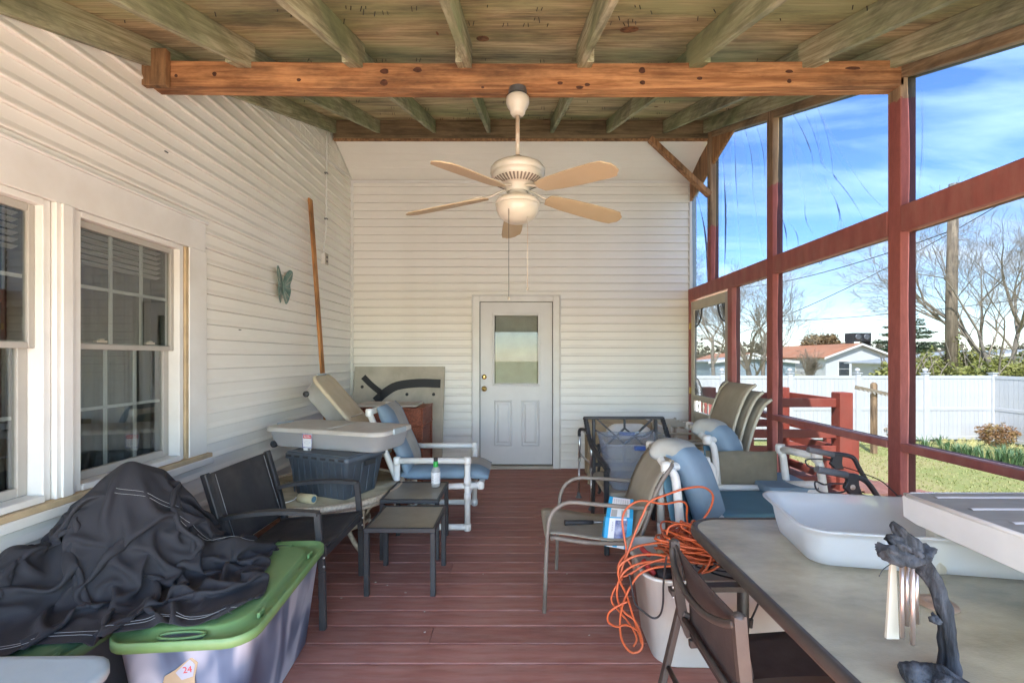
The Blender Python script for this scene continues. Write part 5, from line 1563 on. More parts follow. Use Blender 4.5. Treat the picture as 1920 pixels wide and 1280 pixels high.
# --- PVC chair builder (facing +X in its own frame, width along Y)
def pvc_joint(g_, p, r_=.0305):
    g_.lathe([(.0005, -r_*1.1), (r_*.8, -r_), (r_, -r_*.6), (r_, r_*.6), (r_*.8, r_), (.0005, r_*1.1)], p, 12)
PR = .0245
def cushion(path, wd, th, wdir, g_=None, n=22, segs=None):
    """puffy cushion swept along a path; wdir is the direction of its width"""
    g_ = g_ or G(); wdir = V(wdir).normalized(); pts = [V(p) for p in path]; m = len(pts); loops = []
    for i, p in enumerate(pts):
        t_ = (pts[min(i+1, m-1)] - pts[max(i-1, 0)]).normalized(); nn = t_.cross(wdir).normalized()
        e = min(1, .35 + 3.2*min(i, m-1-i)/m) ** .6
        lp = []
        for k in range(n):
            a = 2*math.pi*k/n; c_, s_ = math.cos(a), math.sin(a)
            x_ = (abs(c_)**.55)*(1 if c_ > 0 else -1)*wd/2*(.94 + .06*e)
            y_ = (abs(s_)**.8)*(1 if s_ > 0 else -1)*th/2*e
            lp.append(p + wdir*x_ + nn*y_)
        loops.append(lp)
    return loops
def cushion_obj(parent, path, wd, th, wdir, stripe=(.18, .62), mats=None, name='cushion'):
    """blue cushion with a grey stripe running down its length as its own part"""
    path = smooth(path, 5)
    L = cushion(path, wd, th, wdir)
    c_ = obj(name, G().loft(L, True, True), BLUECUSH if mats is None else mats[0], parent)
    if stripe:
        lo, hi = stripe
        w_ = V(wdir).normalized(); S = []
        for lp, p in zip(L, path):
            p = V(p)
            row = []
            for q in lp:
                d_ = (q - p).dot(w_)/(wd/2)
                row.append(q)
            S.append(row)
        n = len(L[0])
        g_ = G()
        for side in (0, 1):
            ks = [k for k in range(n) if (L[len(L)//2][k]-V(path[len(L)//2])).dot(w_)/(wd/2) > lo-1e-6 and (L[len(L)//2][k]-V(path[len(L)//2])).dot(w_)/(wd/2) < hi]
        # stripe sheets laid 2 mm proud of both faces
        for sgn in (1, -1):
            rows = []
            for i, p in enumerate(path):
                p = V(p); t_ = (V(path[min(i+1, len(path)-1)]) - V(path[max(i-1, 0)])).normalized(); nn = t_.cross(w_).normalized()
                e = min(1, .35 + 3.2*min(i, len(path)-1-i)/len(path)) ** .6
                row = []
                for j in range(9):
                    f_ = lo + (hi-lo)*j/8
                    c2 = min(1, abs(f_)/(.94+.06*e)) ** (1/.55); s2 = math.sqrt(max(0, 1-c2*c2))
                    row.append(p + w_*f_*wd/2 + nn*sgn*((s2**.8)*th/2*e + .003))
                rows.append(row)
            nr, nc = len(rows), 9
            g_.add([q for r_ in rows for q in r_], [(a*nc+b_, a*nc+b_+1, (a+1)*nc+b_+1, (a+1)*nc+b_) for a in range(nr-1) for b_ in range(nc-1)], True)
        obj('stripe', g_, GREYCUSH, c_)
    return c_

# left PVC chair with cushions
pc1 = thing('pvc_chair', 'white pipe armchair with blue striped cushions beside the entry door', 'chair', (-.7, 3.98, 0))
for y in (3.67, 4.30):
    g_ = G()
    xr, xf_, zt = -.965, -.395, .565
    zb_ = .03
    g_.tube([(xr, y, zb_), (xr, y, zt)], PR, 12); g_.tube([(xf_, y, zb_), (xf_, y, zt)], PR, 12)
    g_.tube([(xr, y, zt), (xf_, y, zt)], PR, 12); g_.tube([(xr, y, zb_), (xf_, y, zb_)], PR, 12)
    for p in ((xr, y, zt), (xf_, y, zt), (xr, y, zb_), (xf_, y, zb_)): pvc_joint(g_, p)
    for z_ in (.40, .27):
        g_.tube([(xf_, y, z_-.035), (xf_, y, z_+.035)], PR+.005, 12)
    obj('side_frame', g_, PVC, pc1)
g_ = G()
for x, z_ in ((-.40, .27), (-.96, .30), (-.96, .06)):
    g_.tube([(x, 3.68, z_), (x, 4.29, z_)], PR, 12)
for y in (3.70, 4.27):
    g_.tube([(-.95, y, .33), (-.285, y, .36)], PR, 12); pvc_joint(g_, (-.29, y, .36))
    g_.tube([(-.95, y, .34), (-1.20, y, .95)], PR, 12); pvc_joint(g_, (-1.20, y, .95))
g_.tube([(-.29, 3.70, .36), (-.29, 4.27, .36)], PR, 12); g_.tube([(-1.20, 3.70, .95), (-1.20, 4.27, .95)], PR, 12)
obj('seat_frame', g_, PVC, pc1)
cushion_obj(pc1, [(-.98, 3.985, .425), (-.8, 3.985, .43), (-.55, 3.985, .435), (-.35, 3.985, .435), (-.23, 3.985, .41)], .52, .115, (0, 1, 0), stripe=(-.45, .55), name='seat_cushion')
cushion_obj(pc1, [(-.90, 3.985, .42), (-.94, 3.985, .56), (-1.02, 3.985, .74), (-1.09, 3.985, .90), (-1.14, 3.985, .99)], .52, .12, (0, 1, 0), stripe=(-.45, .55), name='back_cushion')

# --- wicker hamper, thin tray on it
hp = thing('wicker_hamper', 'red brown wicker trunk standing in the corner behind the crates', 'trunk', (-1.35, 4.8, 0))
def wicker_box(x0, x1, y0, y1, z0, z1):
    g_ = G().box(x0, x1, y0, y1, z0, z1)
    r_ = random.Random(int(z0*100))
    z = z0 + .008
    while z < z1 - .004:
        a = .0035
        g_.box(x0-a, x1+a, y0-a, y0-.0002, z, z+.008); g_.box(x1+.0002, x1+a, y0, y1, z, z+.008)
        z += .014
    for k in range(int((x1-x0)/.05)):
        g_.box(x0+k*.05+.01, x0+k*.05+.018, y0-.0055, y0-.0036, z0, z1)
    return g_
obj('hamper_body', wicker_box(-1.70, -.955, 4.56, 5.05, .02, .70), WICKERRED, hp)
obj('hamper_lid', wicker_box(-1.72, -.945, 4.55, 5.06, .715, .885), WICKERRED, hp)
g = G()
for (z_) in (.71, .885, .03):
    g.tube([(-1.72, 4.545, z_), (-.94, 4.545, z_), (-.94, 5.06, z_)], .010, 6)
for x in (-1.715, -.945): g.tube([(x, 4.548, .02), (x, 4.548, .88)], .012, 6)
g.tube([(-.945, 5.05, .02), (-.945, 5.05, .88)], .012, 6)
obj('braided_edge', g, WICKERRED, hp)
ty = obj('flat_tray', G().loft([rloop(xf((-1.33, 4.79, .897)), .62, .38, .03, 0), rloop(xf((-1.33, 4.79, .897)), .64, .40, .035, .018), rloop(xf((-1.33, 4.79, .897)), .62, .38, .03, .021), rloop(xf((-1.33, 4.79, .897)), .60, .36, .03, .012)], True, True), CLEARLID, label='dusty flat plastic lid lying on top of the wicker trunk', cat='lid', origin=(-1.33, 4.79, .897))
# --- stained board leaning on the back wall with curved tape
bd = thing('leaning_board', 'large stained beige board with curved black tape leaning on the back wall', 'board', (-1.45, 5.6, 0))
b0, b1 = V((-1.46, 5.44, 0)), V((-1.46, 5.70, 1.285))
up_ = (b1-b0).normalized(); nb_ = V((1, 0, 0)).cross(up_); nb_ = nb_ if nb_.y < 0 else -nb_
obj('board_panel', G().obox((b0+b1)/2, V((.565, 0, 0)), nb_*.012, (b1-b0)/2), TANBOARD, bd, bevel=.003)
def bdp(px, py, off=.0135):
    # point on the board surface for a photo position
    o_ = V((0, 0, CH)); d_ = V(((px-CX)/FPX, 1, -(py-CY)/FPX)); q = b0 + nb_*off
    t_ = (q - o_).dot(nb_)/d_.dot(nb_); return o_ + d_*t_
def tape(pts, wpx):
    P_ = smooth([V((x, y, 0)) for x, y in pts], 4); g_ = G(); A, B_ = [], []
    for i, p in enumerate(P_):
        t_ = (P_[min(i+1, len(P_)-1)]-P_[max(i-1, 0)]).normalized(); n_ = V((-t_.y, t_.x, 0))*wpx/2
        A.append(bdp(p.x+n_.x, p.y+n_.y)); B_.append(bdp(p.x-n_.x, p.y-n_.y))
    m = len(A)
    top = [q + nb_*.001 for q in A] + [q + nb_*.001 for q in B_]
    g_.add(A + B_ + top, [(2*m+i, 2*m+i+1, 3*m+i+1, 3*m+i) for i in range(m-1)] + [(i, i+1, 2*m+i+1, 2*m+i) for i in range(m-1)] + [(m+i+1, m+i, 3*m+i, 3*m+i+1) for i in range(m-1)])
    return g_
obj('black_tape', tape([(704, 752), (722, 736), (745, 723), (785, 718), (826, 719)], 16), BLACKTAPE, bd)
obj('black_tape', tape([(681, 706), (697, 722), (717, 738)], 11), BLACKTAPE, bd)
for (a, b_) in ((679, 725), (763, 739), (813, 739)):
    q = bdp(a, b_, .0125)
    obj('bolt_hole', G().lathe([(.0005, .001), (.017, .001), (.02, 0)], q, 14, nb_), BLACKTAPE, bd)
obj('board_edge_strip', G().obox((b0+b1)/2 + V((.535, 0, 0)) + nb_*.0135, V((.004, 0, 0)), nb_*.0012, (b1-b0)/2), CREAMPL, bd)
# ------------------------------------------------------------------ right side
# --- taupe tube sling chair holding the hammer and the blue box
tchr = thing('sling_chair', 'taupe sling chair with thin curved tube arms in the middle of the deck', 'chair', (.55, 2.76, 0))
def on(pts, Y): return [at(px, py, Y=Y) for px, py in pts]
near = on([(1020.6, 1149), (1024, 1060), (1027, 1000), (1033, 968), (1049, 951), (1071, 944), (1117, 948), (1170, 953), (1222, 957)], 2.49)
near = [V((p.x, 2.49 + .04*i/8, p.z)) for i, p in enumerate(near)]
obj('arm_leg_tube', G().tube([near[0]] + smooth(near[1:], 4), .0115, 10), TAUPEMETAL, tchr)
far = on([(1043, 1067), (1046, 990), (1048.5, 945), (1053, 920), (1066, 903), (1087, 895.5), (1130, 897), (1170, 900), (1215, 903)], 3.0)
obj('arm_leg_tube', G().tube([far[0]] + smooth(far[1:], 4), .0115, 10), TAUPEMETAL, tchr)
bkn = [V((.60, 2.54, .36)), V((.68, 2.54, .37)), V((.735, 2.54, .50)), V((.79, 2.54, .66)), V((.875, 2.54, .80))]
for y in (2.54, 2.98):
    obj('back_tube', G().tube(smooth([(p.x, y, p.z) for p in [V((.19, 2.5, .395)), V((.40, 2.5, .365))] + bkn], 5), .012, 10), TAUPEMETAL, tchr)
    obj('rear_leg', G().tube([(.66, y, .36), (.84, y, .012)], .0115, 8), TAUPEMETAL, tchr)
obj('cross_tube', G().tube([(.875, 2.54, .80), (.875, 2.98, .80)], .010, 8).tube([(.20, 2.54, .385), (.20, 2.98, .385)], .010, 8), TAUPEMETAL, tchr)
prof = smooth([(.165, 0, .392), (.185, 0, .41), (.30, 0, .402), (.45, 0, .378), (.60, 0, .372), (.67, 0, .40), (.73, 0, .52), (.785, 0, .68), (.87, 0, .815), (.885, 0, .81)], 4)
obj('sling', G().sheet(lambda u, v: (prof[min(int(v*(len(prof)-1)+.5), len(prof)-1)].x, 2.545 + .43*u, prof[min(int(v*(len(prof)-1)+.5), len(prof)-1)].z - .012*math.sin(math.pi*u)), 8, len(prof)-1, th=.004), TAUPESLING, tchr)
# hammer on the seat
hm = thing('hammer', 'black and grey gripped hammer lying on the taupe chair seat', 'hammer', (.4, 2.72, .41))
h0, h1 = at(1059, 981, Y=2.70), at(1150, 984, Y=2.74)
h0.z, h1.z = .418, .408
obj('grip', G().tube([h0, h0.lerp(h1, .06), h0.lerp(h1, .3), h0.lerp(h1, .58)], [.017, .014, .0145, .012], 10), BLACKMETAL, hm)
obj('shaft', G().tube([h0.lerp(h1, .575), h1], .0085, 8), GALV, hm)
obj('head', G().bar(h1 + V((0, -.06, .004)), h1 + V((0, .02, .004)), .024, .026, up=(0, 0, 1)).lathe([(.015, 0), (.016, .02), (.0005, .022)], h1 + V((0, -.06, .004)), 12, (0, -1, 0)).bar(h1 + V((0, .02, .004)), h1 + V((0, .085, -.008)), .02, .01), GALV, hm)
# blue product box leaning in the chair: upper folded half and lower half
bx = thing('product_box', 'blue and white product box with house picture leaning on the taupe chair', 'box', (.50, 2.62, .40))
def quad_box(c, dep, mt_, nm, parent):
    c = [V(p) for p in c]; n_ = (c[1]-c[0]).cross(c[3]-c[0]).normalized()
    if n_.y < 0: n_ = -n_
    return obj(nm, G().ext(c if True else c, n_*dep), mt_, parent)
Yb_ = 2.60
TL, TR, ML, MR, BL, BR = at(1143, 930, Y=2.70), at(1188, 936, Y=2.70), at(1136, 970, Y=2.60), at(1187, 972, Y=2.60), at(1130, 1022, Y=2.575), at(1182, 1031, Y=2.575)
quad_box([BL, BR, MR, ML], .045, BLUEPRINT, 'box_front', bx); quad_box([ML, MR, TR, TL], .045, BLUEPRINT, 'box_top', bx)
def onq(q, u, v, off=.0012):
    a = V(q[0]).lerp(V(q[1]), u).lerp(V(q[3]).lerp(V(q[2]), u), v)
    n_ = (V(q[1])-V(q[0])).cross(V(q[3])-V(q[0])).normalized(); n_ = n_ if n_.y < 0 else -n_
    return a + n_*off
Qf, Qt = [BL, BR, MR, ML], [ML, MR, TR, TL]
def patch(q, u0, u1, v0, v1, mt_, nm, off=.0012):
    P_ = [onq(q, u0, v0, off), onq(q, u1, v0, off), onq(q, u1, v1, off), onq(q, u0, v1, off)]
    n_ = (P_[1]-P_[0]).cross(P_[3]-P_[0]).normalized(); n_ = n_ if n_.y < 0 else -n_
    return obj(nm, G().ext(P_, n_*.0006), mt_, bx)
patch(Qf, .14, .76, .0, 1., WHITEPRINT, 'white_panel'); patch(Qt, .15, .86, .05, .98, WHITEPRINT, 'white_panel')
patch(Qf, .36, .80, .16, .93, NAVYPRINT, 'picture', .0022); patch(Qf, .34, .5, .02, .14, BLUEPRINT, 'picture', .0022)
for u0 in (.17, .55): patch(Qt, u0, u0+.22, .06, .38, GREYCUSH, 'small_picture', .0022)
g = G()
for k in range(7):
    a, b_ = onq(Qt, .22+.09*k, .50, .0022), onq(Qt, .22+.09*k, .90, .0022); g.tube([a, b_], .0006, 3)
for k in range(6):
    a = onq(Qf, .25, .55+.06*k, .0022); g.tube([a, a + V((.006, 0, .004))], .0012, 3)
obj('print_lines', g, BLACKPRINT, bx)

# --- black ornate chair with tub, facing the camera
oc_ = thing('ornate_chair', 'black metal chair with crossed lattice back holding the clear tub', 'chair', (.94, 3.55, 0))
yb = 3.86
def A(px, py, Y=yb): return at(px, py, Y=Y)
obj('back_top_rail', G().bar(A(1094, 783), A(1244, 783), .028, .022, up=(0, 0, 1)), BLACKMETAL, oc_, bevel=.005)
for sx, xo, xi in ((-1, 1097, 1113), (1, 1241, 1229)):
    x_top = A(xo, 784).x; 
    if sx < 0:
        pts = smooth([A(1097, 782), A(1101, 800, 3.84), A(1106, 826, 3.78), A(1118, 850, 3.55), A(1135, 874, 3.25), A(1140, 882, 3.17)], 4)
    else:
        x2 = 1.28
        pts = smooth([A(1241, 782), A(1247, 800), A(1255, 824, 3.80), V((1.30, 3.62, .655)), V((1.30, 3.3, .62)), V((1.29, 3.17, .60))], 4)
    g_ = G()
    for a, b_ in zip(pts[:-1], pts[1:]): g_.bar(a, b_ + (b_-a)*.04, .034, .030)
    obj('arm', g_, BLACKMETAL, oc_, bevel=.004)
    obj('back_post', G().bar(A(xi, 786), V((A(xi, 786).x, yb-.02, .42)), .026, .03, up=(0, 1, 0)), BLACKMETAL, oc_, bevel=.004)
    xl = pts[-1].x
    obj('front_leg', G().bar((xl-.01, 3.18, .60), (xl+.0, 3.22, .0), .034, .034, up=(0, 1, 0)), BLACKMETAL, oc_, bevel=.005)
    obj('rear_leg', G().bar((A(xi, 786).x, yb-.02, .44), (A(xi, 786).x, yb+.06, .0), .03, .034, up=(0, 1, 0)), BLACKMETAL, oc_, bevel=.005)
g = G()
xl, xr = A(1113, 0).x, A(1229, 0).x; zt, zb = A(0, 786).z, .50
cw = (xr-xl)
for (a, b_) in (((.06, 1), (.36, .62)), ((.36, .62), (.5, .80)), ((.5, .80), (.5, 1.)), ((.5, .80), (.66, .62)), ((.94, 1.), (.66, .62)), ((.36, .62), (.12, .30)), ((.66, .62), (.88, .30)), ((.36, .62), (.5, .44)), ((.66, .62), (.5, .44)), ((.0, .78), (.2, .62)), ((1, .78), (.8, .62)), ((.0, .46), (.12, .30)), ((1, .46), (.88, .30)), ((.12, .30), (.36, .02)), ((.88, .30), (.66, .02)), ((.5, .44), (.5, .0)), ((.12, .30), (.0, .1)), ((.88, .3), (1, .1)), ((.2, .62), (.36, .62)), ((.8, .62), (.66, .62))):
    p0 = V((xl+cw*a[0], yb, zb+(zt-zb)*a[1])); p1 = V((xl+cw*b_[0], yb, zb+(zt-zb)*b_[1]))
    g.bar(p0, p1, .014, .020, up=(0, 1, 0))
obj('back_lattice', g, BLACKMETAL, oc_)
obj('lower_rail', G().bar((xl, yb, .49), (xr, yb, .49), .02, .03), BLACKMETAL, oc_)
obj('seat', G().loft([rloop(xf((.955, 3.52, .40)), .62, .60, .06, 0), rloop(xf((.955, 3.52, .40)), .64, .62, .07, .02), rloop(xf((.955, 3.52, .40)), .62, .60, .06, .04)], True, True), TAUPESLING, oc_)
# clear tub with blue handles
ct = thing('clear_tub', 'clear plastic tub with blue handles standing on the black ornate chair', 'storage tub', (.90, 3.46, .4405))
MT = xf((.905, 3.47, .4405), R(-3))
obj('tub_body', tub(MT, .40, .44, .50, .56, .345, .05, .003, .012), plastic('clear_tub_plastic', (.62, .70, .80), .26, dust=.2), ct)
for sy in (-1, 1):
    c0 = MT @ V((0, sy*.30, .325))
    obj('tub_handle', G().bar(c0 + V((-.065, 0, 0)), c0 + V((.065, 0, 0)), .03, .03), BLUEPL, ct, bevel=.008, seg=2)
# cardboard, pillow and lattice shelf behind
cb_ = thing('wooden_crate', 'tan wooden crate against the back wall behind the ornate chair', 'crate', (1.15, 5.3, 0))
g = G()
for k in range(5): obj('crate_slat', G().box(.80, 1.55, 5.02, 5.045, .02+k*.132, .14+k*.132), CARDB, cb_)
for x in (.79, 1.50): obj('corner_post', G().box(x, x+.06, 5.0, 5.0199, 0, .69), CARDB, cb_)
obj('crate_side', G().box(.83, 1.55, 5.05, 5.5, .02, .66), CARDB, cb_)
pw = obj('white_pillow', G().loft(cushion(smooth([(.98, 4.86, .60), (1.1, 4.86, .61), (1.3, 4.86, .61), (1.42, 4.86, .60)], 4), .12, .16, (0, 1, 0)), True, True), TRIM, origin=(1.2, 4.86, .53), label='plain white roll in front of the tan wooden crate', cat='pillow')
sh = thing('lattice_shelf', 'cream plastic lattice shelf between the ornate chair and the blue cushion', 'shelf', (1.75, 4.7, 0))
for zz in (.30, .50, .70):
    g = G()
    for k in range(4): g.box(1.50+k*.07, 1.512+k*.07, 4.45, 4.95, zz, zz+.02)
    for k in range(6): g.box(1.50, 1.74, 4.45+k*.095, 4.462+k*.095, zz+.0205, zz+.034)
    obj('shelf_tray', g, CREAMPL, sh)
for x, y in ((1.5, 4.44), (1.73, 4.44), (1.5, 4.94), (1.73, 4.94)):
    obj('shelf_leg', G().lathe([(.016, 0), (.016, .74), (.0005, .75)], (x, y, 0), 10), CREAMPL, sh)
# aluminium walker
wk = thing('walking_frame', 'folded aluminium walking frame with black grips left of the ornate chair', 'walker', (.66, 4.35, 0))
wA, wB = at(1087, 806, Y=4.54), at(1109, 812, Y=4.17)
for (top, ft) in ((wA, V((.625, 4.54, 0))), (V((wB.x, 4.17, .66)), V((.69, 4.17, 0)))):
    leg = obj('leg', G().tube([top, top.lerp(ft, .45)], .013, 10).tube([top.lerp(ft, .45), ft + V((0, 0, .02))], .0105, 10).lathe([(.0155, 0), (.0155, .03)], top.lerp(ft, .46), 10), STEEL, wk)
    obj('rubber_tip', G().lathe([(.030, 0), (.030, .008), (.017, .02), (.014, .055), (.0005, .056)], ft, 14), RUBBER, leg)
    g = G()
    for k in range(7): g.box(ft.x-.003, ft.x+.003, ft.y-.0125, ft.y-.010, .10+k*.03, .106+k*.03)
    obj('adjuster_hole', g, BLACKPRINT, leg)
obj('hand_grip', G().tube(smooth([wA + V((-.005, 0, -.06)), wA + V((0, 0, 0)), wA + V((.03, -.03, .012)), wA + V((.05, -.12, .005))], 4), .017, 10), BLACKMETAL, wk)
obj('cross_brace', G().tube([wA.lerp(V((.625, 4.54, 0)), .35), V((wB.x, 4.17, .42))], .009, 8).tube([wA + V((.03, -.05, 0)), V((wB.x, 4.17, .66))], .010, 8), STEEL, wk)
obj('strap', G().tube(smooth([(.745, 4.1, .62), (.75, 4.1, .45), (.742, 4.1, .33), (.755, 4.1, .20), (.74, 4.1, .17)], 3), .014, 5), BLACKMETAL, wk)

# --- two cushioned PVC chairs seen from their backs
def back_pvc(off, label, first=None):
    o_ = V(off)
    r_ = thing('pvc_chair', label, 'chair', V((1.15, 2.78, 0)) + o_)
    E1, E2 = at(1250, 876, Y=2.57), at(1322, 866, Y=2.98)
    F1, F2 = at(1277, 1000, Y=2.57), at(1343, 978, Y=2.98)
    E1, E2, F1, F2 = [p + o_ for p in (E1, E2, F1, F2)]
    for E, F in ((E1, F1), (E2, F2)):
        low = V((F.x + (F.x-E.x)*.5, F.y, .03))
        mid = V((E.x + .055, E.y, E.z-.10))
        g_ = G().tube(smooth([E, E + V((.035, 0, -.03)), mid, F], 5), PR, 12); g_.tube([F, V((F.x+.01, F.y, .03))], PR, 12)
        g_.tube([F + V((0, 0, .04)), F - V((0, 0, .05))], PR+.005, 12)
        pvc_joint(g_, E, .033)
        obj('back_post', g_, PVC, r_)
    g_ = G().tube([E1, E2], PR, 12).tube([F1 - V((0, 0, .03)), F2 - V((0, 0, .03))], PR, 12)
    L1 = at(1237, 900, Y=2.62) + o_; L2 = V((L1.x+.02, L1.y, .02))
    g_.tube([E1, at(1222, 836, Y=2.98) + o_], PR, 12)
    pvc_joint(g_, at(1220, 836, Y=3.0) + o_, .031)
    obj('top_bar', g_, PVC, r_)
    obj('side_leg', G().tube([L1, L1.lerp(L2, .35)], PR*.9, 10).tube([L1.lerp(L2, .36), L2], PR, 10), pm('greyed_pipe', (.48, .45, .40), .5, var=.1), r_)
    d_ = (E2-E1).normalized()
    hn = d_.cross(V((0, 0, 1))).normalized()
    # padding rolls over the top of the back
    pth = [F1.lerp(F2, .5) + V((.04, -.02, -.05)), F1.lerp(F2, .5) + V((.035, -.02, .08)), E1.lerp(E2, .45) + V((.045, -.03, -.07)), E1.lerp(E2, .42) + V((.0, -.01, .035)), E1.lerp(E2, .42) + V((-.09, .04, .075)), E1.lerp(E2, .42) + V((-.14, .06, .055))]
    cushion_obj(r_, [p + d_*.035 for p in pth], .30, .15, d_, stripe=None, name='back_cushion')
    cst = [p + d_*.035 for p in [E1.lerp(E2, .42) + V((.006, -.01, .03)), E1.lerp(E2, .42) + V((-.04, .015, .070)), E1.lerp(E2, .42) + V((-.09, .04, .078)), E1.lerp(E2, .42) + V((-.135, .06, .058))]]
    obj('stripe', G().loft(cushion(smooth(cst, 4), .308, .156, d_), True, True), GREYCUSH, r_)
    sm_ = smooth(pth, 4); obj('seam_piping', G().tube([p - hn*0 + d_*.185 + V((.0, 0, .0)) for p in sm_[1:-1]], .006, 6), TEALCUSH, r_)
    obj('back_sling', G().sheet(lambda u, v: tuple((E1 + V((-.02, .03, -.05))).lerp(E2 + V((-.05, 0, -.05)), u).lerp((F1 + V((-.02, 0, -.12))).lerp(F2 + V((-.03, 0, -.12)), u), v)), 6, 6, th=.004), TEALCUSH, r_)
    return r_
p2 = back_pvc((0, 0, 0), 'white pipe chair with rolled blue cushion behind the orange cord')
p3_ = back_pvc((.545, .75, .02), 'farther white pipe chair with blue cushion before the stacked sling chairs')
# seat side of it: teal pad and low frame bars
tp = thing('pvc_footrest', 'white pipe frame with flat teal pad beyond the glass table', 'footrest', (1.55, 3.1, 0))
obj('teal_pad', G().loft([rloop(xf((1.52, 2.98, .42), R(3)), .56, .50, .05, -.03), rloop(xf((1.52, 2.98, .42), R(3)), .58, .52, .06, 0), rloop(xf((1.52, 2.98, .42), R(3)), .56, .50, .05, .03), rloop(xf((1.52, 2.98, .42), R(3)), .50, .44, .05, .035)], True, True), TEALCUSH, tp)
g = G()
g.tube([(1.20, 3.28, .462), (1.86, 3.28, .455)], PR, 12); pvc_joint(g, (1.86, 3.28, .455), .034); g.tube([(1.86, 3.28, .455), (1.86, 2.72, .30), (1.22, 2.72, .30), (1.22, 3.28, .455)], PR, 12)
for x, y in ((1.22, 3.28), (1.86, 3.28), (1.22, 2.72), (1.86, 2.72)): g.tube([(x, y, .02), (x, y, .45)], PR, 10)
obj('frame', g, PVC, tp)
ol = thing('pvc_lounge_chair', 'white pipe chair with olive brown sling back seen from behind', 'chair', (1.6, 3.4, 0))
yo = 3.36
s0, s1, s2, s3 = at(1292, 844, Y=yo), at(1456, 846, Y=yo), at(1457, 934, Y=yo-.06), at(1296, 934, Y=yo-.06)
obj('sling_back', G().sheet(lambda u, v: tuple(s0.lerp(s1, u).lerp(s3.lerp(s2, u), v) + V((0, .006*math.sin(u*9), .003*math.sin(u*14)))), 14, 6, th=.006), OLIVESLING, ol)
g = G()
e1, e2 = at(1463, 841, Y=yo), at(1531, 856, Y=3.05)
q1 = at(1477, 925, Y=yo-.02); q2 = at(1545, 926, Y=3.05)
g.tube([e1, at(1468, 856, Y=yo), q1, V((q1.x+.02, q1.y, .02))], PR+.001, 12); g.tube([e1, e2], PR+.001, 12); g.tube([e2, at(1538, 875, Y=3.05), q2, V((q2.x+.02, 3.05, .02))], PR+.001, 12)
pvc_joint(g, e1, .034); pvc_joint(g, e2, .034)
q3, q4 = at(1459, 907, Y=yo+.02), at(1530, 908, Y=3.06)
g.tube([q3, q4], PR, 12); g.tube([at(1459, 920, Y=yo+.02), at(1540, 925, Y=3.06)], PR, 12)
obj('arm_frame', g, PVC, ol)
obj('blue_pad', G().loft([rloop(xf((1.93, 3.35, .47)), .36, .42, .05, -.03), rloop(xf((1.93, 3.35, .47)), .38, .44, .06, 0), rloop(xf((1.93, 3.35, .47)), .36, .42, .05, .03)], True, True), BLUECUSH, ol)

# --- stack of three cream framed sling chairs
def stack_chair(off, label, first):
    o_ = V(off)
    r_ = thing('stacking_chair', label, 'chair', V((1.65, 4.15, 0)) + o_, group='stacked beige sling chairs')
    Yn_, Yf_ = 3.90, 4.40
    pr = [V((1.30, 0, .46)), V((1.50, 0, .45)), V((1.76, 0, .46)), V((1.82, 0, .56)), V((1.86, 0, .75)), V((1.92, 0, .95)), V((1.99, 0, 1.10)), V((2.06, 0, 1.165))]
    pr = smooth(pr, 4)
    for y in (Yn_, Yf_):
        obj('side_tube', G().tube([V((p.x, y, p.z)) + o_ for p in pr], .014, 8), CREAMMETAL, r_)
        obj('leg_loop', G().tube([p + o_ for p in smooth([V((1.33, y, .02)), V((1.30, y, .45)), V((1.36, y, .64)), V((1.6, y, .66)), V((1.86, y, .66))], 4)], .012, 8), CREAMMETAL, r_)
        obj('rear_leg', G().tube([V((1.78, y, .46)) + o_, V((1.92, y, .02)) + o_], .012, 8), CREAMMETAL, r_)
    m = len(pr)-1
    tilt_ = .10
    obj('sling', G().sheet(lambda u, v: tuple(V((pr[int(round(v*m))].x - .012*math.sin(math.pi*u), Yn_+.01+(Yf_-Yn_-.02)*u, pr[int(round(v*m))].z - .0*u)) + o_), 6, m, th=.003), TAUPESLING, r_)
    return r_
stack_chair((0, 0, 0), 'topmost and leftmost of the three stacked beige sling chairs', True)
stack_chair((.045, -.04, -.06), 'middle of the three stacked beige sling chairs', False)
stack_chair((.09, -.08, -.12), 'lowest of the three stacked beige sling chairs nearest the red post', False)

# --- rollator
rl = thing('rollator', 'black wheeled walker with brake handles beside the red posts', 'walker', (1.85, 2.4, 0))
def handle(Y0, gp, br, tb, nm):
    g_ = G().tube([at(x, y, Y=Y0) for x, y in gp], [.017]*len(gp), 12)
    h_ = obj('hand_grip', g_, RUBBER, rl)
    P_ = [at(x, y, Y=Y0) for x, y in tb]
    obj('frame_tube', G().tube(smooth(P_[:3] + P_[3:], 4), .0125, 10).tube([P_[-1], V((P_[-1].x+.06, Y0+.02, .25)), V((P_[-1].x-.15, Y0, .10))], .012, 8), BLACKMETAL, rl)
    q = [at(x, y, Y=Y0-.012) for x, y in br]
    obj('brake_housing', G().ext(q, (0, .024, 0)), BLACKMETAL, rl, bevel=.004)
    return h_
handle(2.20, [(1531, 878), (1534, 880), (1587, 890)], [(1589, 888), (1611, 889), (1612, 908), (1618, 926), (1598, 930), (1584, 915), (1590, 903)], [(1585, 890), (1605, 893), (1625, 903), (1640, 922), (1652, 942)], 0)
handle(2.66, [(1515, 842), (1518, 843), (1562, 852)], [(1563, 852), (1581, 854), (1580, 870), (1584, 880), (1568, 880), (1558, 870), (1562, 862)], [(1560, 850), (1580, 852), (1600, 858), (1610, 876), (1618, 890), (1634, 915), (1655, 940)], 1)
g = G().tube(smooth([at(x, y, Y=2.2) for x, y in ((1587, 907), (1560, 906), (1545, 908), (1530, 902), (1528, 909), (1533, 919), (1548, 924), (1580, 922), (1590, 915))], 4), .0045, 6)
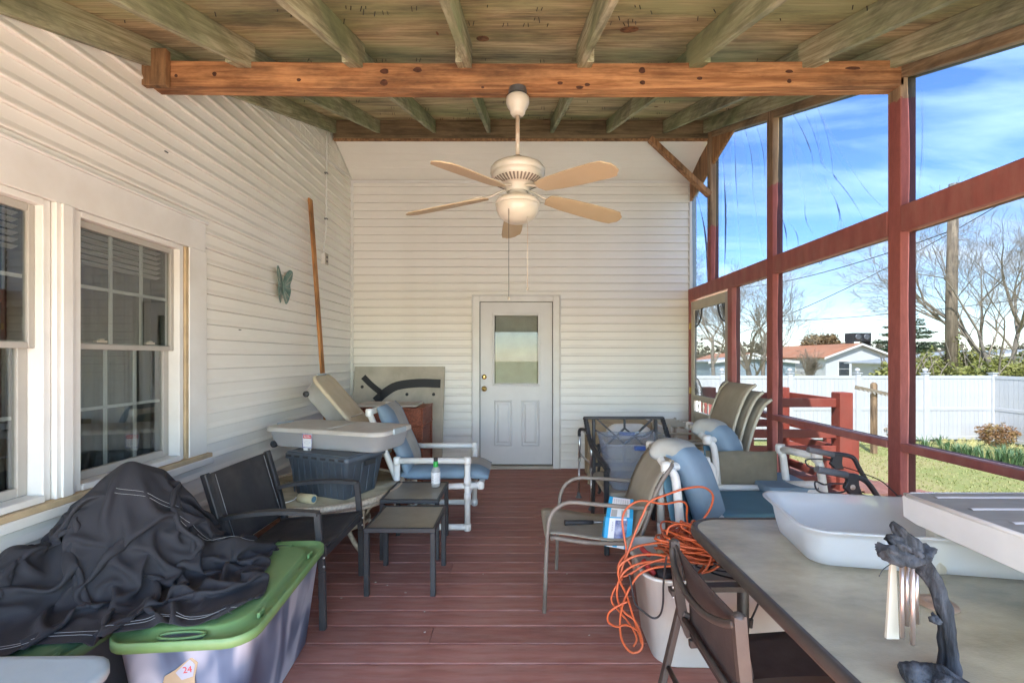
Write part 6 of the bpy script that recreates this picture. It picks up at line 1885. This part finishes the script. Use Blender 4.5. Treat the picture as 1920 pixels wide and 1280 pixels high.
g.tube(smooth([at(x, y, Y=2.66) for x, y in ((1560, 862), (1545, 861), (1528, 860), (1511, 862), (1514, 872), (1527, 878))], 4), .0045, 6)
obj('brake_lever', g, BLACKMETAL, rl)
obj('badge', G().lathe([(.0005, .003), (.012, .003), (.013, 0)], at(1599, 913, Y=2.187), 16, (0, -1, 0)), CREAMPL, rl)
g = G().tube(smooth([at(x, y, Y=yy) for x, y, yy in ((1582, 875, 2.62), (1610, 884, 2.5), (1650, 900, 2.4), (1672, 918, 2.3), (1682, 928, 2.25))], 5), .003, 6)
g.tube(smooth([at(x, y, Y=yy) for x, y, yy in ((1612, 925, 2.18), (1635, 932, 2.2), (1660, 936, 2.2), (1690, 928, 2.25))], 5), .0035, 6)
obj('brake_cable', g, CORDBK, rl)
obj('seat_pad', G().box(1.62, 2.02, 2.25, 2.62, .52, .56), BLACKMETAL, rl, bevel=.01)
for x, y in ((1.58, 2.18), (1.60, 2.68), (2.02, 2.18), (2.04, 2.56)):
    w_ = obj('wheel', G().lathe([(.0005, -.012), (.07, -.012), (.095, -.014), (.10, 0), (.095, .014), (.07, .012), (.0005, .012)], (x, y, .10), 20, (0, 1, 0)), RUBBER, rl)
    obj('fork', G().bar((x, y+.025, .10), (x+(.05 if x < 1.9 else -.03), y+.025, .52), .02, .02, up=(0, 1, 0)), BLACKMETAL, rl)

# --- big glass table
tb = thing('patio_table', 'large patio table with pebbled glass top in the right foreground', 'table', (1.4, 1.0, 0))
TX0, TX1, TY0, TY1, TZ = .70, 2.10, .30, 1.935, .72
MTb = xf(((TX0+TX1)/2, (TY0+TY1)/2, 0))
W_, D_ = TX1-TX0, TY1-TY0
obj('glass_top', G().loft([rloop(MTb, W_-.05, D_-.05, .12, TZ-.008, 8), rloop(MTb, W_-.05, D_-.05, .12, TZ-.002, 8)], True, True, sm=False), TABLEGLASS, tb)
obj('table_rim', G().loft([rloop(MTb, W_-.052, D_-.052, .12, TZ-.034, 8), rloop(MTb, W_-.004, D_-.004, .14, TZ-.034, 8), rloop(MTb, W_, D_, .145, TZ-.026, 8), rloop(MTb, W_, D_, .145, TZ-.008, 8), rloop(MTb, W_-.012, D_-.012, .14, TZ, 8), rloop(MTb, W_-.046, D_-.046, .12, TZ, 8), rloop(MTb, W_-.052, D_-.052, .12, TZ-.034, 8)], False, False), BROWNMETAL, tb)
for x, y in ((.84, .45), (1.96, .45), (.90, 1.80), (1.96, 1.80)):
    obj('leg', G().tube([(x, y, .69), (x, y, .01)], .022, 10), BROWNMETAL, tb)
q = at(1756, 1131, z=TZ)
obj('umbrella_ring', G().lathe([(.0005, .002), (.018, .002), (.020, .006), (.036, .006), (.038, .003), (.047, .003), (.048, -.001)], q, 28), COPPER, tb)

# --- milky shallow box on the table
Mm = xf((1.455, 1.555, TZ+.0005), R(-10.5))
mb = thing('milky_box', 'milky open underbed box lying on the glass table', 'storage box', (1.455, 1.555, TZ+.0005), R(-10.5))
g = G()
W0, D0, W1, D1, Hb = .93, .335, 1.0, .42, .135
def wl(w_, d, r, z, amp=.0): return rloop(Mm, w_, d, r, z, 7)
obj('box_shell', G().loft([wl(W0-.04, D0-.04, .05, 0), wl(W0, D0, .06, .008), wl(W0+.02, D0+.02, .065, .045), wl(W0+.04, D0+.045, .07, .10), wl(W1, D1, .07, .125), wl(W1+.025, D1+.025, .08, .128), wl(W1+.03, D1+.03, .085, .135), wl(W1-.004, D1-.004, .07, .134), wl(W0+.03, D0+.035, .066, .10), wl(W0-.01, D0-.01, .055, .012), wl(W0-.05, D0-.05, .04, .005)], True, True), MILKBOX, mb)
# --- step stool / ribbed plastic top
stp = thing('plastic_step', 'white plastic step with grey ribbed top standing on the glass table', 'step stool', (1.6, 1.2, TZ))
SX0, SX1, SY0, SY1, SZ = 1.275, 1.95, .78, 1.50, .95
obj('side_skirt', G().ext([(SX0, SY0, SZ-.004), (SX0, SY1, SZ-.004), (SX0+.004, SY1, SZ-.075), (SX0+.004, SY1-.05, SZ-.085), (SX0+.004, SY0+.05, SZ-.105), (SX0+.004, SY0, SZ-.12)], (.012, 0, 0)), STEPWHITE, stp, bevel=.003)
obj('side_skirt', G().box(SX0+.017, SX1, SY1-.012, SY1, SZ-.08, SZ-.004), STEPWHITE, stp, bevel=.003)
obj('side_skirt', G().box(SX0+.017, SX1, SY0, SY0+.012, SZ-.11, SZ-.004), STEPWHITE, stp, bevel=.003)
obj('ribbed_top', G().box(SX0+.002, SX1, SY0, SY1, SZ-.0035, SZ+.004), STEPGREY, stp, bevel=.003)
obj('rounded_edge', G().tube([(SX0+.004, SY0, SZ-.001), (SX0+.004, SY1-.02, SZ-.001), (SX0+.03, SY1-.004, SZ-.001), (SX1, SY1-.004, SZ-.001)], .007, 8), STEPWHITE, stp)
for k in range(6):
    y = SY1 - .055 - k*.112
    g = G().sheet(lambda u, v: (SX0+.06 + (SX1-SX0-.07)*u, y + (v-.5)*(.018+.006*math.sin(u*3)) , SZ+.0045+.0030*math.sin(math.pi*v)), 20, 4)
    obj('rib', g, STEPWHITE, stp)
for x, y in ((1.30, 1.42), (1.90, 1.42), (1.30, .84), (1.90, .84)):
    obj('leg', G().loft([rloop(xf((x+.02, y, 0)), .035, .035, .01, TZ+.006 if y < 1.2 else TZ+.010, 3), rloop(xf((x+.02, y, 0)), .06, .055, .015, SZ-.005, 3)], True, True), CREAMPL, stp)

# --- driftwood stand with wind chime
dw = thing('driftwood_stand', 'dark twisted driftwood stand on the glass table', 'driftwood', (.93, .98, TZ))
def dpt(px, py, Y=.98): return at(px, py, Y=Y)
def gnarl(pts, rs, seed, n=14, k=6, amp=.34):
    n = 22; k = 10; P_ = smooth(pts, k); m = len(P_)
    Rr = [rs[min(int(i/(m-1)*(len(rs)-1)), len(rs)-2)]*(1-((i/(m-1)*(len(rs)-1)) % 1)) + rs[min(int(i/(m-1)*(len(rs)-1))+1, len(rs)-1)]*((i/(m-1)*(len(rs)-1)) % 1) if i < m-1 else rs[-1] for i in range(m)]
    g_ = G().tube(P_, Rr, n)
    c_ = 0
    for i in range(m):
        for j in range(n):
            p = g_.v[i*n+j]; d_ = p - P_[i]
            a = j/n*2*math.pi
            f_ = 1 + amp*(math.sin(a*3+i*.15+seed)*.6 + .5*noise.noise(V((a*2.2, i*.11, seed)))*2 + .25*math.sin(a*7+i*.06) + .22*math.sin(a*11-i*.05+seed) + .5*noise.noise(V((a*5, i*.35, seed+9))))
            g_.v[i*n+j] = P_[i] + d_*f_
    return g_
obj('stem', gnarl([dpt(1778, 1275), dpt(1782, 1235), dpt(1775, 1175), dpt(1763, 1122), dpt(1746, 1083), dpt(1724, 1046), dpt(1712, 1032)], [.022, .0155, .0135, .0135, .0145, .016, .015], 1), DRIFT, dw)
obj('head', gnarl([dpt(1650, 1026, .96), dpt(1662, 1034, .97), dpt(1690, 1045), dpt(1718, 1042), dpt(1740, 1030, 1.0), dpt(1745, 1040, 1.0)], [.010, .016, .017, .019, .013, .006], 2, amp=.35), DRIFT, dw)
obj('horn', gnarl([dpt(1718, 1035), dpt(1705, 1018), dpt(1692, 1002), dpt(1680, 987), dpt(1674, 978)], [.017, .016, .011, .010, .003], 3, amp=.35), DRIFT, dw)
obj('horn', gnarl([dpt(1700, 1030), dpt(1685, 1018), dpt(1672, 1010), dpt(1663, 1003)], [.012, .014, .012, .003], 4, amp=.4), DRIFT, dw)
obj('knot', gnarl([dpt(1757, 1160), dpt(1750, 1161), dpt(1744, 1156)], [.011, .008, .003], 5), DRIFT, dw)
obj('base', gnarl([at(1690, 1250, z=TZ+.020), at(1712, 1262, z=TZ+.022), at(1745, 1272, z=TZ+.020), at(1780, 1282, z=TZ+.022), at(1822, 1290, z=TZ+.015)], [.010, .026, .022, .026, .009], 6, amp=.25), DRIFT, dw)
wc = thing('wind_chime', 'wind chime of rose metal tubes hanging from the driftwood', 'wind chime', (.87, 1.02, .78))
P0, P1, P2, P3 = at(1672, 1050, Y=1.02), at(1681, 1050, Y=1.02), at(1687, 1198, Y=1.02), at(1663, 1198, Y=1.02)
obj('flat_sail', G().ext([P0, P1, P2, P3], (0, .008, 0)), CREAMPL, wc, bevel=.001)
for (x, y0, y1, Y_) in ((1691, 1062, 1194, 1.0), (1700, 1058, 1172, 1.03), (1711, 1063, 1208, .985), (1718, 1068, 1168, 1.03)):
    tbn = obj('chime_tube', G().tube([at(x, y0, Y=Y_), at(x+1, y1, Y=Y_)], .0046, 10), CHIMEM, wc)
    obj('cord', G().tube([at(x, y0+2, Y=Y_), at(x-1, y0-22, Y=Y_)], .001, 4), CORDBK, wc)
obj('cord', G().tube(smooth([at(1676, 1054, Y=.98), at(1665, 1060, Y=.97), at(1655, 1068, Y=.96), at(1648, 1080, Y=.96)], 4), .0009, 4), CORDBK, wc)

# --- big white tote full of cords
bn = thing('white_bin', 'large white plastic bin overflowing with orange and black cords', 'bin', (.98, 2.2, 0))
Mn = xf((.985, 2.205, 0), R(-2))
obj('bin_shell', tub(Mn, .70, .38, .80, .47, .43, .09, .004, .016), TRASHM, bn)
g = G()
for k in range(1): g.obox(Mn @ V((-.2, -.235, .41)), (.10, 0, 0), (0, .004, 0), (0, 0, .012))
obj('bin_handle', g, TRASHM, bn, bevel=.004)
# cord tangles
rc = random.Random(15)
def tangle(c, ax_, n, r_, mt, seed, label, name='cord', steps=9, rad=.0045):
    r2 = random.Random(seed); pts = []
    a = 0
    for i in range(n):
        a += r2.uniform(.7, 1.5)
        rr2 = r2.uniform(.45, 1.05)
        pts.append(V((c[0] + ax_[0]*rr2*math.cos(a) + r2.gauss(0, .012), c[1] + ax_[1]*rr2*math.sin(a) + r2.gauss(0, .012), c[2] + ax_[2]*r2.uniform(-1, 1))))
    return smooth(pts, 6)
u8 = lambda u, v, Y=2.2: at(1100+u/3.2, 880+v/3.2, Y=Y)
g = G(); cr_ = .0052
def path8(pts, Y0, Y1=None):
    n = len(pts); Y1 = Y0 if Y1 is None else Y1
    return smooth([u8(a, b_, Y0+(Y1-Y0)*i/(n-1)) for i, (a, b_) in enumerate(pts)], 6)
g.tube(path8([(560, 575), (470, 580), (400, 590), (320, 625), (270, 690), (230, 770), (205, 860), (200, 950), (215, 1030), (262, 1092), (312, 1090), (335, 1050), (322, 980), (285, 900), (232, 860), (192, 800), (182, 720), (205, 640), (262, 585), (350, 555), (470, 550), (560, 570)], 2.02, 2.08), cr_, 7)
g.tube(path8([(620, 560), (480, 520), (380, 507), (285, 520), (215, 560), (190, 600), (196, 660), (242, 760), (272, 860), (302, 950), (322, 1010), (330, 1040)], 2.06), cr_, 7)
g.tube(path8([(600, 440), (510, 432), (400, 442), (300, 462), (242, 500), (196, 560), (190, 610), (215, 640), (270, 620), (340, 575), (440, 540), (560, 520)], 2.16, 2.06), cr_, 7)
g.tube(path8([(640, 400), (692, 310), (745, 225), (756, 152), (702, 106), (600, 112), (480, 150), (380, 192), (340, 262), (290, 380), (250, 490), (222, 560), (200, 640)], 2.24, 2.08), cr_, 7)
g.tube(path8([(640, 420), (602, 300), (600, 215), (562, 190), (460, 205), (330, 186), (250, 222), (216, 285), (220, 370), (236, 460), (242, 530), (280, 590)], 2.3, 2.1), cr_, 7)
g.tube(path8([(245, 790), (182, 820), (132, 860), (130, 912), (182, 942), (232, 930), (300, 960), (330, 1010)], 2.0, 2.05), cr_*.9, 7)
g.tube(path8([(215, 650), (165, 720), (150, 790), (200, 855), (262, 930), (300, 1010), (280, 1060)], 2.08), cr_*.9, 7)
g.tube(path8([(720, 440), (700, 340), (640, 330), (590, 320), (565, 310), (575, 350), (640, 390), (690, 430), (720, 500), (740, 540), (800, 580), (920, 600), (960, 606)], 2.2, 2.1), cr_, 7)
g.tube(path8([(480, 390), (495, 345), (550, 325), (620, 340), (680, 380), (690, 440), (680, 490), (640, 520), (590, 540)], 2.15), cr_, 7)
g.tube(path8([(700, 400), (745, 450), (750, 520), (720, 590), (690, 620), (760, 600), (820, 550), (840, 520), (800, 500), (740, 490)], 2.05), cr_, 7)
cc = u8(690, 470, 2.2)
for s_ in range(11):
    g.tube(tangle((cc.x - .05 + .035*(s_ % 4), 2.2, .45 + .009*s_), (.18, .15, .04), 16, 0, None, 100+s_, ''), cr_, 6)
oc2 = obj('extension_cord', g, CORDOR, origin=(.8, 2.1, .2), label='long tangled orange extension cord spilling over the white bin', cat='cord')
g = G()
for s_ in range(9):
    g.tube(tangle((1.12, 2.14, .42 + .008*s_), (.22, .16, .03), 15, 0, None, 200+s_, ''), .0042, 6)
g.tube(path8([(480, 520), (468, 600), (460, 700), (458, 800), (440, 870), (400, 890), (340, 850), (290, 800), (270, 700), (255, 630)], 1.94, 2.0), .0042, 7)
g.tube(path8([(760, 560), (860, 590), (1000, 660), (1045, 740), (1030, 800), (1000, 870), (985, 900)], 2.0, 1.9), .0042, 7)
obj('black_cord', g, CORDBK, origin=(1.1, 2.1, .4), label='coiled black power cords lying in the white bin', cat='cord')
g = G()
obj('cord_plug', G().tube(path8([(987, 895), (982, 945)], 1.9), .009, 8), CORDBK, label='black plug hanging from the cord over the white bin side', cat='plug')
obj('drill_case', G().tube([u8(405, 630, 2.12), u8(540, 650, 2.12)], .042, 16), BLACKMETAL, label='black rounded tool lying in the front of the white bin', cat='tool')
for i, (a, b_, c_, d2) in enumerate((((330, 470), (380, 500), 2.3, 'red gripped tool handle sticking out at the bin corner'), ((340, 545), (410, 620), 2.15, 'red and white gripped tool in the front of the white bin'))):
    obj('tool_handle', G().tube(smooth([u8(a[0], a[1], c_), u8((a[0]+b_[0])/2, (a[1]+b_[1])/2+12, c_-.04), u8(b_[0], b_[1]+10, c_-.06)], 4), .013, 8), REDPRINT, label=d2, cat='tool')
g = G()
for k in range(3): g.loft([[u8(460+k*95+math.cos(t_)*42, 480+k*8+math.sin(t_)*22, 2.25+.02*math.cos(t_)) for t_ in [i*2*math.pi/12 for i in range(12)]], [u8(460+k*95+math.cos(t_)*40, 500+k*8+math.sin(t_)*20, 2.24+.02*math.cos(t_)) for t_ in [i*2*math.pi/12 for i in range(12)]]], True, True)
obj('paper_bag', g, CARDB, label='crumpled brown paper under the orange cord in the bin', cat='bag')

# --- brown sling chair in the right foreground
bc_ = thing('armchair', 'dark brown sling armchair pushed in at the glass table', 'chair', (.8, 1.4, 0))
def post_path(px, Y0, Y1):
    n = len(px); return smooth([at(a, b_, Y=Y0+(Y1-Y0)*i/(n-1)) for i, (a, b_) in enumerate(px)], 3)
fp = [V((.613, 1.76, .69)), V((.622, 1.755, .56)), V((.64, 1.75, .42)), V((.67, 1.75, .33))]
np_ = [V((.613, 1.25, .69)), V((.622, 1.245, .56)), V((.64, 1.245, .42)), V((.67, 1.245, .33))]
for nm, P_ in (('back_post', fp), ('back_post', np_)):
    P2 = smooth(P_, 4); g_ = G()
    for a, b_ in zip(P2[:-1], P2[1:]): g_.bar(a, b_ + (b_-a)*.05, .022, .034, up=(1, 0, 0))
    g_.lathe([(.0005, .008), (.014, .004), (.017, -.004)], P2[0], 10)
    obj(nm, g_, BROWNMETAL, bc_)
for y in (1.76, 1.25):
    sg = 1 if y > 1.4 else -1
    obj('rear_leg', G().bar((.645, y+sg*.012, .44), (.54, y+sg*.012, .0), .022, .034, up=(0, 1, 0)), BROWNMETAL, bc_, bevel=.004)
    ap = smooth([(.60, y+.01*sg, .488), (.68, y+.01*sg, .498), (.80, y+.01*sg, .505), (1.0, y+.01*sg, .50), (1.10, y+.01*sg, .485)], 3)
    g_ = G()
    for a, b_ in zip(ap[:-1], ap[1:]): g_.bar(a, b_ + (b_-a)*.03, .042, .020)
    obj('armrest', g_, BROWNMETAL, bc_)
    obj('front_leg', G().bar((1.10, y, .485), (1.13, y, .0), .022, .034, up=(0, 1, 0)), BROWNMETAL, bc_, bevel=.004)
    obj('seat_rail', G().bar((.66, y-sg*.03, .31), (1.14, y-sg*.03, .345), .022, .03), BROWNMETAL, bc_, bevel=.003)
    obj('back_brace', G().bar((.64, y-sg*.02, .42), (.82, y-sg*.02, .325), .018, .02), BROWNMETAL, bc_, bevel=.003)
obj('back_sling', G().sheet(lambda u, v: tuple(V((.618, 1.75, .68)).lerp(V((.618, 1.26, .68)), u).lerp(V((.665, 1.73, .34)).lerp(V((.665, 1.265, .34)), u), v) + V((.020*math.sin(math.pi*v), 0, -.012*math.sin(math.pi*u)*(1-v)))), 12, 8, th=.004), BROWNSLING, bc_)
obj('back_crossbar', G().tube(smooth([(.605, 1.76, .665), (.597, 1.72, .62), (.59, 1.60, .585), (.59, 1.45, .59), (.597, 1.33, .625), (.605, 1.25, .665)], 5), .012, 8), BROWNMETAL, bc_)
obj('lower_crossbar', G().tube([(.645, 1.75, .40), (.645, 1.255, .40)], .011, 8), BROWNMETAL, bc_)
obj('lower_crossbar', G().tube([(.59, 1.77, .20), (.59, 1.24, .20)], .010, 8), BROWNMETAL, bc_)
obj('seat', sheet_between((1.14, 1.725, .365), (1.14, 1.285, .365), (.67, 1.725, .33), (.67, 1.285, .33), (0, 0, -.02)), BROWNSLING, bc_)
for (yy, zz) in ((1.76, .47), (1.76, .51)):
    obj('screw', G().lathe([(.0005, .004), (.006, .003), (.007, 0)], (.608, yy-.0, zz), 8, (-1, 0, 0)), SCREW, bc_)
